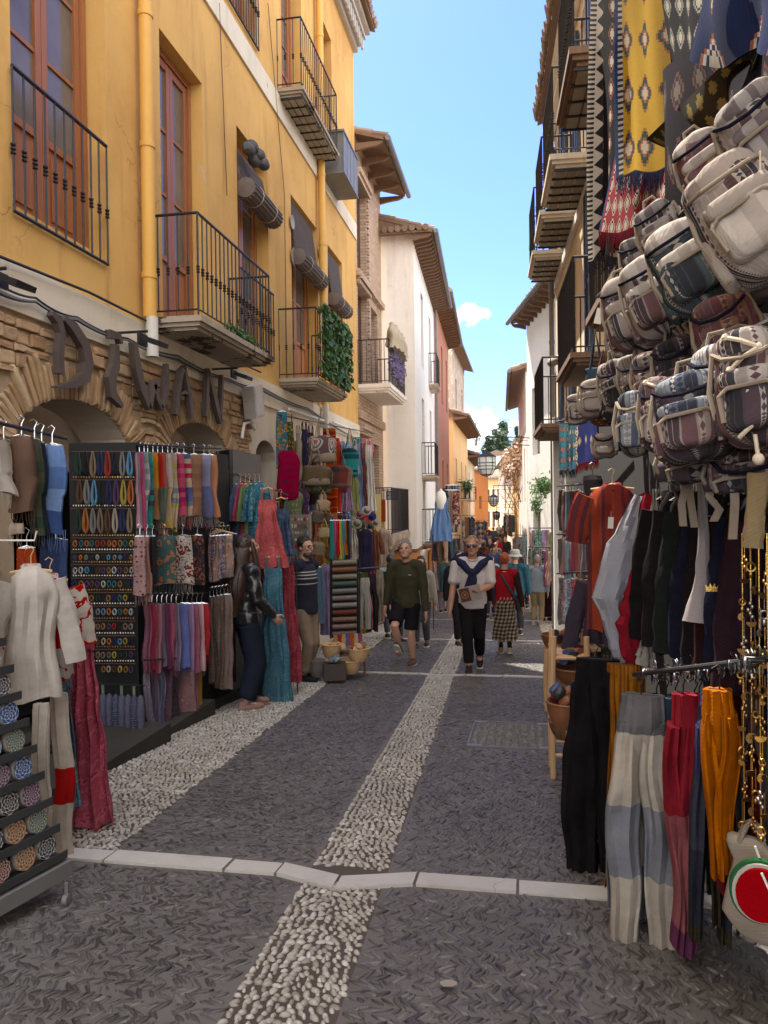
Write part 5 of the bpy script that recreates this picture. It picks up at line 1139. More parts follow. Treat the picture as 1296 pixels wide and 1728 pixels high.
T3C = [(.24, .10, .15), (.36, .05, .09), (.38, .18, .22), (.16, .14, .20), (.20, .06, .13), (.42, .12, .18), (.25, .19, .27), (.14, .17, .42), (.30, .20, .34), (.34, .12, .18), (.48, .30, .31), (.46, .05, .06)]
for i, (nm, c) in enumerate(zip(T3, T3C)):
    u = 248+i*8.2; big = i > 6; kd = 'paisley' if i % 2 else 'stripe'
    S(u+(2 if big else 0), 1008, 1128-(i == 11)*28+rnd.uniform(-8, 8), 24 if big else 13, sd(u)-.1-.012*i, fab(kd, [c, tuple(min(1, x*1.35+.02) for x in c), tuple(x*.7 for x in c)], 1.3), f'{nm} pashmina on the third rail beside the jewellery cabinet', yaw=8 if big else 38, folds=2.2, cat='pashmina', nm='pashmina', group='pashminas on the third rail')
rail('third black rail carrying pink and violet pashminas', px(240, 1003, 5.85), px(350, 1000, 7.1), .007)
T4 = [('grey lilac', (.20, .17, .22), 'paisley'), ('dusty violet', (.22, .17, .26), 'stripe'), ('ash blue', (.22, .24, .36), 'stripe'), ('dark plum', (.13, .08, .11), 'paisley'), ('black paisley', (.05, .04, .05), 'paisley'), ('faded rose paisley', (.27, .15, .16), 'paisley'), ('dull rose', (.30, .15, .16), 'paisley'), ('ochre yellow', (.36, .23, .06), 'plain')]
for i, (nm, c, kd) in enumerate(T4):
    u = 248+i*11.5+(i > 4)*3; S(u, 1118, (1252, 1246, 1240, 1258, 1258, 1245, 1232, 1205)[i]+34, (13, 13, 13, 16, 18, 42, 30, 20)[i], sd(u)-.08-.01*i, fab(kd, [c, tuple(min(1, x*1.6+.05) for x in c), tuple(x*.6 for x in c)], 1.0), f'{nm} shawl on the lowest rail beside the jewellery cabinet', yaw=5 if i > 4 else 35, folds=2.5, fr=i != 7, cat='shawl', nm='shawl', group='shawls on the lowest rail')
rail('lowest black rail carrying dark paisley shawls', px(240, 1114, 5.85), px(345, 1108, 7.0), .007)
# ------------------------------------------------------------------ second black cabinet
CB = thing('black_cabinet', 'open black cabinet with printed shirts and wooden hangers before the second arch', 'cabinet', tuple(px(400, 1150, 8.4)))
zt = px(435, 762, 8.6).z; zb_ = gz(8.5)
mb = MB(); slab(mb, px(390, 760, 8.2), px(437, 768, 9.3), .04, zb_, zt); mb.build('side_board', simple('dark_brown_board', (.035, .032, .032), .45, 0, .3, 5, .2), CB, smooth=False)
mb = MB(); slab(mb, px(366, 755, 8.5), px(390, 760, 8.25), .03, zb_, zt); mb.build('back_board', M_blackbox, CB, smooth=False)
mb = MB(); slab(mb, px(330, 755, 9.1), px(370, 757, 8.75), .03, zb_, zt); mb.build('back_board', M_blackbox, CB, smooth=False)
for i, (nm, cs) in enumerate((('green blue printed', [(.10, .20, .16), (.30, .36, .26), (.06, .12, .22), (.35, .4, .4)]), ('grey blue printed', [(.16, .2, .26), (.4, .42, .42), (.08, .1, .18), (.3, .3, .3)]), ('black and cream printed', [(.05, .06, .08), (.4, .38, .34), (.1, .1, .14), (.25, .25, .25)]))):
    S(352+i*8, 760, 842-i*4, 20, 7.9+.1*i, fab('floral', cs, 1.6), f'{nm} blouse in the black cabinet, above the bundle of wooden hangers', f=shirt, yaw=45, sl=.2, slw=.03, cat='blouse', nm='blouse', tag_=False, group='blouses in the black cabinet')
for i in range(5):
    c = px(352+i*6, 882+i*1.5, 7.5-.06*i); hh = MB(); hanger(hh, c, axes(10)[0], .26, .075); o = hh.build('wooden_hanger', M_palewood, None, origin=tuple(c)); tag(o, f'empty wooden coat hanger, {NTH[i]} from left in the row above the floral trousers', 'hanger', 'empty wooden hangers in the cabinet')
for i in range(9):
    cs = [[(.30, .2, .22), (.5, .38, .36), (.14, .12, .18), (.3, .3, .34)], [(.14, .15, .22), (.45, .4, .42), (.3, .1, .12), (.2, .2, .3)], [(.34, .26, .22), (.5, .2, .14), (.5, .46, .4), (.16, .2, .24)]][i % 3]
    S(337+i*6.2, 897-i*.5, 988-i*2, 14, 7.35-.03*i, fab('floral', cs, 1.5), f'floral printed cotton scarf, {NTH[i]} from left behind the long haired woman', yaw=30, folds=2, fr=False, depth=.03, group='floral scarves on the cabinet rail')
for i in range(8):
    cs = [[(.13, .09, .07), (.28, .20, .14), (.07, .05, .05), (.2, .15, .12)], [(.20, .14, .12), (.36, .26, .22), (.1, .07, .08), (.25, .2, .24)]][i % 2]
    S(342+i*6, 1000-i, 1152+(i > 3)*8, 15, 7.3-.03*i, fab('paisley', cs, 1.4), f'brown patterned sarong, {NTH[i]} from left below the floral scarves', yaw=28, folds=2, fr=False, depth=.03, cat='sarong', nm='sarong', group='patterned sarongs on the lower cabinet rail')
rail('upper cabinet rail of floral scarves', px(325, 893, 7.4), px(388, 888, 7.0), .006); rail('lower cabinet rail of brown sarongs', px(330, 997, 7.35), px(388, 990, 7.0), .006)
# ------------------------------------------------------------------ shirts and dresses by the woman
SH_ = [(406, 'denim blue', [(.09, .14, .26), (.14, .2, .34)], 'plain'), (414, 'raspberry', [(.36, .05, .12), (.45, .1, .16)], 'stripe'), (421, 'olive green', [(.14, .19, .08), (.2, .26, .12)], 'stripe'), (430, 'petrol blue', [(.05, .16, .22), (.12, .26, .32), (.04, .1, .16)], 'floral'), (438, 'teal printed', [(.06, .20, .28), (.2, .38, .42), (.05, .12, .2)], 'floral')]
for i, (u, nm, cs, kd) in enumerate(SH_): S(u, 806, 925+i*3, 30, 8.1-.03*i, fab(kd, cs, 1.3), f'{nm} blouse on a wooden hanger above the long haired woman', f=shirt, yaw=55, sl=.34, slw=.04, cat='blouse', nm='blouse', tag_=False, group='blouses on the wooden hangers')
S(452, 815, 958, 46, 7.8, fab('floral', [(.55, .13, .14), (.62, .20, .19), (.50, .1, .11)], 2.5), 'coral pink frilled blouse with a white tag on the wooden hangers', f=dress, yaw=12, waist=.25, flare=1.5, cat='blouse', nm='blouse', folds=6)
S(474, 832, 938, 42, 8.0, fab('floral', [(.055, .09, .16), (.12, .16, .25), (.04, .06, .11)], 2.0), 'navy ruffled printed dress to the right of the coral blouse', f=dress, yaw=10, waist=.3, flare=1.3, folds=7)
S(463, 838, 930, 30, 8.3, fab('floral', [(.07, .11, .2), (.15, .2, .3)], 2.0), 'dark blue printed dress between the coral blouse and the navy one', f=dress, yaw=35, waist=.3, flare=1.2, folds=5)
rail('black rail of blouses on wooden hangers', px(398, 800, 8.3), px(486, 836, 8.15), .008); rail('black rail of long summer dresses', px(425, 925, 8.1), px(500, 932, 8.3), .008, posts=(.99,))
S(460, 930, 1186, 46, 7.75, fab('floral', [(.075, .20, .28), (.16, .30, .37), (.055, .15, .22), (.10, .24, .31)], 2.2), 'long teal blue sundress with thin straps beside the long haired woman', f=dress, yaw=8, waist=.28, flare=1.35, folds=8)
S(484, 928, 1150, 36, 8.25, fab('floral', [(.47, .09, .12), (.55, .16, .18), (.38, .06, .09)], 2.2), 'long coral pink sundress right of the teal one', f=dress, yaw=6, waist=.28, flare=1.3, folds=7)
S(437, 930, 1165, 26, 8.0, fab('floral', [(.26, .07, .07), (.34, .12, .1), (.16, .04, .05)], 2.2), 'long brick red sundress between the woman and the teal dress', f=dress, yaw=25, waist=.28, flare=1.3, folds=6)
# ------------------------------------------------------------------ right side: rugs overhead
def stepm(key, bg, cols, cell=(.18, .26), border=None, mx=.5, q=.016, lattice=False, comb=None):
    """woven rug: stepped crosses or lozenges on a ground, comb border at one side"""
    if key in _mc: return _mc[key]
    m, nt, b = newmat('rug_'+key); uv = uvn(nt); sp = nd(nt, 'SeparateXYZ', {0: uv}); U, W = sp.outputs[0], sp.outputs[1]
    def cellc(x, p): return ma(nt, 'MULTIPLY', ma(nt, 'ABSOLUTE', ma(nt, 'SUBTRACT', ma(nt, 'FRACT', ma(nt, 'DIVIDE', x, p)), .5)), p)
    fx = ma(nt, 'FLOOR', ma(nt, 'DIVIDE', cellc(U, cell[0]), q)); fy = ma(nt, 'FLOOR', ma(nt, 'DIVIDE', cellc(W, cell[1]), q))
    d = ma(nt, 'ADD', fx, fy) if lattice else ma(nt, 'ADD', ma(nt, 'MAXIMUM', fx, fy), ma(nt, 'MULTIPLY', ma(nt, 'MINIMUM', fx, fy), 1.6))
    k = len(cols); c = ramp(nt, ma(nt, 'DIVIDE', d, 10.0), [(0, cols[0])]+[(.08+.1*i, cols[i]) for i in range(1, k)]+[(.08+.1*k, bg)], 'CONSTANT')
    if comb:
        w, c1, c2, zz = comb
        ln = ma(nt, 'GREATER_THAN', ma(nt, 'FRACT', ma(nt, 'MULTIPLY', W, 36.0)), .5)
        cb = mixc(nt, ln, c1, c2)
        if zz:
            tri = ma(nt, 'MULTIPLY', ma(nt, 'ABSOLUTE', ma(nt, 'SUBTRACT', ma(nt, 'FRACT', ma(nt, 'MULTIPLY', W, 11.0)), .5)), w*1.1)
            cb = mixc(nt, ma(nt, 'GREATER_THAN', U, w*.48), cb, c2); cb = mixc(nt, ma(nt, 'GREATER_THAN', U, ma(nt, 'ADD', tri, w*.52)), cb, c1)
        c = mixc(nt, ma(nt, 'LESS_THAN', U, w), c, cb)
        if not zz: c = mixc(nt, ma(nt, 'LESS_THAN', U, w*.45), c, (.02, .05, .16))
    n = noise(nt, uv, 90, 3); c = mixc(nt, ma(nt, 'MULTIPLY', n, .45), c, (.02, .018, .02))
    nt.links.new(c, b.inputs['Base Color']); b.inputs['Roughness'].default_value = .95; b.inputs['Specular IOR Level'].default_value = .03
    bump(nt, b, ma(nt, 'ADD', n, nd(nt, 'TexWave', {'Vector': uv, 'Scale': 110.0}, bands_direction='Y').outputs[1]), .5, .004); _mc[key] = m; return m
def rug(cor, mat, lab, nm='rug', wav=.03, fr=None, group=None, nx=26, ny=30, th=.012, frl=.07, back=None):
    """corners as (u, v, distance): TL TR BR BL"""
    P = [px(*c) for c in cor]; Wd = ((P[1]-P[0]).length+(P[2]-P[3]).length)/2; Ht = ((P[3]-P[0]).length+(P[2]-P[1]).length)/2
    n = (P[1]-P[0]).cross(P[3]-P[0]).normalized(); 
    if n.dot(EYE-P[0]) < 0: n = -n
    root = thing(nm, lab, 'rug', tuple(P[3]), group); mb = MB(); ph = rnd.uniform(0, 6); G = []
    for j in range(ny+1):
        for i in range(nx+1):
            s, t = i/nx, j/ny; q = P[0].lerp(P[1], s).lerp(P[3].lerp(P[2], s), t)
            q = q+n*(wav*(math.sin(s*7+ph+t*2)+.5*math.sin(s*15+ph*2-t*3))*(.3+.7*t))-Z_*(.25*wav*math.sin(s*9+ph))*t*3
            G.append(q)
    for sd_ in (0, 1):
        b = len(mb.v); mb.cm = sd_; mb.v += [tuple(q-n*th*sd_) for q in G]
        for j in range(ny):
            for i in range(nx):
                a = b+j*(nx+1)+i; idx = (a, a+1, a+nx+2, a+nx+1); u4 = [(Wd*i/nx, Ht*j/ny), (Wd*(i+1)/nx, Ht*j/ny), (Wd*(i+1)/nx, Ht*(j+1)/ny), (Wd*i/nx, Ht*(j+1)/ny)]
                mb.face(idx if sd_ == 0 else idx[::-1], u4 if sd_ == 0 else u4[::-1])
    off = (nx+1)*(ny+1); mb.cm = 1
    for i in range(nx): mb.face((ny*(nx+1)+i, ny*(nx+1)+i+1, off+ny*(nx+1)+i+1, off+ny*(nx+1)+i)); mb.face((i+1, i, off+i, off+i+1))
    for j in range(ny): mb.face((j*(nx+1), (j+1)*(nx+1), off+(j+1)*(nx+1), off+j*(nx+1))); mb.face(((j+1)*(nx+1)+nx, j*(nx+1)+nx, off+j*(nx+1)+nx, off+(j+1)*(nx+1)+nx))
    mb.build('woven_cloth', [mat, back or F_PL(.007, .006, .008)], root)
    if fr:
        f = MB(); k = int(Wd/.006)
        for i in range(k):
            s = (i+.5)/k; x = s*nx; i0 = min(nx-1, int(x)); q = G[ny*(nx+1)+i0].lerp(G[ny*(nx+1)+i0+1], x-i0); e = frl*rnd.uniform(.6, 1.15)
            f.tube([q+Z_*.005, q-Z_*e*.5+V((rnd.uniform(-.006, .006), rnd.uniform(-.006, .006), 0)), q-Z_*e+V((rnd.uniform(-.015, .015), rnd.uniform(-.01, .01), 0))], [.0022, .002, .001], 4)
        f.build('fringe', fr, root)
    return root
BK, CR = (.022, .02, .025), (.55, .50, .42)
rug(((1003, -60, 4.9), (1085, -60, 4.2), (1075, 425, 4.3), (990, 437, 5.0)), stepm('zigzag', (.008, .007, .01), [CR, BK, (.3, .1, .06)], (.22, .16), comb=(.17, BK, CR, True)), 'black and cream zigzag rug, leftmost of the rugs hanging overhead', fr=F_PL(.03, .028, .03), frl=.10)
rug(((1055, 150, 4.4), (1185, 60, 3.2), (1150, 365, 3.4), (1018, 395, 4.6)), stepm('red', (.26, .03, .04), [(.5, .42, .34), (.04, .02, .02), (.5, .42, .34)], (.12, .11), q=.012, lattice=True, comb=(.05, (.30, .03, .04), (.24, .02, .03), False)), 'deep red rug with cream lozenges and thick red fringe hanging overhead', fr=F_PL(.22, .025, .035), frl=.09, wav=.02)
rug(((1040, -70, 4.1), (1118, -70, 3.6), (1140, 280, 3.5), (1038, 298, 4.2)), stepm('yellow', (.52, .32, .025), [(.5, .45, .35), (.35, .12, .03), (.02, .07, .075), (.03, .05, .06), (.32, .13, .03)], (.27, .27), q=.016, comb=(.085, (.03, .04, .09), CR, False)), 'mustard yellow rug with stepped crosses and blue side border overhead', fr=F_PL(.03, .04, .10), frl=.11, wav=.018)
rug(((1105, -70, 3.55), (1250, -80, 2.65), (1240, 190, 2.7), (1140, 270, 3.3)), stepm('green', (.01, .01, .013), [(.50, .46, .38), (.02, .07, .06), (.40, .36, .30), (.04, .04, .04)], (.15, .14), q=.012, lattice=True), 'dark rug with green and cream lozenges right of the yellow rug', wav=.03, fr=F_PL(.05, .05, .05), frl=.04)
rug(((1190, -90, 2.5), (1330, -110, 1.9), (1330, 75, 1.9), (1185, 110, 2.55)), stepm('blue', (.015, .026, .085), [(.52, .48, .42), (.015, .025, .08), (.52, .48, .42), (.3, .1, .04)], (.30, .2), q=.015), 'blue rug with cream motifs at the upper right corner', wav=.03)
rug(((1120, 120, 3.4), (1340, -40, 2.0), (1335, 150, 2.0), (1135, 345, 3.3)), stepm('night', (.012, .009, .014), [(.16, .12, .10), (.01, .03, .03), (.14, .05, .05)], (.20, .22), q=.016, lattice=True), 'very dark folded rug with faint lozenges right above the backpacks', wav=.05)
rug(((1090, 235, 3.6), (1290, 40, 2.2), (1275, 110, 2.25), (1150, 285, 3.5)), stepm('olive', (.06, .05, .03), [(.35, .28, .08), (.05, .05, .04)], (.12, .1), lattice=True), 'narrow olive edged dark rug folded behind the yellow rug', wav=.03)
rail('long iron rail high up carrying the overhead rugs', px(985, -75, 5.2), px(1400, -200, 1.8), .014)
# small rugs further along
rug(((944, 716, 7.8), (960, 716, 7.4), (961, 792, 7.4), (943, 795, 7.8)), stepm('turq', (.04, .18, .24), [(.4, .15, .05), (.02, .03, .06)], (.10, .10), q=.012), 'narrow turquoise rug with orange lozenges below the far balcony', fr=F_PL(.05, .08, .12), wav=.012)
rug(((962, 718, 7.2), (974, 718, 6.9), (974, 790, 6.9), (960, 795, 7.2)), stepm('turq2', (.05, .15, .22), [(.45, .35, .2), (.02, .02, .05)], (.08, .12), q=.012), 'narrow blue rug between the turquoise and the navy one', fr=F_PL(.03, .04, .08), wav=.012)
rug(((975, 712, 6.7), (1008, 706, 6.1), (1010, 776, 6.1), (972, 785, 6.7)), stepm('navy', (.02, .03, .15), [(.5, .42, .25), (.3, .2, .05), (.03, .04, .2)], (.17, .32), q=.012, lattice=True, comb=(.05, BK, CR, True)), 'navy rug with a tall cream lozenge beside the hanging bags', fr=F_PL(.3, .03, .03), wav=.012)
rail('short iron rail carrying the three small rugs', px(940, 712, 8.1), px(1030, 690, 5.6), .01)
# ------------------------------------------------------------------ backpacks
WV = {k: fabric(*v) for k, v in dict(
    beige=('stripe', [(0.403, 0.353, 0.315), (0.424, 0.380, 0.336), (0.403, 0.353, 0.315), (0.333, 0.278, 0.250), (0.122, 0.089, 0.089)], 1.2), oat=('stripe', [(0.570, 0.520, 0.470), (0.521, 0.477, 0.422), (0.570, 0.520, 0.470), (0.453, 0.403, 0.364), (0.591, 0.547, 0.492), (0.306, 0.251, 0.234)], 1.5), grey=('stripe', [(0.352, 0.325, 0.314), (0.394, 0.371, 0.355), (0.186, 0.159, 0.165), (0.352, 0.325, 0.314)], 1.6),
    cream=('ethno', [(0.478, 0.440, 0.401), (0.085, 0.058, 0.058), (0.369, 0.325, 0.297), (0.132, 0.076, 0.082), (0.053, 0.053, 0.064), (0.531, 0.498, 0.460)], 4.2),
    dark=('ethno', [(0.061, 0.061, 0.067), (0.328, 0.306, 0.306), (0.090, 0.062, 0.079), (0.032, 0.032, 0.037), (0.422, 0.395, 0.384)], 4.6),
    warm=('ethno', [(0.308, 0.166, 0.116), (0.507, 0.446, 0.407), (0.200, 0.079, 0.101), (0.170, 0.104, 0.126), (0.408, 0.276, 0.166)], 3.9),
    teal=('ethno', [(0.055, 0.077, 0.088), (0.464, 0.437, 0.398), (0.081, 0.114, 0.125), (0.036, 0.042, 0.052), (0.172, 0.194, 0.194)], 4.2),
    blue=('ethno', [(0.127, 0.149, 0.204), (0.531, 0.509, 0.481), (0.301, 0.340, 0.379), (0.051, 0.056, 0.084), (0.574, 0.557, 0.529)], 4.8),
    rose=('ethno', [(0.330, 0.258, 0.253), (0.474, 0.419, 0.397), (0.163, 0.091, 0.097), (0.073, 0.056, 0.061), (0.414, 0.364, 0.292)], 3.9),
    herr=('stripe', [(0.591, 0.569, 0.541), (0.121, 0.121, 0.127), (0.543, 0.521, 0.505), (0.240, 0.240, 0.240)], 11.2)).items()}
TR, NV = F_PL(.44, .37, .29), F_PL(.012, .014, .03)
BP = [ # u v d  W H D  mats, roll, tilt, yaw, label, opts
 (1292, 225, 2.1, .24, .28, .16, ('cream', 'grey', 'grey'), 28, 10, -35, 'grey beige woven backpack, topmost at the right edge under the rugs', {}),
 (1262, 372, 2.05, .26, .42, .17, ('cream', 'oat', 'beige'), 28, -12, -38, 'large beige backpack with navy piping and striped side at the right edge', dict(tas=True)),
 (1200, 285, 2.7, .22, .30, .15, ('warm', 'warm', 'oat'), 25, 0, -40, 'orange and magenta banded backpack squeezed above the beige row', {}),
 (1168, 455, 2.5, .25, .38, .16, ('teal', 'teal', 'oat'), 26, -10, -38, 'beige backpack with teal woven stripes in the upper row', dict(tas=True)),
 (1120, 395, 3.1, .20, .28, .14, ('cream', 'cream', 'grey'), 22, 0, -40, 'maroon striped backpack behind the upper row', {}),
 (1105, 505, 2.85, .23, .36, .15, ('cream', 'rose', 'oat'), 22, -8, -36, 'beige backpack with maroon ornament band and tassels in the upper row', dict(tas=True)),
 (1062, 530, 3.2, .21, .36, .15, ('rose', 'cream', 'beige'), 16, -6, -34, 'beige backpack with white price tag, leftmost of the upper row', dict(tagc=True, tas=True)),
 (1085, 445, 3.4, .19, .28, .14, ('dark', 'dark', 'grey'), 16, 0, -34, 'dark striped backpack peeking behind the tagged one', {}),
 (1272, 655, 1.95, .20, .34, .15, ('rose', 'dark', 'cream'), 8, -6, -36, 'pink striped backpack with white cord lacing at the right edge', dict(lace=True)),
 (1222, 655, 2.15, .19, .27, .15, ('blue', 'blue', 'herr'), 8, -6, -36, 'backpack with herringbone hood and blue stripes in the lower row', {}),
 (1172, 705, 2.15, .23, .28, .16, ('dark', 'rose', 'blue'), 10, -8, -34, 'grey pink backpack with two cream zip bands in the lower row', {}),
 (1230, 560, 2.4, .21, .26, .14, ('warm', 'rose', 'warm'), 18, 5, -36, 'red and violet striped backpack high in the lower row', {}),
 (1118, 700, 2.55, .15, .28, .13, ('rose', 'cream', 'rose'), 6, -4, -34, 'slim cream backpack with knotted white laces in the lower row', dict(lace=True)),
 (1150, 620, 2.75, .20, .24, .14, ('dark', 'dark', 'dark'), 12, 5, -36, 'black and cream patterned backpack behind the lower row', {}),
 (1072, 715, 2.9, .15, .27, .13, ('cream', 'blue', 'blue'), 2, -4, -30, 'light blue striped backpack, leftmost of the lower row', {}),
 (1102, 640, 3.0, .16, .24, .13, ('warm', 'warm', 'cream'), 8, 3, -34, 'brown and cream arched stripe backpack over the lower row', {}),
 (1195, 770, 2.3, .30, .16, .16, ('dark', 'dark', 'dark'), 6, 10, -34, 'dark zigzag backpack seen from below under the lower row', {}),
 (1270, 790, 2.15, .26, .14, .16, ('rose', 'dark', 'rose'), 6, 10, -34, 'striped backpack bottom at the right edge under the laces', {}),
 (1132, 590, 3.1, .30, .20, .14, ('grey', 'grey', 'grey'), 14, 12, -34, 'grey brown backpack underside between the two rows', {}),
 (1210, 510, 2.7, .34, .22, .14, ('dark', 'rose', 'cream'), 24, 12, -36, 'dark striped backpack underside below the beige one', {}),
 (1004, 672, 5.0, .22, .27, .16, ('beige', 'beige', 'beige'), 4, -5, -20, 'sand coloured canvas backpack below the iron balcony', {}),
 (975, 690, 5.6, .18, .24, .14, ('oat', 'cream', 'beige'), 4, -5, -20, 'small pale canvas backpack, far left of the hanging bags', {}),
 (1020, 752, 4.9, .16, .17, .12, ('beige', 'oat', 'beige'), 0, -5, -20, 'little beige canvas bag with a paper tag above the red striped robe', dict(tagc=True)),
]
for u, v, d, W, H, D, (a0, a1, a2), ro_, ti, yw, lab, kw in BP:
    backpack(px(u, v, d), W*.9, H*.9, D*.95, (WV[a0], WV[a1], WV[a2], TR, NV if rnd.random() < .7 else TR), lab, yaw=yw, tilt=ti, roll=ro_, group='woven backpacks', **kw)
tote(px(1018, 590, 5.1), .20, .26, fab('dots', [(.24, .09, .035), (.50, .42, .3)], 1.6), 'rust leather bag with pale dots among the hanging bags', yaw=-20, nm='shoulder_bag', smat=M_dkwood)
tote(px(1042, 575, 4.6), .20, .26, fab('dots', [(.02, .018, .02), (.35, .3, .25)], 1.2), 'black leather bag with metal studs among the hanging bags', yaw=-20, nm='shoulder_bag', smat=M_iron)
tote(px(1005, 560, 5.4), .15, .16, F_PL(.06, .10, .15), 'small blue and brown bag above the sand coloured backpack', yaw=-20, nm='shoulder_bag')
tg = MB(); c_ = px(1014, 520, 4.9); card(tg, c_, *axes(-20), .045, .10, -.25); o = tg.build('price_tag', M_card, None, origin=tuple(c_)); tag(o, 'slanted white paper tag hanging on string left of the backpacks', 'tag')
for i in range(14):
    t = i/13; u, v, d = (1045+235*t, 585-150*t+rnd.uniform(-12, 12), 3.75-1.35*t) if i % 2 else (1050+240*t, 655-60*t+rnd.uniform(-10, 10), 3.6-1.3*t); ks = list(WV); k0, k1 = ks[(i*3+3) % 10], ks[(i*5+4) % 10]
    backpack(px(u, v, d), .20, .25, .14, (WV[k0], WV[k1], WV[k0], TR, NV), f'{k0.replace("herr", "herringbone")} and {k1.replace("herr", "herringbone")} toned backpack, {NTH[i]} from left in the packed back row', yaw=-36, tilt=4, roll=14, group='woven backpacks')
rail('upper iron rail of the backpacks', px(1010, 500, 5.3), px(1400, 120, 1.7), .014); rail('lower iron rail of the backpacks', px(1030, 665, 4.6), px(1400, 500, 1.7), .014)
# ------------------------------------------------------------------ awning frame, dark shop fittings behind the goods
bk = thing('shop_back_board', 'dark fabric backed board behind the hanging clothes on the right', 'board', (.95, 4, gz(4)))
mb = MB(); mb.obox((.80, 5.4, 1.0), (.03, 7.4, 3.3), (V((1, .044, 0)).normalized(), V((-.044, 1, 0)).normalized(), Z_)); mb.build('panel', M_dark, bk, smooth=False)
# ------------------------------------------------------------------ clothes of the right rack
def strap_(pts, w, mat, lab, d=None, cat='strap', nm='fabric_tie', th=.004):
    P = [px(*q) for q in pts]; mb = MB(); rings = []; uv = []
    for i, p in enumerate(P): a, n = axes(-20+i*9); rings.append([p+a*w/2+n*th, p-a*w/2+n*th, p-a*w/2-n*th, p+a*w/2-n*th]); uv.append([(0, i*.1), (w, i*.1), (w, i*.1), (0, i*.1), (0, i*.1)])
    mb.loft(rings, uv); o = mb.build(nm, mat, None, origin=tuple(P[-1])); return tag(o, lab, cat)
def leg_(pts, rs, mat, lab, cat, nm, flat=.55, cuff=None, wr=.009):
    P = [px(*q) for q in pts]; mb = MB(); limb(mb, P, rs, flat, 18, wr, a=axes(-15)[0])
    r = thing(nm, lab, cat, tuple(P[-1])); mb.build('cloth', mat, r)
    if cuff: d = (P[-1]-P[-2]).normalized(); mb = MB(); limb(mb, [P[-1]-d*.03, P[-1]+d*.035], [rs[-1]*.95, rs[-1]*.85], flat, 16, .003, a=axes(-15)[0]); mb.build('cuff', cuff, r)
    return r
S(1033, 803, 1068, 88, 4.1, fab('stripe', [(.30, .055, .04), (.17, .035, .05), (.36, .075, .045), (.13, .04, .05)], 1.3), 'long red and maroon striped robe with price tags on the right rack', f=shirt, yaw=-12, sl=.24, slw=.065, cat='robe', nm='robe', spread=.32, flare=1.05)
HG = F_PL(.37, .38, .42)
leg_([(1082, 838, 3.2), (1052, 925, 3.2), (1024, 1010, 3.2), (1046, 1092, 3.2)], [.035, .062, .055, .042], HG, 'light grey jogging trousers slanting across the red striped robe', 'trousers', 'jogging_trousers', cuff=HG)
leg_([(1090, 850, 3.25), (1072, 940, 3.25), (1058, 1015, 3.25), (1060, 1098, 3.25)], [.03, .05, .045, .04], F_PL(.33, .34, .38), 'second grey trouser leg folded behind the slanting one', 'trousers', 'jogging_trousers')
leg_([(1100, 835, 3.15), (1097, 930, 3.15), (1080, 1010, 3.15), (1062, 1055, 3.15), (1068, 1120, 3.15)], [.04, .055, .062, .05, .03], F_PL(.30, .025, .04), 'bright red sweatshirt sleeve hanging beside the grey trousers', 'sweatshirt', 'sweatshirt')
leg_([(1106, 825, 3.1), (1104, 930, 3.1), (1098, 1030, 3.1), (1086, 1108, 3.1)], [.02, .018, .022, .03], F_PL(.50, .47, .42), 'narrow cream sleeve hanging right of the red one', 'sweatshirt', 'sweatshirt', cuff=F_PL(.5, .47, .42))
DK = [(1128, 'black', (.012, .011, .014)), (1150, 'soot black', (.016, .014, .018)), (1172, 'bottle green black', (.014, .028, .025)), (1200, 'midnight navy', (.012, .018, .05)), (1222, 'ink black', (.014, .013, .016)), (1245, 'dark maroon', (.05, .014, .018)), (1262, 'dark blue', (.014, .022, .06)), (1280, 'dark plum', (.04, .015, .03))]
for i, (u, nm, c) in enumerate(DK): d = 2.95-.1*i; c = tuple(x*.45 for x in c); S(u, 812+i*.5, 1098-i*3, 50-2*i, d, F_PL(*c), f'{nm} hooded sweater in the dark row above the clip hangers', f=shirt, yaw=-20, sl=.5, slw=.05, spread=.12, cat='sweater', nm='sweater', tag_=False, wood=False, group='dark sweaters on the right rack')
leg_([(1183, 815, 2.45), (1188, 900, 2.45), (1184, 985, 2.45), (1178, 1050, 2.45)], [.012, .018, .022, .050], F_PL(.42, .38, .38), 'pale grey hood cord sleeve ending in a rounded sock shape', 'sleeve', 'pale_sleeve', wr=.002)
for k, pts in enumerate((((1158, 815, 2.4), (1150, 850, 2.4), (1153, 888, 2.4)), ((1162, 815, 2.4), (1166, 850, 2.4), (1172, 890, 2.4)), ((1210, 800, 2.2), (1196, 838, 2.2), (1214, 860, 2.2), (1204, 880, 2.2)), ((1238, 800, 2.1), (1240, 850, 2.1), (1236, 910, 2.1)))):
    strap_(pts, .022, TR, ['short beige cloth tie, left one of a hanging pair', 'short beige cloth tie, right one of a hanging pair', 'crooked beige cloth tie over the navy sweater', 'thin beige cord over the dark maroon sweater'][k])
leg_([(1283, 800, 1.95), (1275, 860, 1.95), (1270, 925, 1.95)], [.03, .024, .026], F_PL(.30, .23, .13), 'ochre cloth band hanging near the right edge below the backpacks', 'cloth', 'cloth_band', wr=.002)
cr_ = thing('crown_badge', 'small golden crown embroidered on a navy sweater front', 'badge', tuple(px(1202, 996, 2.4))); m = MB(); a, n = axes(-20)
m.prism([(-.018, 0), (.018, 0), (.02, .022), (.011, .012), (.006, .026), (0, .012), (-.006, .026), (-.011, .012), (-.02, .022)], px(1202, 998, 2.36), a, Z_, n, .003); m.build('embroidery', M_gold, cr_, smooth=False)
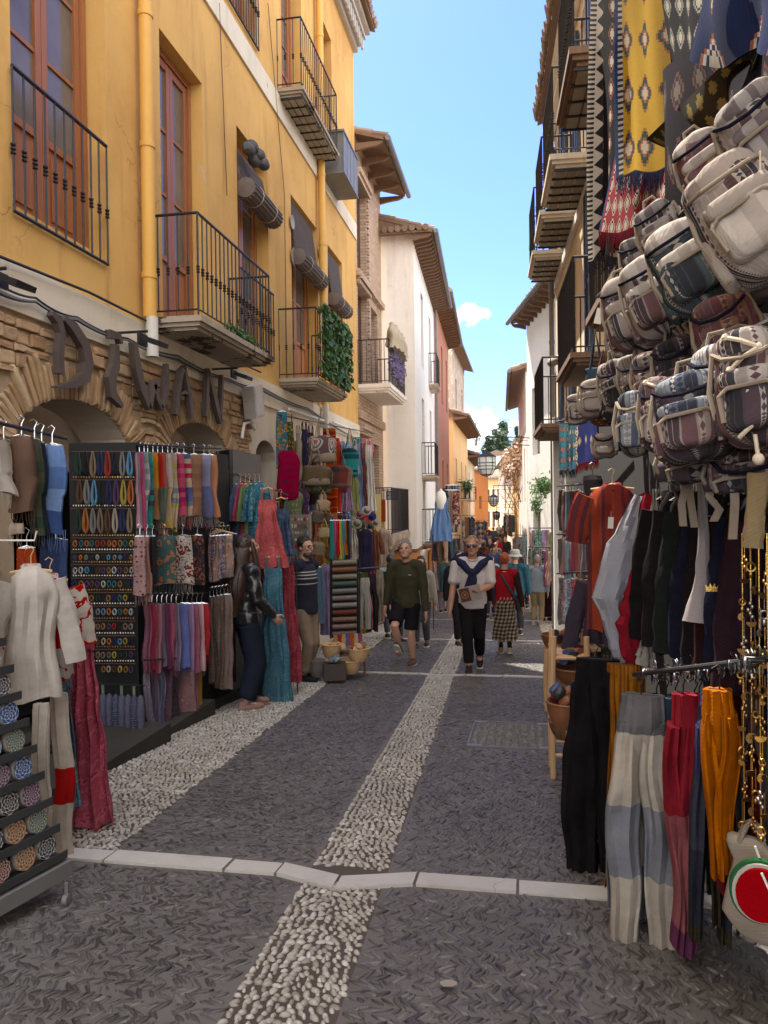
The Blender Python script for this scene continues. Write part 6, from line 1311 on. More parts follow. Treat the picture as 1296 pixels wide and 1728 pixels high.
# row of clip hangers
N40 = NTH+['fifteenth', 'sixteenth', 'seventeenth', 'eighteenth', 'nineteenth', 'twentieth']+['twenty-'+x for x in NTH[:9]]+['thirtieth']+['thirty-'+x for x in NTH[:9]]
rl = rail('curved black rail of trouser clips on the right rack', px(1070, 1138, 3.0), px(1330, 1108, 1.85), .009)
for i in range(34):
    t = i/33; u = 1096+t*196; d = 2.9-.95*t; c = px(u+rnd.uniform(-3, 3), 1136-22*t+rnd.uniform(-6, 6), d); a, n = axes(rnd.uniform(-60, 30)); m = MB()
    m.tube([c+Z_*.035, c+Z_*.022+a*.006, c], .0022, 5); m.tube([c-a*.035, c+a*.035], .0022, 5)
    for k in (-1, 1): m.sup(c+a*k*.033-Z_*.012, (.010, .014, .028), .6, .6, (a, n, Z_), 8, 5); m.tube([c+a*k*.033-Z_*.02, c+a*k*.033-Z_*.035+n*.008], .0025, 4)
    o = m.build('clip_hanger', M_chrome if i % 3 else M_blackbox, None, origin=tuple(c)); tag(o, f'metal clip hanger over the colour block trousers, {N40[i]} from left in its crowded row', 'clip hanger', 'metal clip hangers on the right rack')
def blocks(cs): return fab('bands', [c for c, k in cs for _ in range(k)], 1.0)
RT = [
 (1172, 1165, 1440, 26, 2.8, F_PL(.10, .015, .05), 'plum trousers behind the red pink purple pair', trousers, dict(yaw=-30)), (1108, 1160, 1560, 34, 2.95, F_PL(.02, .02, .024), 'black trousers directly behind the cream and grey patchwork', trousers, dict(yaw=-30)),
 (1035, 1110, 1490, 40, 3.45, F_PL(.10, .05, .025), 'brown trousers between the black pair and the rust corduroy', trousers, dict(yaw=-30)), (1140, 1160, 1520, 26, 2.85, F_PL(.02, .09, .10), 'dark teal trousers between the patchwork and the red pair', trousers, dict(yaw=-30)),
 # u v0 v1 w d colours label builder
 (1006, 1100, 1478, 62, 3.35, F_PL(.006, .006, .008), 'long black wide trousers nearest the basket stand', trousers, dict(flare=1.35, yaw=-25)),
 (1056, 1108, 1500, 58, 3.15, fab('stripe', [(.30, .12, .022), (.22, .08, .018), (.36, .15, .03)], 3.0), 'rust orange corduroy wide trousers beside the black ones', skirt, dict(flare=1.15, yaw=-20, folds=11)),
 (1082, 1158, 1618, 60, 2.72, fab('bands', [(.15, .15, .155), (.50, .46, .39), (.50, .46, .39), (.24, .25, .28), (.24, .25, .28), (.50, .46, .39), (.48, .43, .36), (.10, .105, .12)], .98), 'cream and grey patchwork trousers with dark grey waistband', trousers, dict(flare=1.2, yaw=-24, split=.22)),
 (1060, 1250, 1540, 34, 2.85, fab('bands', [(.48, .44, .38), (.22, .23, .26), (.50, .46, .4), (.12, .12, .14)], .62), 'second cream and grey patchwork trousers half hidden at the left', trousers, dict(flare=1.2, yaw=-35)),
 (1124, 1162, 1480, 18, 2.75, fab('bands', [(.10, .20, .32), (.10, .02, .03), (.10, .02, .03), (.07, .05, .04)], .68), 'thin pale blue and maroon trousers between patchwork and red', trousers, dict(yaw=-40)),
 (1153, 1155, 1600, 40, 2.55, fab('bands', [(.34, .035, .05), (.30, .03, .045), (.34, .11, .12), (.33, .12, .13), (.14, .04, .09), (.13, .035, .08)], .87), 'red, pink and purple colour block trousers in the middle of the rack', trousers, dict(yaw=-20, flare=1.25, gap=-.012)),
 (1180, 1160, 1500, 22, 2.6, fab('bands', [(.07, .08, .035), (.05, .06, .03), (.03, .035, .03)], .7), 'olive green trousers behind the red pink purple pair', trousers, dict(yaw=-35)),
 (1196, 1158, 1580, 34, 2.45, fab('bands', [(.05, .055, .14), (.055, .06, .09), (.03, .035, .05), (.04, .035, .02), (.05, .035, .02)], .84), 'slate blue and dark olive trousers right of the red pink purple pair', trousers, dict(yaw=-20)),
 (1214, 1146, 1470, 40, 2.2, fab('bands', [(.42, .13, .02), (.40, .22, .02), (.40, .20, .015)], .54), 'orange and mustard yellow trousers on the right rack', trousers, dict(yaw=-25, gap=-.01)),
 (1248, 1115, 1510, 40, 2.3, fab('bands', [(.22, .03, .035), (.16, .02, .03), (.24, .03, .04), (.09, .015, .02)], .66), 'dark red harem trousers near the golden trinkets', trousers, dict(yaw=-20)),
 (1228, 1155, 1560, 30, 2.4, F_PL(.04, .035, .02), 'dark moss trousers behind the mustard pair', trousers, dict(yaw=-30)),
 (1268, 1150, 1420, 26, 2.2, fab('bands', [(.06, .05, .05), (.12, .11, .11)], .5), 'charcoal trousers hidden behind the golden trinkets', trousers, dict(yaw=-30)),
]
for u, v0, v1, w_, d, mt, lab, f_, kw in RT: S(u, v0, v1, w_*(1.0 if f_ is skirt else 1.22), d, mt, lab, f=f_, **kw)
# golden trinkets hanging at the right edge
GM = [M_gold, simple('dark_gold', (.36, .2, .06), .35, 1, .3, 20, .2), simple('red_trinket', (.4, .04, .03), .4), simple('green_trinket', (.03, .15, .09), .4), simple('old_silver', (.35, .32, .28), .4, 1)]
SHP = ['ball', 'fan', 'ring', 'crescent']; LEV = NTH+['fifteenth']
for i in range(15):
    for j in range(3):
        u = 1254+j*17+rnd.uniform(-5, 5); v = 945+i*31+rnd.uniform(-8, 8)+j*9; d = 2.12-.06*j; c = px(u, v, d); a, n = axes(rnd.uniform(-50, 20)); m = MB(); s_ = rnd.uniform(.55, .85)
        k = (i+j*2) % 4
        if k == 0:
            for q in range(5): m.sup(c-Z_*(.009*q)+a*.006*math.sin(q*2.1), (.014*s_, .014*s_, .012), 1, 1, None, 8, 5)
        elif k == 1: m.prism([(0, 0)]+[(.022*s_*math.cos(t), -.022*s_*math.sin(t)) for t in [PI*q/8 for q in range(9)]], c, a, Z_, n, .003)
        elif k == 2: m.tube([c+a*.014*s_*math.cos(t)+Z_*(.014*s_*math.sin(t)-.015) for t in [2*PI*q/10 for q in range(11)]], .003, 5); m.sup(c-Z_*.035, (.012, .012, .018), 1, 1, None, 8, 5)
        else: m.prism([(.018*s_*math.cos(t), .018*s_*math.sin(t)) for t in [PI*.1+PI*1.3*q/9 for q in range(10)]]+[(.009*s_*math.cos(t)+.004, .011*s_*math.sin(t)+.003) for t in [PI*1.4-PI*1.3*q/9 for q in range(10)]], c-Z_*.01, a, Z_, n, .003)
        m.tube([c, c+Z_*.055], .0011, 4); o = m.build('trinket', GM[rnd.choice((0, 0, 1, 1, 1, 1, 1, 4))], None, origin=tuple(c))
        tag(o, f'{SHP[k]} shaped trinket, {LEV[i]} from the top on the {("left", "middle", "right")[j]} chain', 'trinket', 'golden trinkets on chains')
for j in range(4): c0, c1 = px(1252+j*14, 900, 2.12-.05*j), px(1256+j*14, 1400, 2.12-.05*j); m = MB(); m.tube([c0, c1], .0018, 5); o = m.build('chain', M_gold, None, origin=tuple(c1)); tag(o, f'long thin chain of golden trinkets, {NTH[j]} from left at the right edge', 'chain', 'trinket chains')
# canvas bag and watermelon purse at the lower right
tote(px(1268, 1385, 2.12), .125, .29, F_PL(.42, .36, .29), 'plain canvas tote bag at the lower right corner', yaw=-25, dp=.05, strap=.04, e=.35)
wm = thing('watermelon_purse', 'felt purse shaped like a watermelon slice hanging at the lower right', 'purse', tuple(px(1275, 1550, 2.0))); a, n = axes(-20); c = px(1282, 1500, 2.0)
def slice_(mb, rx, ry, off, th, dx=0): mb.prism([(dx+rx*math.cos(t), ry*math.sin(t)) for t in [2*PI*q/28 for q in range(28)]], c+n*off, a, Z_, n, th)
m = MB(); slice_(m, .074, .082, 0, .02); m.build('green_rind', F_PL(.03, .14, .05), wm); m = MB(); slice_(m, .068, .076, .0205, .008); m.build('white_rind', F_PL(.6, .58, .52), wm)
m = MB(); slice_(m, .060, .068, .029, .012); m.build('red_flesh', F_PL(.38, .015, .02), wm)
m = MB(); m.tube([c+Z_*.08, c+Z_*.11-a*.01], .003, 5); m.tube([c+n*.045+Z_*.062, c+n*.046+a*.022+Z_*.01, c+n*.045+a*.028-Z_*.045], .0035, 5); m.build('zip', M_card, wm)
# ------------------------------------------------------------------ basket stands
def basket(c, r_, h, mat, lab, nm='basket', sq=None, group=None, n=16):
    root = thing(nm, lab, 'basket', tuple(V(c)), group); m = MB(); prof = [(r_*.62, 0), (r_*.80, h*.25), (r_*.93, h*.6), (r_, h), (r_*1.05, h*1.02), (r_*.93, h*1.0), (r_*.75, h*.55), (.001, h*.5)]
    m.lathe(c, prof, n); m.build('body', mat, root); m = MB(); m.tube([V(c)+V((r_*1.0*math.cos(t), r_*1.0*math.sin(t), h*1.0)) for t in [2*PI*q/20 for q in range(21)]], r_*.06, 6, caps=False); m.build('rim', mat, root); return root
M_leather = simple('tan_leather', (.20, .075, .03), .5, 0, .35, 12, .4); M_wick = fabric('plaid', [(.22, .13, .07), (.32, .20, .11), (.12, .07, .04)], 6.0)
def stand(u0, v0, d, hgt, W, lab):
    b = px(u0, v0, d); b.z = gz(b.y); r = thing('wooden_stand', lab, 'stand', tuple(b)); a, n = axes(-10)
    for i, j in ((-1, -1), (1, -1), (1, 1), (-1, 1)): p = b+a*W/2*i+n*.14*j; m = MB(); m.tube([p, p+Z_*hgt*.5+a*i*.006, p+Z_*hgt-a*i*.01], [.020, .018, .019], 8); m.build('leg', M_palewood, r)
    for z in (.18, .5, .85):
        for (i0, j0), (i1, j1) in (((-1, -1), (1, -1)), ((1, -1), (1, 1)), ((1, 1), (-1, 1)), ((-1, 1), (-1, -1))): m = MB(); m.tube([b+a*W/2*i0+n*.14*j0+Z_*hgt*z, b+a*W/2*i1+n*.14*j1+Z_*hgt*z], .012, 6); m.build('stretcher', M_palewood, r)
    m = MB(); m.obox(b+Z_*(hgt*.86), (W*.9, .26, .012), (a, n, Z_)); m.build('shelf', M_palewood, r, smooth=False); return b, r
def goods(c, r_, n_, lab, cat, nm, mats, roll=True, grp=None):
    for i in range(n_):
        t = rnd.uniform(0, 6.28); rr = r_*math.sqrt(rnd.random()); p = V(c)+V((rr*math.cos(t), rr*math.sin(t), rnd.uniform(0, .05))); ax = rnd.uniform(-.7, .7); m = MB(); a = V((math.sin(ax), -math.cos(ax), .15)).normalized(); u_2 = a.orthogonal().normalized()
        if roll: m.lathe(p, [(.014, -.06), (.030, -.06), (.032, -.05), (.032, .05), (.030, .06), (.014, .06)], 12, (u_2, a.cross(u_2), a))
        else: m.sup(p, (.07, .05, .045), .7, .7, (u_2, a.cross(u_2), a), 10, 6)
        o = m.build(nm, mats[i % len(mats)], None, origin=tuple(p)); tag(o, lab, cat, grp)
LM = [M_leather, simple('black_leather', (.02, .018, .02), .4), simple('brown_leather', (.09, .04, .025), .45), F_PL(.16, .03, .05), simple('blue_leather', (.03, .06, .14), .45)]
b, r = stand(992, 1462, 3.62, .60, .15, 'rustic pale wooden stand in front of the black trousers')
basket(b+Z_*.58-V((.085, 0, 0)), .10, .12, M_leather, 'terracotta coloured basket of purses on the nearest wooden stand'); goods(b+Z_*.71-V((.085, 0, 0)), .07, 12, 'small rolled leather purse heaped in the nearest terracotta basket', 'purse', 'purse', LM, False, 'purses in the nearest basket')
basket(px(958, 1245, 4.1), .10, .09, M_wick, 'shallow wicker basket of purses behind the nearest one'); goods(px(960, 1222, 4.1), .08, 10, 'small dark purse in the shallow wicker basket', 'purse', 'purse', LM, False, 'purses in the shallow basket')
b, r = stand(962, 1330, 5.0, .92, .22, 'tall pale wooden stand under the trough of leather rolls')
basket(px(972, 1152, 5.0), .15, .10, M_leather, 'wide terracotta trough of leather rolls on the tall wooden stand'); goods(px(972, 1112, 5.0), .12, 16, 'rolled leather case lying in the wide terracotta trough', 'leather roll', 'leather_roll', LM, True, 'leather rolls in the trough')
basket(px(1000, 1205, 4.6), .10, .08, M_wick, 'small wicker basket with blue cloths under the trough'); goods(px(998, 1185, 4.6), .07, 8, 'folded blue and white cloth in the small wicker basket', 'cloth', 'folded_cloth', [F_PL(.10, .16, .3), F_PL(.4, .4, .42), F_PL(.05, .14, .16)], False, 'cloths in the small basket')
b, r = stand(936, 1180, 7.4, .60, .16, 'slim wooden stand of the farthest terracotta basket')
basket(px(938, 1092, 7.4), .14, .12, M_leather, 'farthest terracotta basket, with fans, on the right of the street'); goods(px(962, 1075, 7.2), .16, 16, 'folded hand fan lying in rows beside the farthest basket', 'fan', 'hand_fan', [F_PL(.4, .12, .12), M_palewood, F_PL(.45, .4, .35), LM[1]], True, 'hand fans on the ledge')
tb = thing('display_ledge', 'low wooden ledge carrying the hand fans', 'ledge', tuple(px(968, 1100, 7.1))); m = MB(); m.obox(px(968, 1092, 7.15), (.42, .3, .03), (*axes()[:2], Z_)); m.build('board', M_palewood, tb, smooth=False)
m = MB(); p = px(968, 1092, 7.15); m.box((p.x-.16, p.y-.1, gz(p.y)), (p.x+.2, p.y+.1, p.z-.016)); m.build('box', M_oldwood, tb, smooth=False)
# ------------------------------------------------------------------ farther scarf rack (left of the red robe)
RS = [('charcoal', (.10, .09, .09)), ('dusty rose', (.30, .17, .16)), ('ice blue', (.25, .36, .42)), ('slate', (.14, .16, .2)), ('wine', (.24, .05, .07)), ('brick', (.30, .09, .07)), ('taupe', (.20, .15, .13)), ('smoke', (.13, .11, .12)), ('coal', (.06, .05, .055))]
for r_, (v0, v1) in enumerate(((820, 900), (902, 972), (968, 1052))):
    for i, (nm, c) in enumerate(RS):
        c2 = tuple(min(1, x*(1, 1.5, 1.8)[r_]+(0, .03, .05)[r_]) for x in c); kd = ('stripe', 'plain', 'floral')[r_]
        S(948+i*5.5, v0+rnd.uniform(-2, 2), v1+rnd.uniform(-8, 6), 13, 8.4-.22*i, fab(kd, [c2, tuple(min(1, x*1.7+.05) for x in c2), tuple(x*.5 for x in c2)], 1.3), f'{nm} {("striped", "plain", "flowered")[r_]} scarf in the {("top", "middle", "bottom")[r_]} tier of the rack left of the red robe', yaw=-35, folds=2, fr=r_ == 0, group=f'scarves in the {("top", "middle", "bottom")[r_]} tier')
    rail(f'{("top", "middle", "bottom")[r_]} rail of the scarf rack left of the red robe', px(940, v0, 8.8), px(1000, v0-4, 6.3), .009)
S(1000, 790, 860, 34, 5.2, fab('plain', [(.05, .05, .055)]), 'black and cream fleece poncho above the red robe', f=scarf, depth=.06, fr=False)
shirt(px(1005, 955, 5.0), .16, .5, F_PL(.06, .05, .07), 'dark sweater behind the red striped robe', yaw=-30, tag_=False, wood=False)
# ------------------------------------------------------------------ goods on the left wall beyond the woman
TP = lambda *c: fab('paisley', list(c), .9)
def sag(pts, r, mat, lab, nm='cable', cat='cable', n=8, amp=.05, root=None):
    P = [V(p) for p in pts]; out = []
    for a, b in zip(P, P[1:]):
        for k in range(n): t = k/n; out.append(a.lerp(b, t)-Z_*amp*4*t*(1-t))
    out.append(P[-1]); mb = MB(); mb.tube(out, r, 5)
    if root is not None: return mb.build('wire', mat, root)
    return tag(mb.build(nm, mat, None, origin=tuple(P[0])), lab, cat)
dW = lambda u, X=-3.3: at_x(u, 850, X).y/ray(u, 850).y    # distance to the plane X at column u
def SW(u, v0, v1, w, mat, lab, f=scarf, X=-3.3, **k): return S(u, v0, v1, w, dW(u, X), mat, lab, f=f, **k)
SW(487, 692, 875, 22, fab('floral', [(.05, .09, .04), (.35, .30, .08), (.08, .14, .07), (.2, .06, .05)], 1.1), 'green and yellow patterned dress high on the wall behind the crimson bag', f=dress, yaw=10, flare=1.1)
SW(476, 688, 790, 20, fab('floral', [(.06, .20, .26), (.50, .32, .05), (.35, .05, .08), (.05, .1, .2)], .9), 'multicoloured turquoise and yellow wrap at the top of the crimson bag', yaw=5, fr=False)
tote(px(486, 745, dW(486, -3.1)), .30, .68, fab('paisley', [(.30, .01, .05), (.34, .012, .06), (.12, .02, .05), (.03, .02, .04)], .45), 'crimson tapestry sack with a dark rose hanging on the left wall', yaw=8, strap=.12, e=.7, nm='tapestry_sack')
SW(503, 712, 868, 12, F_PL(.42, .35, .27), 'long beige dress between the crimson sack and the round pattern tote', f=dress, yaw=40, flare=1.1)
SW(513, 706, 850, 16, F_PL(.04, .035, .09), 'dark navy dress left of the round pattern tote', f=dress, yaw=35, flare=1.2)
SW(524, 712, 850, 16, F_PL(.10, .05, .05), 'dark brown dress behind the round pattern tote', f=dress, yaw=35, flare=1.2)
MDL = fab('dots', [(.18, .11, .09), (.5, .2, .1)], .22)
def mandala():
    m, nt, b = newmat('mandala_print'); sp = nd(nt, 'TexVoronoi', {'Vector': uvn(nt), 'Scale': 9.0, 'Randomness': .5}); d = sp.outputs[0]
    c = ramp(nt, d, [(0, (.45, .38, .3)), (.12, (.40, .07, .03)), (.24, (.45, .4, .33)), (.33, (.05, .06, .14)), (.40, (.42, .35, .28)), (.5, (.10, .05, .05))], 'CONSTANT')
    nt.links.new(mixc(nt, ma(nt, 'MULTIPLY', noise(nt, uvn(nt), 60, 3), .3), c, (.03, .03, .03)), b.inputs['Base Color']); b.inputs['Roughness'].default_value = .9; return m
M_mand = mandala()
tote(px(543, 690, dW(543, -2.95)), .42, .40, M_mand, 'big tote bag printed with orange and white rounds and a beige base', yaw=-10, base=F_PL(.36, .29, .22), strap=.40, smat=F_PL(.5, .42, .32), dp=.16)
tote(px(532, 745, dW(532, -3.0)), .42, .30, TP((.15, .10, .06), (.3, .2, .14), (.08, .06, .05)), 'brown ring patterned tote hanging just under the round pattern tote', yaw=-10, base=F_PL(.30, .24, .18), strap=.35, dp=.16)
tote(px(535, 768, dW(535, -3.0)), .46, .44, fab('floral', [(.06, .07, .04), (.28, .24, .12), (.05, .12, .14), (.15, .08, .05)], .9), 'olive and blue leaf patterned round bag under the totes', yaw=-5, strap=.15, dp=.2, e=.8)
SW(556, 718, 880, 24, fab('hstripe', [(.50, .08, .02), (.36, .03, .02), (.55, .18, .05), (.42, .05, .03)], 2.2), 'bright orange and red woven hanging in the middle of the wall', yaw=5, folds=3, fr=False, depth=.03)
tote(px(590, 722, dW(590, -2.95)), .30, .52, fab('hstripe', [(.02, .20, .24), (.02, .04, .05), (.04, .28, .30), (.015, .08, .1)], 1.6), 'teal and black striped slouch bag on the left wall', yaw=0, strap=.35, dp=.14, e=.8, nm='slouch_bag')
tote(px(573, 755, dW(573, -3.0)), .42, .38, fab('plaid', [(.25, .07, .05), (.06, .05, .06), (.3, .25, .2), (.1, .12, .1)], .7), 'patchwork bag of brown, red and black squares below the striped bag', yaw=0, strap=.30, dp=.14)
for u, v0, v1, w_, c, nm, kd in ((583, 790, 862, 20, (.34, .22, .34), 'lilac', 'floral'), (596, 770, 870, 16, (.36, .40, .16), 'pale lime green', 'stripe'), (604, 735, 868, 12, (.24, .30, .48), 'powder blue', 'stripe'), (590, 730, 800, 12, (.42, .40, .34), 'pale flowered', 'floral'), (598, 738, 800, 12, (.45, .42, .38), 'ivory', 'plain'), (612, 742, 855, 12, (.16, .07, .06), 'chestnut printed', 'floral'), (577, 745, 830, 10, (.35, .08, .12), 'rose', 'floral')):
    SW(u, v0, v1, w_, fab(kd, [c, tuple(min(1, x*1.4) for x in c), tuple(x*.6 for x in c)], 1.2), f'{nm} summer dress in the row hanging high by the white vest', f=dress, yaw=25, flare=1.3, waist=.2, group=None)
SW(622, 738, 862, 17, F_PL(.62, .6, .57), 'plain white vest dress hanging at the end of the high row', f=dress, yaw=5, flare=1.3, waist=.2)
tote(px(494, 812, dW(494, -3.05)), .26, .38, fab('dots', [(.14, .17, .09), (.32, .35, .22)], 1.4), 'moss green crochet bag below the crimson sack', yaw=0, strap=.12, e=.8); tote(px(508, 810, dW(508, -3.0)), .22, .38, fab('dots', [(.06, .03, .07), (.16, .10, .16)], 1.4), 'purple crochet bag beside the green crochet one', yaw=0, strap=.12, e=.8)
for i, (u, v, w_, h, c, nm) in enumerate(((545, 845, 26, 22, (.30, .20, .11), 'straw'), (547, 892, 24, 20, (.42, .30, .16), 'pale straw with dark band'), (552, 868, 24, 20, (.11, .07, .045), 'dark brown'), (535, 862, 22, 26, (.07, .045, .035), 'espresso'), (560, 925, 26, 26, (.22, .11, .055), 'rust suede'), (535, 915, 26, 28, (.17, .12, .07), 'khaki'))):
    d = dW(u, -2.85); tote(px(u, v-18, d), w_*d*K*.9, h*d*K*.9, simple('leather_'+nm.replace(' ', '_'), c, .6, 0, .3, 20, .5), f'small {nm} handbag in the cluster above the sweater man', yaw=0, strap=.14, dp=.08, nm='handbag')
SC = [('teal', (.02, .20, .19)), ('bright pink', (.55, .08, .2)), ('red', (.5, .03, .03)), ('lemon', (.5, .42, .08)), ('turquoise', (.03, .3, .34)), ('orange', (.55, .16, .03)), ('black dotted', (.03, .03, .04)), ('grey dotted', (.14, .14, .16))]
for i, (nm, c) in enumerate(SC): SW(560+i*4.2, 872, 948-(i % 3)*6, 8, fab('dots' if i > 5 else 'stripe', [c, tuple(min(1, x*1.4+.03) for x in c), tuple(x*.7 for x in c)], 1.5), f'thin {nm} silk scarf in the bright row over the bracelet rack', X=-2.7, yaw=20, folds=1.5, fr=False, group='thin silk scarves')
for i, (u, v, c, nm) in enumerate(((606, 868, (.30, .17, .16), 'dusty pink'), (618, 862, (.4, .38, .35), 'pale grey'), (628, 872, (.03, .05, .2), 'blue'), (612, 885, (.12, .10, .1), 'charcoal'), (624, 888, (.1, .09, .09), 'dark grey'), (602, 884, (.3, .3, .22), 'sage'), (634, 882, (.42, .36, .3), 'cream'))):
    hat(px(u, v, dW(u, -2.8)), .085+.01*(i % 2), f'{nm} cloth hat in the cluster over the navy vest', F_PL(*c), group=None)
SW(617, 888, 965, 26, F_PL(.03, .025, .06), 'dark navy vest hanging under the cloth hats', f=shirt, X=-2.7, yaw=10, sl=0, tag_=False, nm='vest', cat='vest'); SW(632, 890, 962, 16, F_PL(.16, .06, .035), 'rust brown cardigan right of the navy vest', f=shirt, X=-2.75, yaw=30, sl=.4, tag_=False); SW(646, 888, 955, 18, fab('stripe', [(.36, .29, .24), (.28, .2, .16)], 1.5), 'beige striped kurta beside the rust cardigan', f=shirt, X=-2.85, yaw=10, sl=.3, tag_=False)
for u, v0, v1, w_, c, nm in ((614, 972, 1062, 16, (.55, .52, .48), 'white linen'), (628, 965, 1066, 14, (.04, .035, .04), 'black cotton'), (641, 960, 1050, 12, (.42, .35, .27), 'cream linen'), (650, 962, 1045, 10, (.05, .04, .05), 'dark brown linen')): SW(u, v0, v1, w_, F_PL(*c), f'{nm} trousers in the low row beyond the bracelet rack', f=trousers, X=-2.55, yaw=10)
rail('high rail of summer dresses on the left wall', px(470, 700, dW(470)), px(632, 732, dW(632)), .01); rail('low rail of linen trousers beyond the bracelet rack', px(600, 960, dW(600, -2.5)), px(660, 955, dW(660, -2.5)), .01, posts=(.0, 1))
# packed back row close to the wall
BR = [('rust', (.30, .09, .04)), ('ivory', (.5, .46, .4)), ('jade', (.04, .18, .12)), ('maroon', (.18, .02, .04)), ('sky blue', (.2, .34, .5)), ('ochre', (.40, .24, .05)), ('black', (.02, .02, .022)), ('pink', (.5, .16, .22)), ('denim', (.07, .11, .22)), ('lavender', (.3, .24, .42)), ('moss', (.12, .14, .05)), ('tomato', (.5, .06, .03))]
for r_, (v0, v1, X) in enumerate(((735, 860, -3.42), (855, 960, -3.35), (945, 1060, -3.2))):
    for i in range(12):
        u = 478+i*12.5+r_*4; nm, c = BR[(i*5+r_*4) % 12]; kd = ('floral', 'stripe', 'plain', 'paisley')[(i+r_) % 4]
        SW(u, v0+rnd.uniform(-6, 8), v1+rnd.uniform(-12, 12), 18, fab(kd, [c, tuple(min(1, x*1.6+.05) for x in c), tuple(x*.5 for x in c)], 1.1), f'{nm} {kd} garment, {NTH[i]} from left in the {("top", "middle", "bottom")[r_]} back row of the left wall', f=(dress, scarf, shirt)[i % 3], X=X, yaw=rnd.uniform(0, 40), group='garments packed in back rows of the left wall', **({} if i % 3 == 0 else dict(fr=False, folds=3) if i % 3 == 1 else dict(sl=.25, tag_=False)))
# magnet board
mg = thing('magnet_board', 'tall white board covered with small souvenir magnets beside the sweater man', 'board', tuple(px(505, 1000, 10.2))); m = MB(); slab(m, px(490, 870, 10.3), px(524, 868, 10.0), .03, px(505, 985, 10.2).z, px(505, 868, 10.2).z); m.build('panel', F_PL(.38, .35, .32), mg, smooth=False)
MG = [F_PL(*c) for c in ((.4, .05, .04), (.5, .46, .4), (.1, .2, .3), (.12, .1, .08), (.45, .3, .12), (.5, .5, .48))]
for i in range(6):
    for j in range(9):
        p = px(493+i*5.3+rnd.uniform(-.6, .6), 876+j*11.5, 10.02); m = MB(); m.obox(p, (.03*rnd.uniform(.7, 1.2), .008, .045*rnd.uniform(.7, 1.2)), (*axes(20)[:2], Z_)); o = m.build('magnet', MG[rnd.randrange(6)], None, smooth=False, origin=tuple(p)); tag(o, f'souvenir magnet on the white board, {NTH[i]} column from left, {NTH[j]} from the top', 'magnet', 'magnets on the white board')
# bracelet spindle rack
br = thing('bangle_rack', 'tall black rack of horizontal bangle rolls right of the sweater man', 'display rack', tuple(px(582, 1075, 9.9))); m = MB()
for u in (558, 607): m.tube([px(u, 942, 9.9), px(u, 1078, 9.9)], .012, 6)
m.build('frame', M_iron, br)
m = MB(); m.obox(px(582, 1010, 10.05), (.36, .02, 1.02), (*axes()[:2], Z_)); m.build('back_board', M_blackbox, br, smooth=False)
RC = [(.42, .36, .26), (.40, .2, .12), (.45, .40, .3), (.14, .22, .16), (.35, .36, .34), (.42, .34, .3), (.45, .42, .38), (.3, .1, .08), (.4, .25, .2), (.42, .3, .28), (.35, .22, .22)]
for k in range(11):
    v = 948+k*12; p, q = px(561, v+2, 9.85), px(602, v, 9.85); m = MB(); n_b = 18; L = (q-p).length; ax = (q-p).normalized(); o1 = ax.orthogonal().normalized()
    prof = []
    for i in range(n_b): h = L*i/n_b; prof += [(.024, h+.001), (.034, h+.004), (.034, h+L/n_b-.004), (.024, h+L/n_b-.001)]
    m.lathe(p, prof, 10, (o1, ax.cross(o1), ax)); o = m.build('bangle_roll', fab('stripe', [RC[k], tuple(x*.4 for x in RC[k]), tuple(min(1, x*1.3) for x in RC[k])], 2), None, origin=tuple(p)); tag(o, f'roll of bangles, {NTH[k]} from the top of the black bangle rack', 'bangles', 'rolls of bangles')
# floor wares: baskets, fans, books
basket(px(535, 1142, 9.2), .11, .20, M_grey_wood, 'round dark wicker basket by the sweater man\'s shoes'); 
bx = thing('wicker_crate', 'square dark wicker crate on the pebbles beside the round basket', 'crate', tuple(px(565, 1145, 9.1))); M_dw = fabric('plaid', [(.05, .04, .038), (.11, .09, .08), (.03, .025, .025)], 5.0)
c = px(565, 1146, 9.1); a, n = axes(6); w2, h2, d2 = .125, .19, .09
for nm_, cc, sz in (('front', n*d2, (2*w2, .012, h2)), ('back', -n*d2, (2*w2, .012, h2)), ('side', a*w2, (.012, 2*d2-.014, h2)), ('side', -a*w2, (.012, 2*d2-.014, h2)), ('bottom', -Z_*(h2/2-.01), (2*w2-.014, 2*d2-.014, .012))): m = MB(); m.obox(c+Z_*(h2/2+.005)+cc, sz, (a, n, Z_)); m.build(nm_, M_dw, bx, smooth=False)
goods(px(565, 1116, 9.1), .08, 9, 'small packet with blue print in the square wicker crate', 'packet', 'packet', [F_PL(.12, .2, .34), F_PL(.4, .4, .4), F_PL(.2, .25, .3)], False, 'packets in the wicker crate')
for u, v, r_, lab in ((590, 1132, .16, 'wide straw basket of wooden spoons behind the wicker crate'), (605, 1112, .15, 'leaning straw basket at the street side of the wares'), (560, 1105, .14, 'shallow straw basket of fans behind the round basket')): basket(px(u, v+4, 9.4), r_*.9, .16, M_palewood, lab)
goods(px(585, 1092, 9.5), .2, 22, 'carved wooden spoon or fan heaped over the straw baskets', 'wooden ware', 'wooden_ware', [M_palewood, M_palewood, M_oldwood, F_PL(.35, .25, .18)], True, 'wooden wares in straw baskets')
for i in range(7): p = px(566+i*7, 1082-i*.5, 9.5); m = MB(); m.obox(p, (.045, .03, .15), (*axes(8)[:2], Z_)); o = m.build('boxed_fan', F_PL(*[(.45, .3, .12), (.38, .05, .05), (.5, .4, .2), (.2, .12, .3), (.5, .12, .05), (.5, .45, .3), (.3, .08, .2)][i]), None, smooth=False, origin=tuple(p)); tag(o, f'upright gift box, {NTH[i]} from left in the row behind the straw baskets', 'gift box', 'gift boxes behind the baskets')
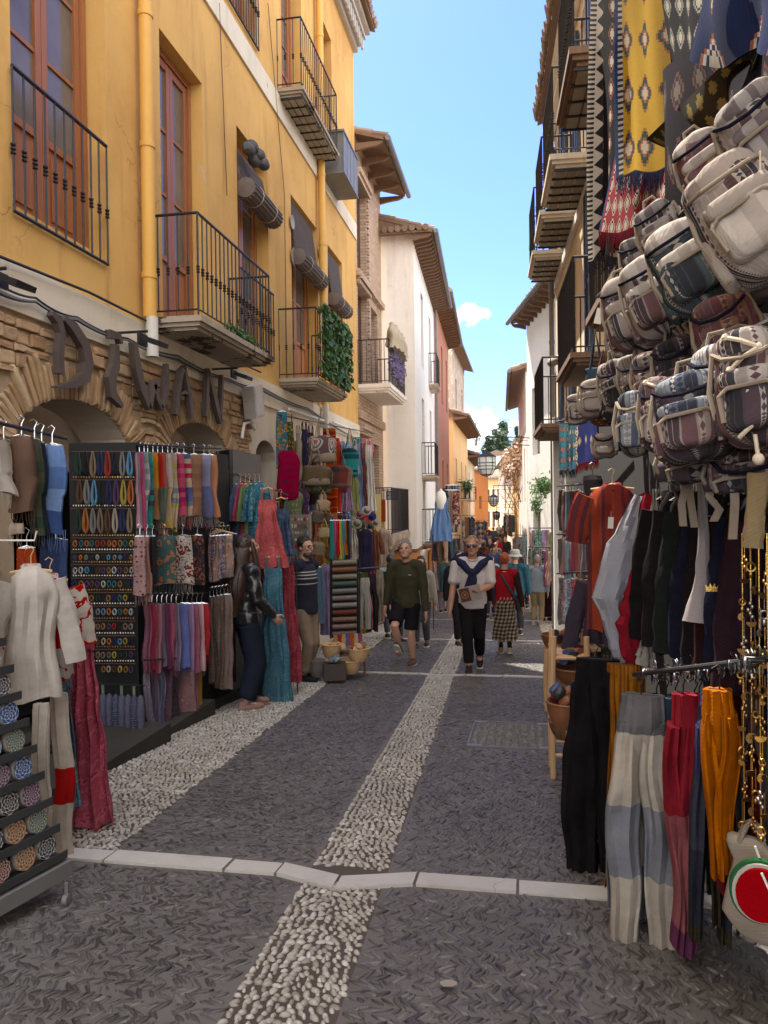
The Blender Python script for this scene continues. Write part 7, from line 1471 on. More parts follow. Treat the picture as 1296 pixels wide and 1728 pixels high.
tb = thing('low_table', 'low dark table under the gift boxes and straw baskets', 'table', tuple(px(580, 1135, 9.6))); m = MB(); m.obox(px(585, 1102, 9.65), (.55, .35, .02), (*axes(5)[:2], Z_)); m.build('top', M_oldwood, tb, smooth=False)
for s_ in (-1, 1): p = px(585+s_*30, 1104, 9.6); m = MB(); m.tube([p, V((p.x, p.y, gz(p.y)))], .015, 6); m.build('leg', M_oldwood, tb)
# ------------------------------------------------------------------ facade fittings of the yellow building
for i, (u, v, d_) in enumerate(((22, 465, .55), (258, 568, .5), (408, 628, .45))):
    p = at_x(u, v, -3.2); lt = thing('floodlight', ['black floodlight on a bracket at the upper left, above the arch', 'black floodlight on a bracket above the middle letter', 'black floodlight on a bracket beside the last letter'][i], 'lamp', tuple(p))
    m = MB(); m.tube([V((-3.59, p.y, p.z+.05)), V((p.x-.05, p.y, p.z+.05))], .012, 6); m.obox((p.x-.1, p.y, p.z-.02), (.02, .16, .1)); m.build('bracket', M_iron, lt)
    m = MB(); m.obox((p.x+.02, p.y, p.z-.05), (.16, .2, .04), (V((.94, 0, -.34)), Y_, V((.34, 0, .94)))); m.build('lamp_head', M_blackbox, lt, smooth=False)
zw = lambda u, v, X=-3.52: at_x(u, v, X)
m = MB(); m.tube([zw(-20, 425), zw(150, 493), zw(300, 568), zw(440, 628)], .012, 6); tag(m.build('iron_rod', M_iron, None, origin=tuple(zw(0, 440))), 'straight black iron rod running along the white band', 'rod')
cb = thing('cable_bundle', 'bundle of grey and black cables sagging above the shop letters', 'cable', tuple(zw(200, 560)))
for k in range(7):
    o = rnd.uniform(-5, 5); sag([zw(-20, 470+o+k*2), zw(60, 505+o), zw(130, 535+k), zw(215, 572+o*.5), zw(300, 600+k), zw(385, 640+o*.4), zw(445, 655+k), zw(520, 690+o*.4), zw(610, 745)], .006 if k % 2 else .009, M_greybox if k % 3 else M_iron, '', amp=.03, root=cb)
ebx = thing('meter_box', 'tilted grey electric box on the wall right of the last letter', 'box', tuple(zw(425, 700))); m = MB(); p = zw(428, 678, -3.45)
m.obox(p, (.16, .36, .42), (X_, V((0, .97, .22)), V((0, -.22, .97)))); m.build('case', M_whiteplastic if False else simple('box_grey', (.42, .39, .36), .6), ebx, smooth=False); m = MB(); m.obox(p+V((.083, -.02, 0)), (.006, .26, .36), (X_, V((0, .97, .22)), V((0, -.22, .97)))); m.build('lid', simple('lid_grey', (.48, .45, .41), .6), ebx, smooth=False)
m = MB(); m.tube([zw(408, 740), zw(412, 715), zw(422, 712), zw(430, 725)], .02, 8); tag(m.build('conduit', M_whiteplastic, None, origin=tuple(zw(410, 730))), 'bent white conduit under the grey electric box', 'conduit')
for k, (a, b) in enumerate((((488, 690), (552, 712)), ((562, 712), (606, 730)))): m = MB(); p, q = zw(*a, -3.5), zw(*b, -3.5); m.tube([p, q], .022, 8); tag(m.build('tube_lamp', M_whiteplastic, None, origin=tuple(p)), ['long white tube lamp above the hanging dresses', 'shorter white tube lamp near the drainpipe'][k], 'lamp')
# ceramic plates
for i, (u, v, r_, c, lab) in enumerate(((491, 375, .11, (.3, .4, .5), 'pale blue ceramic plate on the ochre wall, upper left one'), (538, 428, .09, (.25, .38, .52), 'small blue ceramic plate right of the second blind'), (494, 434, .15, (.55, .28, .16), 'orange flowered ceramic plate left of the balcony door'), (540, 482, .14, (.5, .3, .2), 'orange patterned ceramic plate near the drainpipe'))):
    p = zw(u, v, -3.59); o = MB(); o.lathe(p, [(r_*.3, .0), (r_*.9, .012), (r_, .03), (r_*.92, .027), (r_*.6, .016), (.001, .014)], 22, (Y_, Z_, X_)); tag(o.build('ceramic_plate', fab('dots', [(.55, .52, .48), c], 1.2), None, origin=tuple(p)), lab, 'plate')
# rolled reed blinds
def blind(t0, t1, zt, zroll, lab, stuff_=False):
    r = thing('reed_blind', lab, 'blind', (-3.5, (t0+t1)/2, zroll)); m = MB(); k = int((zt-zroll)/.028)
    for i in range(k): z = zt-i*.028; x = -3.66+.12*i/max(1, k); m.tube([V((x, t0+.02, z)), V((x, t1-.02, z))], .011, 5)
    m.build('slats', M_blind, r); m = MB()
    for q in range(3):
        sp_ = [(.11-.0*q, 0)]; m.lathe((-3.50, t0-.02, zroll), [(.03, -.02), (.13-.02*q, 0), (.135-.02*q, .05), (.135-.02*q, t1-t0-.01), (.13-.02*q, t1-t0+.04), (.03, t1-t0+.06)], 22, (X_, Z_, Y_)) if q == 0 else None
    for i in range(16):
        th = i*2*PI/16; m.tube([V((-3.50+.138*math.cos(th), t0, zroll+.138*math.sin(th))), V((-3.50+.138*math.cos(th), t1, zroll+.138*math.sin(th)))], .012, 5)
    m.build('roll', M_blind, r); m = MB()
    for t in (t0+.25*(t1-t0), t0+.75*(t1-t0)): m.tube([V((-3.50+.152*math.cos(q), t, zroll+.152*math.sin(q))) for q in [2*PI*j/14 for j in range(15)]], .005, 4)
    m.build('cord', M_rope, r)
blind(9.65, 10.8, 6.3, 5.75, 'rolled reed blind over the door with the dark statue head'); blind(12.05, 13.5, 6.55, 5.6, 'rolled reed blind over the door between the ceramic plates'); blind(14.45, 15.55, 6.5, 5.55, 'rolled reed blind farthest along the ochre wall')
p = zw(428, 255, -3.45); st = thing('rag_bundle', 'grey bundled cloth stuffed on top of the first reed blind', 'cloth', tuple(p)); m = MB()
for q in range(6): m.sup(p+V((rnd.uniform(-.05, .05), rnd.uniform(-.25, .3), rnd.uniform(-.08, .06))), (.16, .24, .15), .8, .8, None, 10, 6)
m.build('cloth', F_PL(.16, .16, .17), st)
# ivy screen on the balcony
iv = thing('ivy_screen', 'green artificial ivy trellis covering the front of the middle balcony', 'plant', (-2.95, 12.2, 3.6)); m = MB(); rl_ = MB()
for i in range(13):
    for s_ in (-1, 1): y = 11.3+i*.15; rl_.tube([V((-2.935, y, 3.58)), V((-2.935, max(11.28, min(13.15, y+s_*.9)), 4.55))], .005, 4)
rl_.build('trellis', M_rope, iv)
for i in range(1500):
    y, z = rnd.uniform(11.27, 13.2), rnd.uniform(3.56, 4.62); c = V((-2.92+rnd.uniform(-.05, .06), y, z)); nn = V((1, rnd.uniform(-.9, .9), rnd.uniform(-.3, 1.2))).normalized(); t = nn.cross(Z_).normalized(); b_ = t.cross(nn).normalized(); s_ = rnd.uniform(.035, .065)
    m.add([c+b_*s_*.9, c+t*s_*.9+b_*s_*.2, c+t*s_*.5-b_*s_*.7, c-b_*s_*1.0, c-t*s_*.5-b_*s_*.7, c-t*s_*.9+b_*s_*.2], [(0, 1, 2, 3, 4, 5)])
m.build('leaves', M_leaf, iv, smooth=False)
def leafy(lab, c, sz, n, mat, nm='potted_plant', ls=.04, pot=None):
    r = thing(nm, lab, 'plant', tuple(V(c)-Z_*sz[2])); m = MB()
    for i in range(n):
        p = V(c)+V((rnd.gauss(0, sz[0]*.4), rnd.gauss(0, sz[1]*.4), rnd.gauss(0, sz[2]*.4))); d = V([rnd.gauss(0, 1) for _ in range(3)]).normalized(); e = d.orthogonal().normalized(); s_ = ls*rnd.uniform(.6, 1.4); m.add([p-d*s_, p+e*s_*.45, p+d*s_, p-e*s_*.45], [(0, 1, 2, 3)])
    m.build('foliage', mat, r, smooth=False); m = MB()
    for i in range(8): p = V(c)-Z_*sz[2]*.9; m.tube([p, p+V((rnd.gauss(0, sz[0]*.5), rnd.gauss(0, sz[1]*.5), sz[2]*1.5))], .004, 4)
    m.build('stems', M_oldwood, r)
    if pot: m = MB(); m.lathe(V(c)-Z_*(sz[2]+.1), [(.06, -.1), (.10, .1), (.11, .1), (.09, .09), (.001, .08)], 14); m.build('pot', M_cotta, r)
    return r
leafy('small weeds growing on the edge of the long balcony slab', (-3.08, 8.3, 3.52), (.06, .5, .05), 260, M_leaf, 'balcony_weeds', .03); leafy('tuft of weeds at the near corner of the long balcony slab', (-3.1, 7.4, 3.42), (.05, .2, .05), 120, M_leaf, 'balcony_weeds', .025)
fl_ = leafy('violet flower curtain on the brick house balcony', (-2.9, 18.4, 4.85), (.10, 1.0, .35), 900, M_lav, 'flower_curtain', .05)
fz = thing('fleece_throw', 'cream sheepskin throw hanging over the violet flowers', 'throw', (-2.9, 18.3, 5.0)); m = MB(); drape(m, V((-2.88, 18.3, 5.75)), Y_, X_, [(0, .9, .06), (.25, 1.0, .12), (.55, 1.05, .14)], 8, .03, nv=12, hem=.03); m.build('fleece', F_PL(.62, .55, .42), fz)
# ------------------------------------------------------------------ shop letters
LET = thing  # each letter stands on its own
def poly_letter(strokes, lab, u, v, hpx, X=-3.53, th=.055, nm='letter', tilt=0):
    """strokes: outlines in letter units (1 = letter height), placed on the wall"""
    c = at_x(u, v, X); Hm = hpx*(c.y/ray(u, v).y)/F; r = thing(nm, lab, 'letter', tuple(c), 'brown wooden shop letters')
    for o in strokes:
        m = MB(); m.prism([(x*Hm*1.16, y*Hm) for x, y in o], c, Y_, Z_, X_, th)
        ob = m.build('stroke', M_signwood, r, smooth=False)
def band(pts, ws):
    """outline of a stroke along points with widths"""
    L, R_ = [], []; P = [V((x, y, 0)) for x, y in pts]
    for i, p in enumerate(P):
        d = (P[min(i+1, len(P)-1)]-P[max(i-1, 0)]).normalized(); n = V((-d.y, d.x, 0))*ws[i]*.41; L.append((p+n)[:2]); R_.append((p-n)[:2])
    return L+R_[::-1]
poly_letter([band([(.05, 1.0), (.20, .92), (.27, .75), (.22, .45), (.22, .12)], [.10, .16, .15, .14, .15]), band([(.32, 1.0), (.55, .92), (.82, .70), (.90, .42), (.82, .18), (.55, .02), (.12, -.10)], [.10, .22, .26, .26, .24, .16, .03])], 'brown wooden letter D, first of the five shop letters', 77, 640, 112)
poly_letter([band([(.10, .98), (.34, 1.0), (.38, .9)], [.16, .12, .08]), band([(.26, .86), (.24, .55), (.12, .32), (.16, .10), (.38, -.04)], [.12, .20, .22, .2, .07])], 'brown wooden letter I, second of the five shop letters', 172, 675, 116)
poly_letter([band([(.02, 1.0), (.10, .62), (.24, .28), (.44, -.02)], [.14, .22, .20, .10]), band([(.44, -.02), (.50, .22), (.62, .44), (.74, .50)], [.10, .15, .15, .10]), band([(.60, .42), (.70, .20), (.82, .04)], [.10, .14, .10]), band([(.82, .04), (.96, .30), (1.02, .62), (1.02, .86)], [.10, .18, .14, .06])], 'brown wooden letter W, third of the five shop letters', 220, 682, 104)
poly_letter([band([(.02, .0), (.10, .45), (.26, .90), (.40, 1.02)], [.13, .16, .14, .08]), band([(.36, 1.0), (.52, .62), (.62, .30), (.66, .0)], [.08, .16, .18, .13]), band([(.14, .42), (.34, .50), (.54, .48)], [.06, .08, .05])], 'brown wooden letter A, fourth of the five shop letters', 290, 700, 86)
poly_letter([band([(.04, .0), (.08, .5), (.14, 1.0)], [.13, .14, .09]), band([(.12, 1.0), (.36, .60), (.56, .22), (.70, -.06)], [.09, .18, .2, .12]), band([(.68, .0), (.76, .5), (.80, 1.0)], [.10, .12, .06])], 'brown wooden letter N, last of the five shop letters', 341, 703, 82)
# ------------------------------------------------------------------ people
M_skin = simple('skin', (.50, .27, .185), .5, 0, .10, 14, .15); M_skin2 = simple('skin_tan', (.42, .20, .13), .5, 0, .12, 14, .15); M_eye = simple('eye_dark', (.05, .035, .03), .2); M_lip = simple('lips', (.34, .12, .09), .5, 0, .1)
M_sole = simple('shoe_sole', (.55, .52, .47), .6); _wt = bpy.data.textures.new('wrinkle', 'CLOUDS'); _wt.noise_scale = .11; _wt.noise_depth = 3
def hairm(nm, c):
    m, nt, b = newmat('hair_'+nm); p = opos(nt); n = nd(nt, 'TexNoise', {'Vector': scl(nt, p, (90, 90, 14)), 'Scale': 1.0, 'Detail': 4.0}).outputs[0]
    nt.links.new(mixc(nt, n, tuple(x*.4 for x in c), tuple(min(1, x*1.6) for x in c)), b.inputs['Base Color']); b.inputs['Roughness'].default_value = .45; bump(nt, b, n, .8, .006); return m
H_grey, H_black, H_brown, H_red, H_sand = hairm('grey', (.22, .21, .20)), hairm('black', (.014, .011, .010)), hairm('brown', (.035, .016, .010)), hairm('red', (.34, .06, .015)), hairm('sandy', (.30, .19, .11))
def remesh(o, vs, sm_=4, disp=0):
    m = o.modifiers.new('Remesh', 'REMESH'); m.mode = 'VOXEL'; m.voxel_size = vs; m.use_smooth_shade = True
    s = o.modifiers.new('Smooth', 'SMOOTH'); s.factor = .5; s.iterations = sm_
    if disp: d = o.modifiers.new('Wrinkles', 'DISPLACE'); d.texture = _wt; d.strength = disp; d.mid_level = .5; d.texture_coords = 'LOCAL'
    return o
def ik(a, b, l1, l2, pole):
    d = (b-a); L = min(d.length, (l1+l2)*.999); dn = d.normalized(); x = (l1*l1-l2*l2+L*L)/(2*L); h = math.sqrt(max(0, l1*l1-x*x)); p = (pole-dn*pole.dot(dn)).normalized(); return a+dn*x+p*h
def seg(mb, pts, rs, n=12, fl=1.0, ax=None, bl=0):
    """rounded limb through points with elliptic section"""
    P = [V(p) for p in pts]; e0 = (P[0]-P[1]).normalized()*rs[0]*(.05 if bl else .5); e1 = (P[-1]-P[-2]).normalized()*rs[-1]*.5
    P = [P[0]+e0]+P+[P[-1]+e1]; R_ = [rs[0]*(.98 if bl else .45)]+list(rs)+[rs[-1]*.45]; rings = []; pu = (ax or X_).copy()
    for i, p in enumerate(P):
        d = (P[min(i+1, len(P)-1)]-P[max(i-1, 0)]).normalized(); u = (pu-d*pu.dot(d)).normalized(); q = d.cross(u); rings.append([p+u*math.cos(2*PI*k/n)*R_[i]+q*math.sin(2*PI*k/n)*R_[i]*fl for k in range(n)])
    mb.loft(rings)
def person(lab, pos, H, face, top, bottom, hair, hairm_, skin=None, hands=None, feet=None, sleeve='long', legs='trousers', lean=0, look=(0, 0), shoe=None, hi=True, fat=1.0, group=None, shoe_sole=None, neck=True, cuffc=None, female=False, topdisp=.010):
    skin = skin or M_skin; r = thing('person', lab, 'person', (pos[0], pos[1], pos[2]), group); B = V(pos); th = math.radians(face)
    Fd = V((math.sin(th), -math.cos(th), 0)); Sd = Z_.cross(Fd)
    W = lambda s, f, u: B+(Sd*s+Fd*f+Z_*u)*H
    ln = lambda s, f, u: W(s, f+lean*max(0, u-.5), u)
    sw = .105 if female else .118; vs = .0075 if hi else .02
    hands = hands or {}; feet = feet or {}
    sh = {k: ln(k*sw, 0, .805) for k in (-1, 1)}; hp = {k: W(k*.05, 0, .50) for k in (-1, 1)}
    hd = {k: (lambda t: ln(t[0], t[1], t[2]))(hands.get(k, (k*.16, .02, .47))) for k in (-1, 1)}
    ft = {k: W(*feet.get(k, (k*.055, 0, .045))[:3]) for k in (-1, 1)}
    el = {k: ik(sh[k], hd[k], .172*H, .150*H, -Fd*.8+Sd*k*.6-Z_*.1) for k in (-1, 1)}; kn = {k: ik(hp[k], ft[k], .243*H, .225*H, Fd) for k in (-1, 1)}
    # ---- the body, one continuous surface
    b = MB(); lx, ly = look
    hc = ln(0, .012+ly*.02, .925); hf = (Fd*math.cos(lx)+Sd*math.sin(lx)); hu = (Z_-hf*ly).normalized(); hf = (hf+Z_*-0+hu*0).normalized(); hf = (hf-hu*hf.dot(hu)).normalized(); hs = hu.cross(hf); ha = (hs, hf, hu); q = H
    hp_ = lambda s, f, u: hc+(hs*s+hf*f+hu*u)*H
    b.sup(hp_(0, -.004, .012), (.086*q, .108*q, .118*q), .95, .95, ha, 18, 14); b.sup(hp_(0, .010, -.030), (.070*q, .078*q, .080*q), .85, .9, ha, 16, 10); b.sup(hp_(0, .034, -.052), (.036*q, .030*q, .026*q), .9, .9, ha, 10, 8)
    if hi:
        b.sup(hp_(0, .056, -.008), (.017*q, .030*q, .034*q), .8, .8, ha, 10, 8); b.sup(hp_(0, .048, .016), (.062*q, .014*q, .012*q), .8, .8, ha, 12, 6); b.sup(hp_(0, .048, -.031), (.032*q, .016*q, .014*q), .8, .8, ha, 10, 6)
        for k in (-1, 1): b.sup(hp_(k*.044, -.006, -.004), (.012*q, .026*q, .036*q), .8, .8, ha, 8, 8); b.sup(hp_(k*.022, .040, -.012), (.026*q, .020*q, .02*q), .8, .8, ha, 8, 6)
    seg(b, [ln(0, -.002, .80), ln(0, .002, .90)], [.036*q, .031*q], 12)
    seg(b, [W(0, 0, .50), ln(0, .004, .60), ln(0, .006, .72), ln(0, 0, .80)], [.082*q*fat, .074*q*fat, .092*q, .070*q], 16, .66, Sd)
    for k in (-1, 1):
        seg(b, [ln(k*.05, 0, .805), sh[k]], [.040*q, .038*q]); seg(b, [sh[k], sh[k].lerp(el[k], .5), el[k], el[k].lerp(hd[k], .35), hd[k]], [.034*q, .030*q, .024*q, .024*q, .0155*q])
        d = (hd[k]-el[k]).normalized(); sd_ = (Fd-d*Fd.dot(d)).normalized(); nn = d.cross(sd_); cu = hands.get((k, 'c'), .45)
        if hi:
            b.sup(hd[k]+d*.026*q, (.045*q, .019*q, .056*q), .7, .7, (sd_, nn, d), 12, 8)
            for i in range(4):
                L = (.038, .043, .040, .031)[i]*q; p0 = hd[k]+d*.048*q+sd_*(.0155-.0105*i)*q; nk = nn*(-k if nn.dot(Sd) > 0 else k); d1 = (d+nk*cu*.6).normalized(); d2 = (d+nk*cu*1.6).normalized(); p1 = p0+d1*L*.5; seg(b, [p0, p1, p1+d2*L*.5], [.0052*q, .005*q, .0042*q], 8)
            p0 = hd[k]+d*.014*q+sd_*.019*q; seg(b, [p0, p0+(d*.5+sd_*.55).normalized()*.022*q, p0+(d*.5+sd_*.55).normalized()*.022*q+(d+sd_*.15).normalized()*.019*q], [.0068*q, .006*q, .005*q], 8)
        else: b.sup(hd[k]+d*.035*q, (.035*q, .022*q, .085*q), .8, .8, (sd_, nn, d), 8, 6)
        seg(b, [hp[k], hp[k].lerp(kn[k], .5), kn[k], kn[k].lerp(ft[k], .35), ft[k]+Z_*.0], [.054*q*fat, .046*q, .032*q, .034*q, .019*q], 12)
        b.sup(ft[k]-Z_*.018*q+Fd*.03*q, (.045*q, .12*q, .035*q), .8, .8, (Sd, Fd, Z_), 10, 6)
    bo = b.build('body', skin, r); remesh(bo, vs, 3)
    if hi:
        for k in (-1, 1):
            m = MB(); m.sup(hp_(k*.0205, .0475, .004), (.013*q, .010*q, .0075*q), 1, 1, ha, 10, 6); m.build('eye', M_eye, r)
            m = MB(); m.sup(hp_(k*.0215, .0545, .0175), (.022*q, .006*q, .0045*q), 1, 1, ha, 10, 5); m.build('eyebrow', hairm_, r)
        m = MB(); m.sup(hp_(0, .0555, -.031), (.026*q, .006*q, .0055*q), 1, 1, ha, 10, 5); m.build('mouth', M_lip, r)
    # ---- hair
    m = MB()
    if hair in ('short', 'balding', 'bun', 'long', 'verylong', 'thick'):
        t_ = .004 if hair == 'balding' else .010; fr_ = -.010 if hair != 'thick' else -.004
        m.sup(hp_(0, fr_-.006, .020), ((.090+t_)*q, (.104+t_)*q, (.112+t_)*q), .95, .95, ha, 18, 12)
        # cut the face clear: push front lower vertices back
        for i, v in enumerate(m.v):
            o = (V(v)-hc)/q; f_, u_ = o.dot(hf), o.dot(hu)
            if f_ > .012 and u_ < (.045 if hair == 'balding' else .038): v = V(v)-hf*(f_-.012)*q; m.v[i] = tuple(v)
            if u_ < -.030 and hair not in ('long', 'verylong'): m.v[i] = tuple(V(m.v[i])+hu*(-.030-u_)*q)
        if hi or hair != 'short':
            for i in range(70):
                a = rnd.uniform(0, 6.28); e = rnd.uniform(.15, 1.5); p = hp_(.047*math.cos(a)*math.cos(e), -.012+.054*math.sin(a)*math.cos(e), .024+.058*math.sin(e))
                if (p-hc).dot(hf)/q < .03 or (p-hc).dot(hu)/q > .05: m.sup(p, (.017*q, .017*q, .012*q), 1, 1, ha, 6, 4)
        if hair == 'bun': m.sup(hp_(0, -.068, .030), (.05*q, .045*q, .05*q), 1, 1, ha, 12, 8)
    ho = m.build('hair', hairm_, r)
    if hair in ('long', 'verylong'):
        L = .17 if hair == 'long' else .37; m = MB(); drape(m, hp_(0, -.025, .045), hs, -hf, [(0, .030*q, .03*q, 0, .0), (.05*q, .052*q, .045*q, 0, .004*q), (.12*q, .060*q, .040*q, 0, .012*q), (L*.55*q, .085*q, .048*q, 0, .05*q), ((L+.07)*q, .050*q, .028*q, 0, .055*q)], 9, .012, nv=26, hem=.03); m.build('hair_length', hairm_, ho)
        for k in (-1, 1): m = MB(); seg(m, [hp_(k*.040, .012, .03), hp_(k*.047, .010, -.02), hp_(k*.05, .012, -.09), hp_(k*.06, .0, -.16)], [.014*q, .017*q, .018*q, .008*q], 10); m.build('hair_strand', hairm_, ho)
    # ---- top
    m = MB(); f = fat
    seg(m, [W(0, 0, .475), W(0, .002, .52), ln(0, .004, .60), ln(0, .007, .72), ln(0, 0, .79)], [.102*q*f, .102*q*f, .096*q*f, .104*q, .080*q], 18, .78, Sd, 1)
    for k in (-1, 1):
        seg(m, [ln(k*.045, 0, .812), sh[k]-Z_*.004*q], [.044*q, .046*q])
        if sleeve == 'long': seg(m, [sh[k], sh[k].lerp(el[k], .5), el[k], el[k].lerp(hd[k], .5), el[k].lerp(hd[k], .93)], [.046*q, .042*q, .037*q, .033*q, .026*q])
        elif sleeve == 'short': seg(m, [sh[k], sh[k].lerp(el[k], .5), sh[k].lerp(el[k], .88)], [.046*q, .044*q, .042*q])
    to = m.build('shirt', top, r); remesh(to, .013 if hi else .022, 3, topdisp*H*1.1 if hi else 0)
    if neck: m = MB(); m.tube([ln(.038*math.cos(a), .004+.036*math.sin(a), .835-.012*max(0, math.sin(a))) for a in [2*PI*i/16 for i in range(17)]], .0085*q, 8, caps=False); m.build('collar', top, r)
    # ---- bottom
    m = MB()
    if legs in ('trousers', 'wide', 'shorts'):
        wd = 1.0 if legs != 'wide' else 1.45
        seg(m, [W(0, 0, .565), W(0, -.004, .52), W(0, -.006, .485)], [.078*q*f, .086*q*f, .086*q*f], 16, .74, Sd)
        for k in (-1, 1):
            e = kn[k].lerp(ft[k], .86)
            if legs == 'shorts': seg(m, [hp[k].lerp(kn[k], .86), hp[k].lerp(kn[k], .5), hp[k]], [.058*q, .060*q, .062*q*f], 14, bl=1)
            else: seg(m, [e, kn[k].lerp(ft[k], .5), kn[k], hp[k].lerp(kn[k], .5), hp[k]], [.037*q*wd, .041*q*wd, .044*q*wd, .053*q*(1+(wd-1)*.4), .060*q*f], 14, bl=1)
        bo_ = m.build('trousers' if legs != 'shorts' else 'shorts', bottom, r); remesh(bo_, .013 if hi else .024, 3, .011*H if hi else 0)
    else:
        m = MB(); drape(m, W(0, -.002, .57), Sd, Fd, [(0, .075*q, .06*q), (.08*q, .095*q, .085*q), (.42*q, .125*q, .10*q)], 9, .014, nv=24); m.build('skirt', bottom, r)
    for k in (-1, 1):
        tp = feet.get(k, (0, 0, .045, 0)); tilt = tp[3] if len(tp) > 3 else 0
        fd = (Fd*math.cos(tilt)-Z_*math.sin(tilt)); fu = Sd.cross(fd)*-1; fu = fu if fu.z > 0 else -fu; c = ft[k]+fd*.032*q-fu*.022*q; m = MB()
        m.sup(c, (.056*q, .158*q, .046*q), .75, .8, (Sd, fd, fu), 14, 8); m.sup(c-fd*.036*q+fu*.018*q, (.046*q, .07*q, .045*q), .8, .8, (Sd, fd, fu), 12, 8); s_ = m.build('shoe', shoe or M_blackbox, r)
        m = MB(); m.sup(c-fu*.019*q, (.060*q, .166*q, .018*q), .6, .5, (Sd, fd, fu), 14, 6); m.build('sole', shoe_sole or M_sole, s_)
    return dict(root=r, W=W, ln=ln, hp_=hp_, ha=ha, sh=sh, el=el, hd=hd, ft=ft, Fd=Fd, Sd=Sd, q=q, head=hc)
def gp(u, d, dz=0): p = at_d(u, 850, d); return (p.x, p.y, gz(p.y)+dz)
# olive sweater man
p1 = person('grey haired man in olive sweater and black shorts walking towards the camera', gp(684, 10.9, .0), 1.76, -8, F_PL(.062, .058, .034), F_PL(.012, .012, .016), 'short', H_grey, legs='shorts', hands={-1: (-.165, .03, .475), 1: (.175, .05, .44)}, feet={-1: (-.045, .06, .145, -.75), 1: (.045, -.02, .045)}, look=(.08, .30), shoe=simple('brown_shoe', (.09, .045, .028), .6), fat=1.1)
W, ln, q = p1['W'], p1['ln'], p1['q']
m = MB(); m.sup(ln(.055, .088, .735), (.05, .006, .014), .6, .6, (p1['Sd'], p1['Fd'], Z_), 8, 4); m.build('chest_mark', F_PL(.6, .6, .58), p1['root'])
# sunglasses man
p2 = person('tanned man in white polo with navy sweater over his shoulders reading a leaflet while walking', gp(796, 10.35), 1.80, 2, F_PL(.75, .68, .68), F_PL(.010, .010, .012), 'balding', H_sand, M_skin2, hands={-1: (-.165, .06, .46), 1: (.055, .16, .615), (1, 'c'): .9}, feet={-1: (-.03, .10, .045), 1: (.045, -.14, .085, .5)}, sleeve='short', look=(-.05, .10), fat=1.04)
W, ln, q, hh, ha = p2['W'], p2['ln'], p2['q'], p2['hp_'], p2['ha']; Sd, Fd = p2['Sd'], p2['Fd']
g = MB()
for k in (-1, 1): g.sup(hh(k*.021, .058, .004), (.036*q, .010*q, .021*q), .6, .7, ha, 12, 6); g.tube([hh(k*.038, .052, .008), hh(k*.047, .0, .006)], .0022, 5)
g.tube([hh(-.01, .061, .008), hh(.01, .061, .008)], .003, 5); g.build('sunglasses', simple('dark_lens', (.008, .008, .01), .1), p2['root'])
NVY = F_PL(.022, .028, .065); m = MB()
seg(m, [ln(-.02, .075, .74), ln(-.07, .055, .80), ln(-.125, .0, .825), ln(-.07, -.06, .84), ln(0, -.075, .845), ln(.07, -.06, .84), ln(.125, .0, .825), ln(.07, .055, .80), ln(.02, .075, .74)], [.026*q, .030*q, .032*q, .036*q, .038*q, .036*q, .032*q, .030*q, .026*q], 12)
seg(m, [ln(.015, .085, .75), ln(-.01, .10, .69), ln(-.035, .105, .62)], [.028*q, .030*q, .030*q], 12, .6); seg(m, [ln(-.01, .085, .755), ln(.012, .105, .70), ln(.005, .11, .63)], [.028*q, .028*q, .026*q], 12, .6)
m.sup(ln(0, .095, .74), (.07*q, .05*q, .06*q), .8, .8, None, 12, 8); o = m.build('shoulder_sweater', NVY, p2['root']); remesh(o, .011, 3, .016)
lf = thing('leaflet', 'folded printed leaflet with a round picture held by the sunglasses man', 'leaflet', tuple(ln(0, .2, .60))); m = MB(); la = (Sd*.95+Z_*.22).normalized(); lz = (Z_*.92-Sd*.22+Fd*.35).normalized(); lnn = la.cross(lz)
if lnn.dot(Fd) < 0: lnn = -lnn
c = ln(-.015, .195, .595); m.obox(c, (.30, .004, .22), (la, lnn, lz)); m.build('paper', F_PL(.55, .5, .45), lf, smooth=False); m = MB(); m.obox(c-la*.065+lnn*.004, (.13, .003, .19), (la, lnn, lz)); m.build('picture', simple('photo_print', (.10, .045, .03), .4), lf, smooth=False)
m = MB(); m.tube([c-la*.065+lnn*.007+la*.042*math.cos(t)+lz*.05*math.sin(t) for t in [2*PI*i/16 for i in range(17)]], .006, 5); m.sup(c-la*.065+lnn*.008, (.04, .05, .006), 1, 1, (la, lz, lnn), 10, 5); m.build('round_emblem', simple('print_orange', (.38, .17, .08), .5), lf)
m = MB(); m.tube([p2['hd'][1]+V((.022*math.cos(t), 0, .022*math.sin(t))) for t in [2*PI*i/12 for i in range(13)]], .006, 6); m.build('wrist_watch', M_blackbox, p2['root'])
# red haired woman, back view
p3 = person('red haired woman in red vest and checked culottes walking away', gp(850, 12.4), 1.63, 184, F_PL(.42, .035, .045), fab('gingham', [(.50, .42, .32), (.20, .15, .12), (.03, .025, .025)], 1.2), 'bun', H_red, hands={-1: (-.175, .0, .46), 1: (.14, .10, .52)}, feet={-1: (-.04, -.06, .06, .3), 1: (.04, .06, .045)}, sleeve='none', legs='skirt', shoe=F_PL(.48, .40, .28), female=True, look=(.1, 0))
W, ln, q = p3['W'], p3['ln'], p3['q']
for k in (-1, 1): m = MB(); seg(m, [p3['sh'][k], p3['el'][k], p3['el'][k].lerp(p3['hd'][k], .92)], [.040*q, .032*q, .024*q], 12); o = m.build('sleeve', F_PL(.05, .018, .02), p3['root']); remesh(o, .013, 2, .008)
m = MB(); m.tube([ln(.05, .02, .82), ln(.03, -.072, .78), ln(-.03, -.092, .68), ln(-.10, -.07, .56), ln(-.12, .02, .50)], .017, 6); m.build('bag_strap', F_PL(.05, .09, .12), p3['root'])
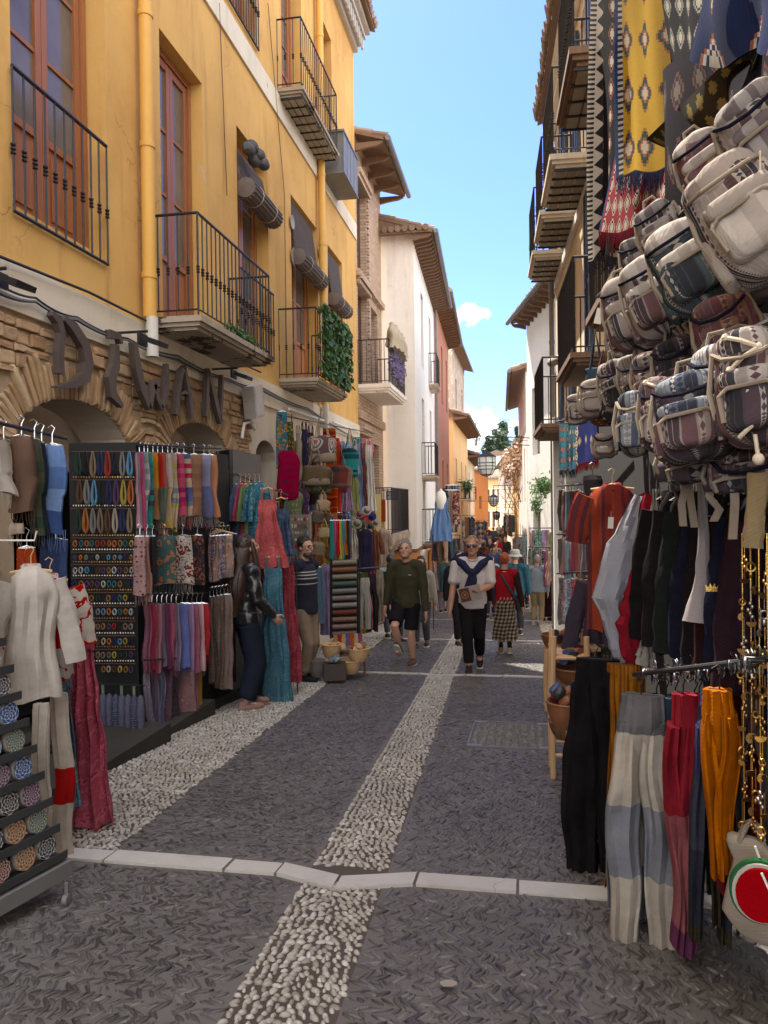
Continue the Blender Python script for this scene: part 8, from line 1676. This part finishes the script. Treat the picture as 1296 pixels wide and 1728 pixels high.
m = MB(); m.sup(ln(0, 0, .838), (.10, .09, .03), .9, .6, None, 14, 6); m.build('jacket_collar', F_PL(.05, .1, .12), p3['root'])
for k in (-1, 1): m = MB(); seg(m, [p3['ft'][k]+Z_*.11, p3['ft'][k]+Z_*.02], [.036, .034], 10); m.build('sock', F_PL(.03, .03, .03), p3['root'])
# teal shirt, white hat
p4 = person('man in teal shirt and white bucket hat with a black shoulder strap, back view', gp(868, 16.5), 1.80, 176, F_PL(.035, .12, .19), F_PL(.04, .045, .06), 'short', H_grey, fat=1.15, look=(.2, 0)); W, ln, q, hh, ha = p4['W'], p4['ln'], p4['q'], p4['hp_'], p4['ha']
m = MB(); m.lathe(hh(0, -.004, .03), [(.088*q, -.024*q), (.078*q, -.008*q), (.060*q, .006*q), (.056*q, .045*q), (.035*q, .062*q), (.001, .064*q)], 18, ha); m.build('bucket_hat', F_PL(.5, .52, .54), p4['root'])
m = MB(); m.tube([ln(-.07, .03, .83), ln(-.04, -.09, .78), ln(.05, -.105, .66), ln(.12, -.06, .54)], .018, 6); m.build('shoulder_strap', M_blackbox, p4['root'])
# pale blue shirt man
p5 = person('white haired man in pale blue shirt and beige trousers with a black bag, back view', gp(905, 19.6), 1.78, 170, F_PL(.30, .38, .46), F_PL(.36, .29, .20), 'short', H_grey, fat=1.12, hands={-1: (-.15, 0, .47), 1: (.16, .04, .47)}, shoe=F_PL(.5, .48, .45), look=(.3, .2)); bg_ = thing('shoulder_bag', 'black bag hanging by the pale blue shirt', 'bag', tuple(p5['W'](.17, .02, .42))); m = MB(); m.sup(p5['W'](.185, .02, .47), (.10, .26, .32), .6, .6, None, 14, 8); m.build('bag_body', M_blackbox, bg_); m = MB(); m.tube([p5['W'](.17, .02, .55), p5['W'](.13, .0, .83)], .01, 5); m.build('strap', M_blackbox, bg_)
p6 = person('woman in dark purple top carrying an orange bag beside the pale blue shirt', gp(921, 21), 1.62, 200, F_PL(.06, .02, .04), F_PL(.05, .015, .03), 'long', H_brown, legs='wide', female=True); bg_ = thing('orange_bag', 'orange shoulder bag at the hip of the woman in dark purple', 'bag', tuple(p6['W'](-.16, .0, .52))); m = MB(); m.sup(p6['W'](-.19, .02, .58), (.16, .22, .22), .7, .7, None, 14, 8); m.build('bag_body', F_PL(.45, .22, .05), bg_); m = MB(); m.tube([p6['W'](-.19, .02, .64), p6['W'](-.1, .0, .82)], .01, 5); m.build('strap', F_PL(.3, .14, .04), bg_)
# long haired woman
LJ = simple('black_leather_jacket', (.014, .013, .015), .28, 0, .3, 9, .4, .6)
p7 = person('woman with very long dark hair, black leather jacket and dark flared jeans facing the racks', gp(413, 7.35), 1.66, 128, LJ, F_PL(.016, .024, .045), 'verylong', H_brown, legs='wide', hands={-1: (-.13, .12, .54), 1: (.12, .13, .56)}, feet={-1: (-.05, -.03, .045), 1: (.05, .04, .045)}, female=True, look=(.1, .2), shoe=F_PL(.42, .27, .23), shoe_sole=simple('gum_sole', (.32, .14, .07), .6), topdisp=.03)
m = MB(); seg(m, [p7['ln'](0, 0, .50), p7['ln'](0, 0, .56)], [.112*p7['q'], .108*p7['q']], 16, .8, p7['Sd']); o = m.build('jacket_hem', LJ, p7['root']); remesh(o, .013, 3, .02)
for k in (-1, 1):
    for j in range(3): m = MB(); c = p7['ft'][k]+p7['Fd']*(.055+.018*j)+p7['Sd']*0; m.obox(c+Z_*(.004-.004*j), (.07, .010, .012), (p7['Sd'], p7['Fd'], Z_)); m.build('shoe_stripe', M_whiteplastic, p7['root'], smooth=False)
# striped sweater man
def swm():
    m, nt, b = newmat('striped_sweater'); z = nd(nt, 'SeparateXYZ', {0: opos(nt)}).outputs[2]; s = None
    for a in (.80, .765, .725, .66): l = ma(nt, 'LESS_THAN', ma(nt, 'ABSOLUTE', ma(nt, 'SUBTRACT', z, a)), .006); s = l if s is None else ma(nt, 'MAXIMUM', s, l)
    nt.links.new(mixc(nt, s, (.012, .013, .026), (.42, .38, .36)), b.inputs['Base Color']); b.inputs['Roughness'].default_value = .95; bump(nt, b, noise(nt, opos(nt), 90, 3), .5, .004); return m
p8 = person('bearded dark haired man in striped navy sweater and beige chinos, hands behind his back', gp(512, 9.25), 1.74, 72, swm(), F_PL(.36, .27, .20), 'thick', H_black, hands={-1: (-.04, -.115, .50), 1: (.04, -.12, .52)}, feet={-1: (-.05, .02, .045), 1: (.05, -.03, .045)}, look=(-.15, 0), shoe=F_PL(.025, .03, .045), fat=1.05)
hh, ha, q = p8['hp_'], p8['ha'], p8['q']; m = MB(); m.sup(hh(0, .022, -.048), (.072*q, .068*q, .048*q), .85, .8, ha, 14, 8); m.build('beard', hairm('beard', (.10, .05, .035)), p8['root'])
m = MB()
for k in (-1, 1): m.tube([hh(k*.021+.016*math.cos(t), .062, .004+.012*math.sin(t)) for t in [2*PI*i/12 for i in range(13)]], .002, 5, caps=False); m.tube([hh(k*.038, .058, .006), hh(k*.048, .0, .006)], .002, 5)
m.build('glasses', M_blackbox, p8['root'])
bl = MB(); bl.tube([p8['W'](.085*math.cos(t)*1.03, .068*math.sin(t), .548) for t in [2*PI*i/20 for i in range(21)]], .014, 6, caps=False); bl.build('belt', M_dkwood, p8['root'])
# middle distance crowd
CW = [ # u d H face top bottom hair hairmat label
 (709, 13.5, 1.60, 0, (.42, .38, .33), (.1, .1, .12), 'long', H_brown, 'woman with long brown hair and cream top hidden behind the olive sweater man'),
 (657, 15.5, 1.68, 200, (.42, .46, .5), (.1, .1, .12), 'short', H_black, 'dark haired person in pale shirt at the orange corner by the wooden door'),
 (668, 14.8, 1.55, 60, (.02, .02, .025), (.05, .05, .06), 'short', H_black, 'person in black half hidden between the corner and the olive sweater man'),
 (774, 14.0, 1.72, 20, (.02, .02, .024), (.02, .02, .02), 'short', H_black, 'person in black walking just behind the man reading the leaflet'),
 (826, 22, 1.78, 180, (.05, .10, .20), (.04, .05, .08), 'short', H_brown, 'man in denim blue jacket between the leaflet reader and the red vest'),
 (812, 23, 1.70, 170, (.03, .05, .09), (.03, .03, .03), 'short', H_black, 'dark haired man in navy coat left of the denim jacket'),
 (789, 27, 1.75, 0, (.45, .42, .4), (.06, .07, .1), 'short', H_sand, 'person in pale top above the shoulder of the leaflet reader'),
 (746, 24, 1.66, 190, (.40, .42, .44), (.2, .2, .25), 'long', H_brown, 'woman in light grey top near the blue dress mannequin'),
 (803, 33, 1.72, 10, (.05, .04, .04), (.03, .03, .04), 'short', H_black, 'far walker in black at the left of the lane middle'),
 (815, 36, 1.68, 180, (.30, .08, .06), (.05, .05, .06), 'long', H_brown, 'far walker in brick red jumper'),
 (826, 38, 1.74, 0, (.04, .04, .05), (.04, .05, .08), 'short', H_brown, 'far walker in dark coat at the centre of the lane'),
 (836, 31, 1.70, 20, (.5, .45, .42), (.06, .06, .08), 'short', H_sand, 'far walker in cream shirt right of the denim jacket'),
 (843, 44, 1.7, 180, (.2, .2, .24), (.05, .05, .06), 'short', H_black, 'distant walker in slate jacket'),
 (822, 48, 1.7, 0, (.45, .3, .25), (.05, .05, .06), 'long', H_brown, 'distant walker in salmon top'),
 (852, 40, 1.74, 0, (.03, .03, .035), (.03, .03, .035), 'short', H_black, 'distant walker in black at the right of the lane'),
 (832, 56, 1.7, 180, (.1, .14, .25), (.05, .05, .06), 'short', H_black, 'very distant walker in blue jacket'),
 (881, 25, 1.7, 160, (.03, .03, .03), (.04, .04, .05), 'long', H_black, 'black clad woman between the bucket hat and the pale blue shirt'),
 (862, 29, 1.68, 10, (.35, .33, .3), (.1, .1, .1), 'short', H_brown, 'person in grey jumper beyond the bucket hat man'),
 (842, 64, 1.7, 0, (.4, .38, .36), (.1, .1, .1), 'short', H_sand, 'very distant walker in grey beige'),
]
for i, (u, d, H, fc, tcx, bc, hr, hm, lab) in enumerate(CW): person(lab, gp(u, d), H, fc, F_PL(*tcx), F_PL(*bc), hr, hm, hi=False, neck=False, group='walkers in the crowd', feet={-1: (-.05, .08, .045), 1: (.05, -.07, .05)}, female=hr == 'long', sleeve='long')

CN = [('ruby', (.4, .04, .05)), ('cream', (.5, .46, .4)), ('black', (.02, .02, .02)), ('blue', (.08, .14, .32)), ('khaki', (.2, .18, .1)), ('grey', (.2, .2, .2)), ('white', (.65, .63, .6))]
for i in range(16):
    d = 24+i*2.3; u = 792+((i*37) % 70)*(1-i*.018)+i*.6; nm, c = CN[i % 7]; person(f'small far walker in {nm} top, {NTH[i % 14]} of the lane crowd' + (' near the lanterns' if i > 13 else ''), gp(u, d), rnd.uniform(1.6, 1.8), rnd.choice((0, 180, 20, 160)), F_PL(*c), F_PL(*CN[(i*3+2) % 7][1]), 'short', (H_black, H_brown, H_sand)[i % 3], hi=False, neck=False, group='walkers in the crowd', feet={-1: (-.05, .08, .045), 1: (.05, -.07, .05)})
# ------------------------------------------------------------------ middle distance shop displays
def mann(u, v, d, H_, mat, lab):
    r = thing('mannequin', lab, 'mannequin', tuple(px(u, v+70, d))); c = px(u, v, d); m = MB(); a, n = axes(0)
    seg(m, [c, c-Z_*.10], [.035, .03]); seg(m, [c-Z_*.08, c-Z_*.22, c-Z_*.42], [.10, .13, .10], 12, .7, a); m.build('torso', M_whiteplastic, r)
    g = dress(tuple(c-Z_*.02), .42, H_, mat, lab.replace('mannequin', 'dress').replace('white', 'long blue'), yaw=0, flare=1.25, waist=.28, wood=False)
mann(744, 826, 17.5, 1.15, F_PL(.17, .30, .58), 'white mannequin bust high by the white building corner')
MC = [(.05, .04, .06), (.14, .03, .04), (.03, .03, .04), (.30, .27, .24), (.06, .09, .05), (.45, .42, .4), (.04, .1, .12), (.2, .1, .06), (.5, .3, .2), (.1, .12, .2)]
MN = ['black violet', 'wine red', 'black', 'stone grey', 'forest green', 'off white', 'deep teal', 'brown', 'apricot', 'slate blue']
for i in range(8): S(756+(i % 4)*4.5, 815+8*(i//4), 878+10*(i % 3), 12, 18.5-.15*i, fab('floral' if i % 2 else 'plain', [MC[(i*3) % 10], MC[(i*3+4) % 10], MC[(i+1) % 10]], .6), f'{MN[(i*3) % 10]} cloth, {NTH[i]} of the bunch hanging right of the blue dress', folds=2, fr=False, group='cloths beside the blue dress')
for r_, (v0, v1) in enumerate(((905, 950), (945, 1000))):
    for i in range(11): k = (i*7+r_*3) % 10; S(733+i*3.9+r_, v0, v1-4+(i % 3)*3, 9, 17.6+.2*i, fab('plain', [MC[k]]), f'{MN[k]} garment, {NTH[i]} from left on the {("upper", "lower")[r_]} rack under the blue dress', f=dress if i % 3 == 0 else scarf, yaw=30, **({} if i % 3 == 0 else dict(folds=2, fr=False)), group='garments under the blue dress')
    rail(f'{("upper", "lower")[r_]} rail of garments under the blue dress', px(730, v0-2, 17.4), px(776, v0-2, 19.8), .012, posts=(0, 1) if r_ == 0 else ())
S(763, 952, 998, 10, 16.8, F_PL(.55, .53, .5), 'white dress at the right end of the lower rack under the blue dress', f=dress, yaw=5); S(750, 948, 1000, 14, 17, F_PL(.05, .11, .14), 'dark teal skirt in the lower rack under the blue dress', f=skirt, yaw=5, flare=1.5)
def stall(u0, u1, v0, v1, d0, d1, n, lab, grp, seed=0, light=0):
    rr = random.Random(seed)
    for i in range(n):
        t = (i+.5)/n; u = u0+(u1-u0)*t; d = d0+(d1-d0)*t; k = rr.randrange(10); c = MC[k]
        if light: c = tuple(min(1, x*.5+light*rr.uniform(.3, 1)) for x in c)
        S(u, v0+rr.uniform(-3, 3), v1+rr.uniform(-8, 6), (u1-u0)/n*1.9, d, fab('floral' if k % 3 == 0 else 'plain', [c, MC[(k+3) % 10], c], .5), f'{MN[k] if not light else "pale"} garment, {NTH[i % 14]} along the {lab}', f=scarf, yaw=rr.uniform(-30, 40), folds=2, fr=False, hang=False, depth=.05, group=grp)
    rail(f'rail of the {lab}', px(u0-1, v0-2, d0), px(u1+1, v0-2, d1), .015)
stall(780, 800, 872, 915, 27, 34, 8, 'upper left shopfront past the white building', 'upper left shopfront garments', 3); stall(778, 802, 912, 965, 25, 32, 9, 'lower left shopfront past the white building', 'lower left shopfront garments', 4)
stall(803, 822, 880, 912, 42, 60, 7, 'far left shopfront', 'far left shopfront garments', 5); stall(850, 868, 868, 905, 46, 34, 8, 'far right shopfront with red cloths', 'far right shopfront garments', 6)
stall(895, 932, 893, 930, 22.5, 18.5, 11, 'upper rack of the sunlit white house', 'pale garments upper rack', 7, .5); stall(893, 934, 925, 985, 22, 18, 11, 'lower rack of the sunlit white house', 'pale garments lower rack', 8, .35)
stall(866, 888, 905, 945, 31, 27, 7, 'white cloth rack before the lantern house', 'white cloth rack', 9, .5)
for i, (u, v, d, c0, c1, lab) in enumerate(((801, 893, 38, (.18, .1, .16), (.45, .4, .36), 'violet and cream rug hanging across the far lane, left one'), (811, 891, 39, (.04, .04, .05), (.5, .46, .4), 'black and cream lozenge rug hanging across the far lane'))):
    rug(((u-4, v-10, d), (u+4, v-10, d), (u+4, v+12, d), (u-4, v+12, d)), stepm('far%d' % i, c0, [c1, c0, c1], (.26, .3), q=.03, lattice=True), lab, wav=.01, nx=6, ny=6)
# lanterns over the street
def lantern(u, v0, v1, d, lab, arm):
    s_ = d*K; c = px(u, (v0+v1)/2, d); H_ = (v1-v0)*s_; R_ = H_*.34; r = thing('street_lantern', lab, 'lantern', tuple(c-Z_*H_/2)); fr = MB()
    zs = [H_*.30, H_*.06, -H_*.18, -H_*.38]; rs_ = [R_, R_*1.02, R_*.98, R_*.62]
    for k in range(8):
        t = 2*PI*k/8; fr.tube([c+V((rs_[i]*math.cos(t), rs_[i]*math.sin(t), zs[i])) for i in range(4)]+[c-Z_*H_*.46], .012*d/24, 4)
    for z, q in zip(zs, rs_): fr.tube([c+V((q*math.cos(2*PI*k/8), q*math.sin(2*PI*k/8), z)) for k in range(9)], .012*d/24, 4)
    fr.tube([c+V((R_*1.0*math.cos(2*PI*k/8), R_*1.0*math.sin(2*PI*k/8), -H_*.06)) for k in range(9)], .010*d/24, 4)
    fr.build('frame', M_iron, r); m = MB(); m.lathe(c, [(R_*1.15, H_*.30), (R_*.6, H_*.42), (R_*.15, H_*.50), (.001, H_*.58)], 8); m.build('lid', M_iron, r)
    m = MB(); m.lathe(c, [(rs_[3]*.96, zs[3]), (rs_[2]*.97, zs[2]), (rs_[1]*.97, zs[1]), (rs_[0]*.97, zs[0])], 8); m.build('glass_panes', simple('milk_glass', (.80, .84, .86), .3, 0, .05), r, smooth=False)
    m = MB(); top = c+Z_*H_*.58; z1 = top.z+.35*(.45 if arm else 1); e = V((arm[0], arm[1], 0)); m.tube([top, V((c.x, c.y, z1))], .012, 5)
    for dz in (0, .22): m.tube([V((c.x, c.y, z1+dz)), V((e.x, e.y, z1+dz))], .014, 5)
    m.tube([V((c.x, c.y, z1)), V((c.x, c.y, z1+.22))], .014, 5); m.build('bracket', M_iron, r)
lantern(821, 762, 806, 22.5, 'large black framed street lantern on a long wall bracket over the street', (.26, 23.6))
lantern(833, 834, 856, 38, 'small farther street lantern with dark lid under the large one', (1.9, 39)); lantern(838, 862, 878, 52, 'smallest and farthest street lantern', (2.6, 53))
# plants on balconies, dry climber
leafy('trailing green plants on the window ledge of the sunlit white house', px(918, 822, 19.5), (.35, .3, .28), 380, M_leaf, 'balcony_plants', .06); leafy('lower trailing plants against the sunlit white house', px(905, 850, 21), (.18, .2, .35), 200, M_leaf, 'balcony_plants', .05)
leafy('potted plant on the balcony of the pale yellow house', px(788, 822, 42), (.4, .3, .5), 260, M_leaf, 'balcony_plants', .08)
r = thing('dry_climber', 'brown dried climber spilling over the roof of the ivory house', 'plant', tuple(px(872, 790, 36))); m = MB()
for i in range(1500):
    t = rnd.random(); p = px(852+34*t+rnd.gauss(0, 4), 774-38*t+abs(rnd.gauss(0, 1))*20+rnd.gauss(0, 5), 42-10*t+rnd.uniform(-1, 1)); d_ = V([rnd.gauss(0, 1) for _ in range(3)]).normalized(); e = d_.orthogonal().normalized(); s_ = rnd.uniform(.05, .16); m.add([p-d_*s_, p+e*s_*.5, p+d_*s_, p-e*s_*.5], [(0, 1, 2, 3)])
m.build('leaves', M_leaf_dry, r, smooth=False); m = MB()
for i in range(14): t = i/13; p = px(850+36*t, 790-44*t, 41-9*t); m.tube([p, p+V((rnd.uniform(-.5, .5), 0, -1.2)), p+V((rnd.uniform(-.8, .8), 0, -2.6))], .02, 4)
m.build('stems', M_oldwood, r)
# street name tile, blackboard, corner props
def panel(name, lab, u, v, d, w_, h, mat, cat='sign', yaw=0, frame=None):
    a, n = axes(yaw); c = px(u, v, d); r = thing(name, lab, cat, tuple(c)); m = MB(); m.obox(c, (w_, .02, h), (a, n, Z_)); m.build('plate', mat, r, smooth=False)
    if frame: m = MB(); [m.obox(c+n*.008+o, s_, (a, n, Z_)) for o, s_ in ((Z_*h/2, (w_+.04, .03, .03)), (-Z_*h/2, (w_+.04, .03, .03)), (a*w_/2, (.03, .03, h-.03)), (-a*w_/2, (.03, .03, h-.03)))]; m.build('frame', frame, r, smooth=False)
    return r, c, a, n
def text(parent, s, c, a, n, size, mat):
    cu = bpy.data.curves.new('lettering', 'FONT'); cu.body = s; cu.size = size; cu.align_x = 'CENTER'; cu.align_y = 'CENTER'; cu.extrude = .002
    tmp = bpy.data.objects.new('lettering', cu); C.objects.link(tmp); me = bpy.data.meshes.new_from_object(tmp.evaluated_get(bpy.context.evaluated_depsgraph_get())); bpy.data.objects.remove(tmp)
    me.materials.clear(); me.materials.append(mat); o = bpy.data.objects.new('lettering', me); C.objects.link(o)
    o.matrix_world = Matrix.Translation(c-parent.location) @ Matrix((a, Z_, n)).transposed().to_4x4(); o.parent = parent; o.matrix_parent_inverse = Matrix.Identity(4); return o
r, c, a, n = panel('street_name_tile', 'white and blue ceramic street name tile on the white corner wall', 661, 836, 20.0, .27, .20, F_PL(.48, .46, .46), yaw=-10, frame=F_PL(.14, .13, .25))
m = MB()
for i, (dy, ws) in enumerate(((.055, (.05, .07)), (0, (.10,)), (-.055, (.06,)))):
    x = -.03
    for w_ in ws: m.obox(c+n*.012+a*(x+w_/2-.01)+Z_*dy, (w_, .003, .022), (a, n, Z_)); x += w_+.02
m.sup(c+n*.012-a*.09, (.05, .05, .004), 1, 1, (a, Z_, n), 8, 4); m.build('blue_lettering', F_PL(.05, .06, .25), r)
r, c, a, n = panel('menu_blackboard', 'small chalk blackboard on the orange corner wall', 678, 921, 19.9, .36, .27, M_blackbox, yaw=-10, frame=M_oldwood); m = MB()
for i in range(4):
    for j in range(5): m.obox(c+n*.013+a*(-.13+j*.06+rnd.uniform(-.01, .01))+Z_*(.08-i*.05), (rnd.uniform(.02, .05), .003, .012), (a, n, Z_))
m.build('chalk_marks', F_PL(.45, .45, .45), r)
r, c, a, n = panel('red_notice', 'red enamel board on the corner beyond the linen trousers', 647, 862, 18.0, .10, .52, F_PL(.36, .06, .02), yaw=20); r, c, a, n = panel('yellow_post', 'pale yellow board standing in front of the brick house corner', 638, 875, 17.2, .14, 1.1, F_PL(.5, .42, .2), cat='post', yaw=20)
for i, (u, v, d) in enumerate(((884, 772, 20), (910, 560, 17), (905, 900, 21))):
    pass
# awnings and wires
m = MB(); sag([px(818, 735, 23), px(892, 744, 24)], .006, M_iron, 'thin black wire stretched over the far street, upper one', amp=.01); sag([px(820, 748, 30), px(892, 742, 24)], .005, M_iron, 'thin black wire stretched over the far street, lower one', amp=.02)
sag([px(760, 842, 26), px(880, 846, 30)], .006, M_iron, 'wire crossing the lane at the height of the small lantern', amp=.04)
aw = thing('rolled_awning', 'rolled grey awning fixed above the iron balcony on the right', 'awning', tuple(px(948, 600, 12.0))); m = MB(); m.tube([px(930, 612, 12.6), px(968, 596, 11.2)], .07, 10); m.build('roll', simple('awning_grey', (.26, .25, .22), .8), aw); m = MB(); [m.tube([px(u, v, d), px(u+8, v-4, d)+V((.25, 0, 0))], .012, 5) for u, v, d in ((933, 612, 12.5), (964, 598, 11.3))]; m.build('arm', M_iron, aw)
sag([at_d(560, 100, 16.0), at_d(575, 250, 16.3)], .004, M_iron, 'thin wire hanging down the ochre facade near its far corner', amp=.0); m = MB(); m.tube([at_x(452, 5, -3.57), at_x(480, 330, -3.57), at_x(484, 640, -3.57)], .006, 5); tag(m.build('wall_cable', M_dkwood, None, origin=tuple(at_x(452, 5, -3.57))), 'dark cable running straight down the ochre wall between two doors', 'cable')
m = MB(); m.tube([at_x(370, 5, -3.57), at_x(383, 330, -3.57)], .006, 5); tag(m.build('wall_cable', M_dkwood, None, origin=tuple(at_x(370, 5, -3.57))), 'dark cable running down the ochre wall left of the first reed blind', 'cable')
# litter
for i, (u, v) in enumerate(((757, 1680), (884, 1660), (960, 1575), (720, 1548), (1015, 1350))):
    r_ = ray(u, v); t = 1.5/-r_.z*1.02; p = EYE+r_*t; z = gz(p.y)+.024; m = MB(); k = [.035, .012, .010, .009, .012][i]; pts = [(k*rnd.uniform(.6, 1.1)*math.cos(q), k*.6*rnd.uniform(.5, 1.1)*math.sin(q)) for q in [2*PI*j/9 for j in range(9)]]; m.prism(pts, (p.x, p.y, z), X_, Y_, Z_, .002); tag(m.build('litter', F_PL(.42, .38, .33), None, smooth=False, origin=(p.x, p.y, z)), ['crumpled pale leaf lying on the cobbles at the bottom of the picture', 'tiny white scrap right of the crumpled leaf', 'tiny scrap near the band by the patchwork trousers', 'tiny pale scrap just below the stone band', 'small scrap on the cobbles beside the wooden stand'][i], 'litter')
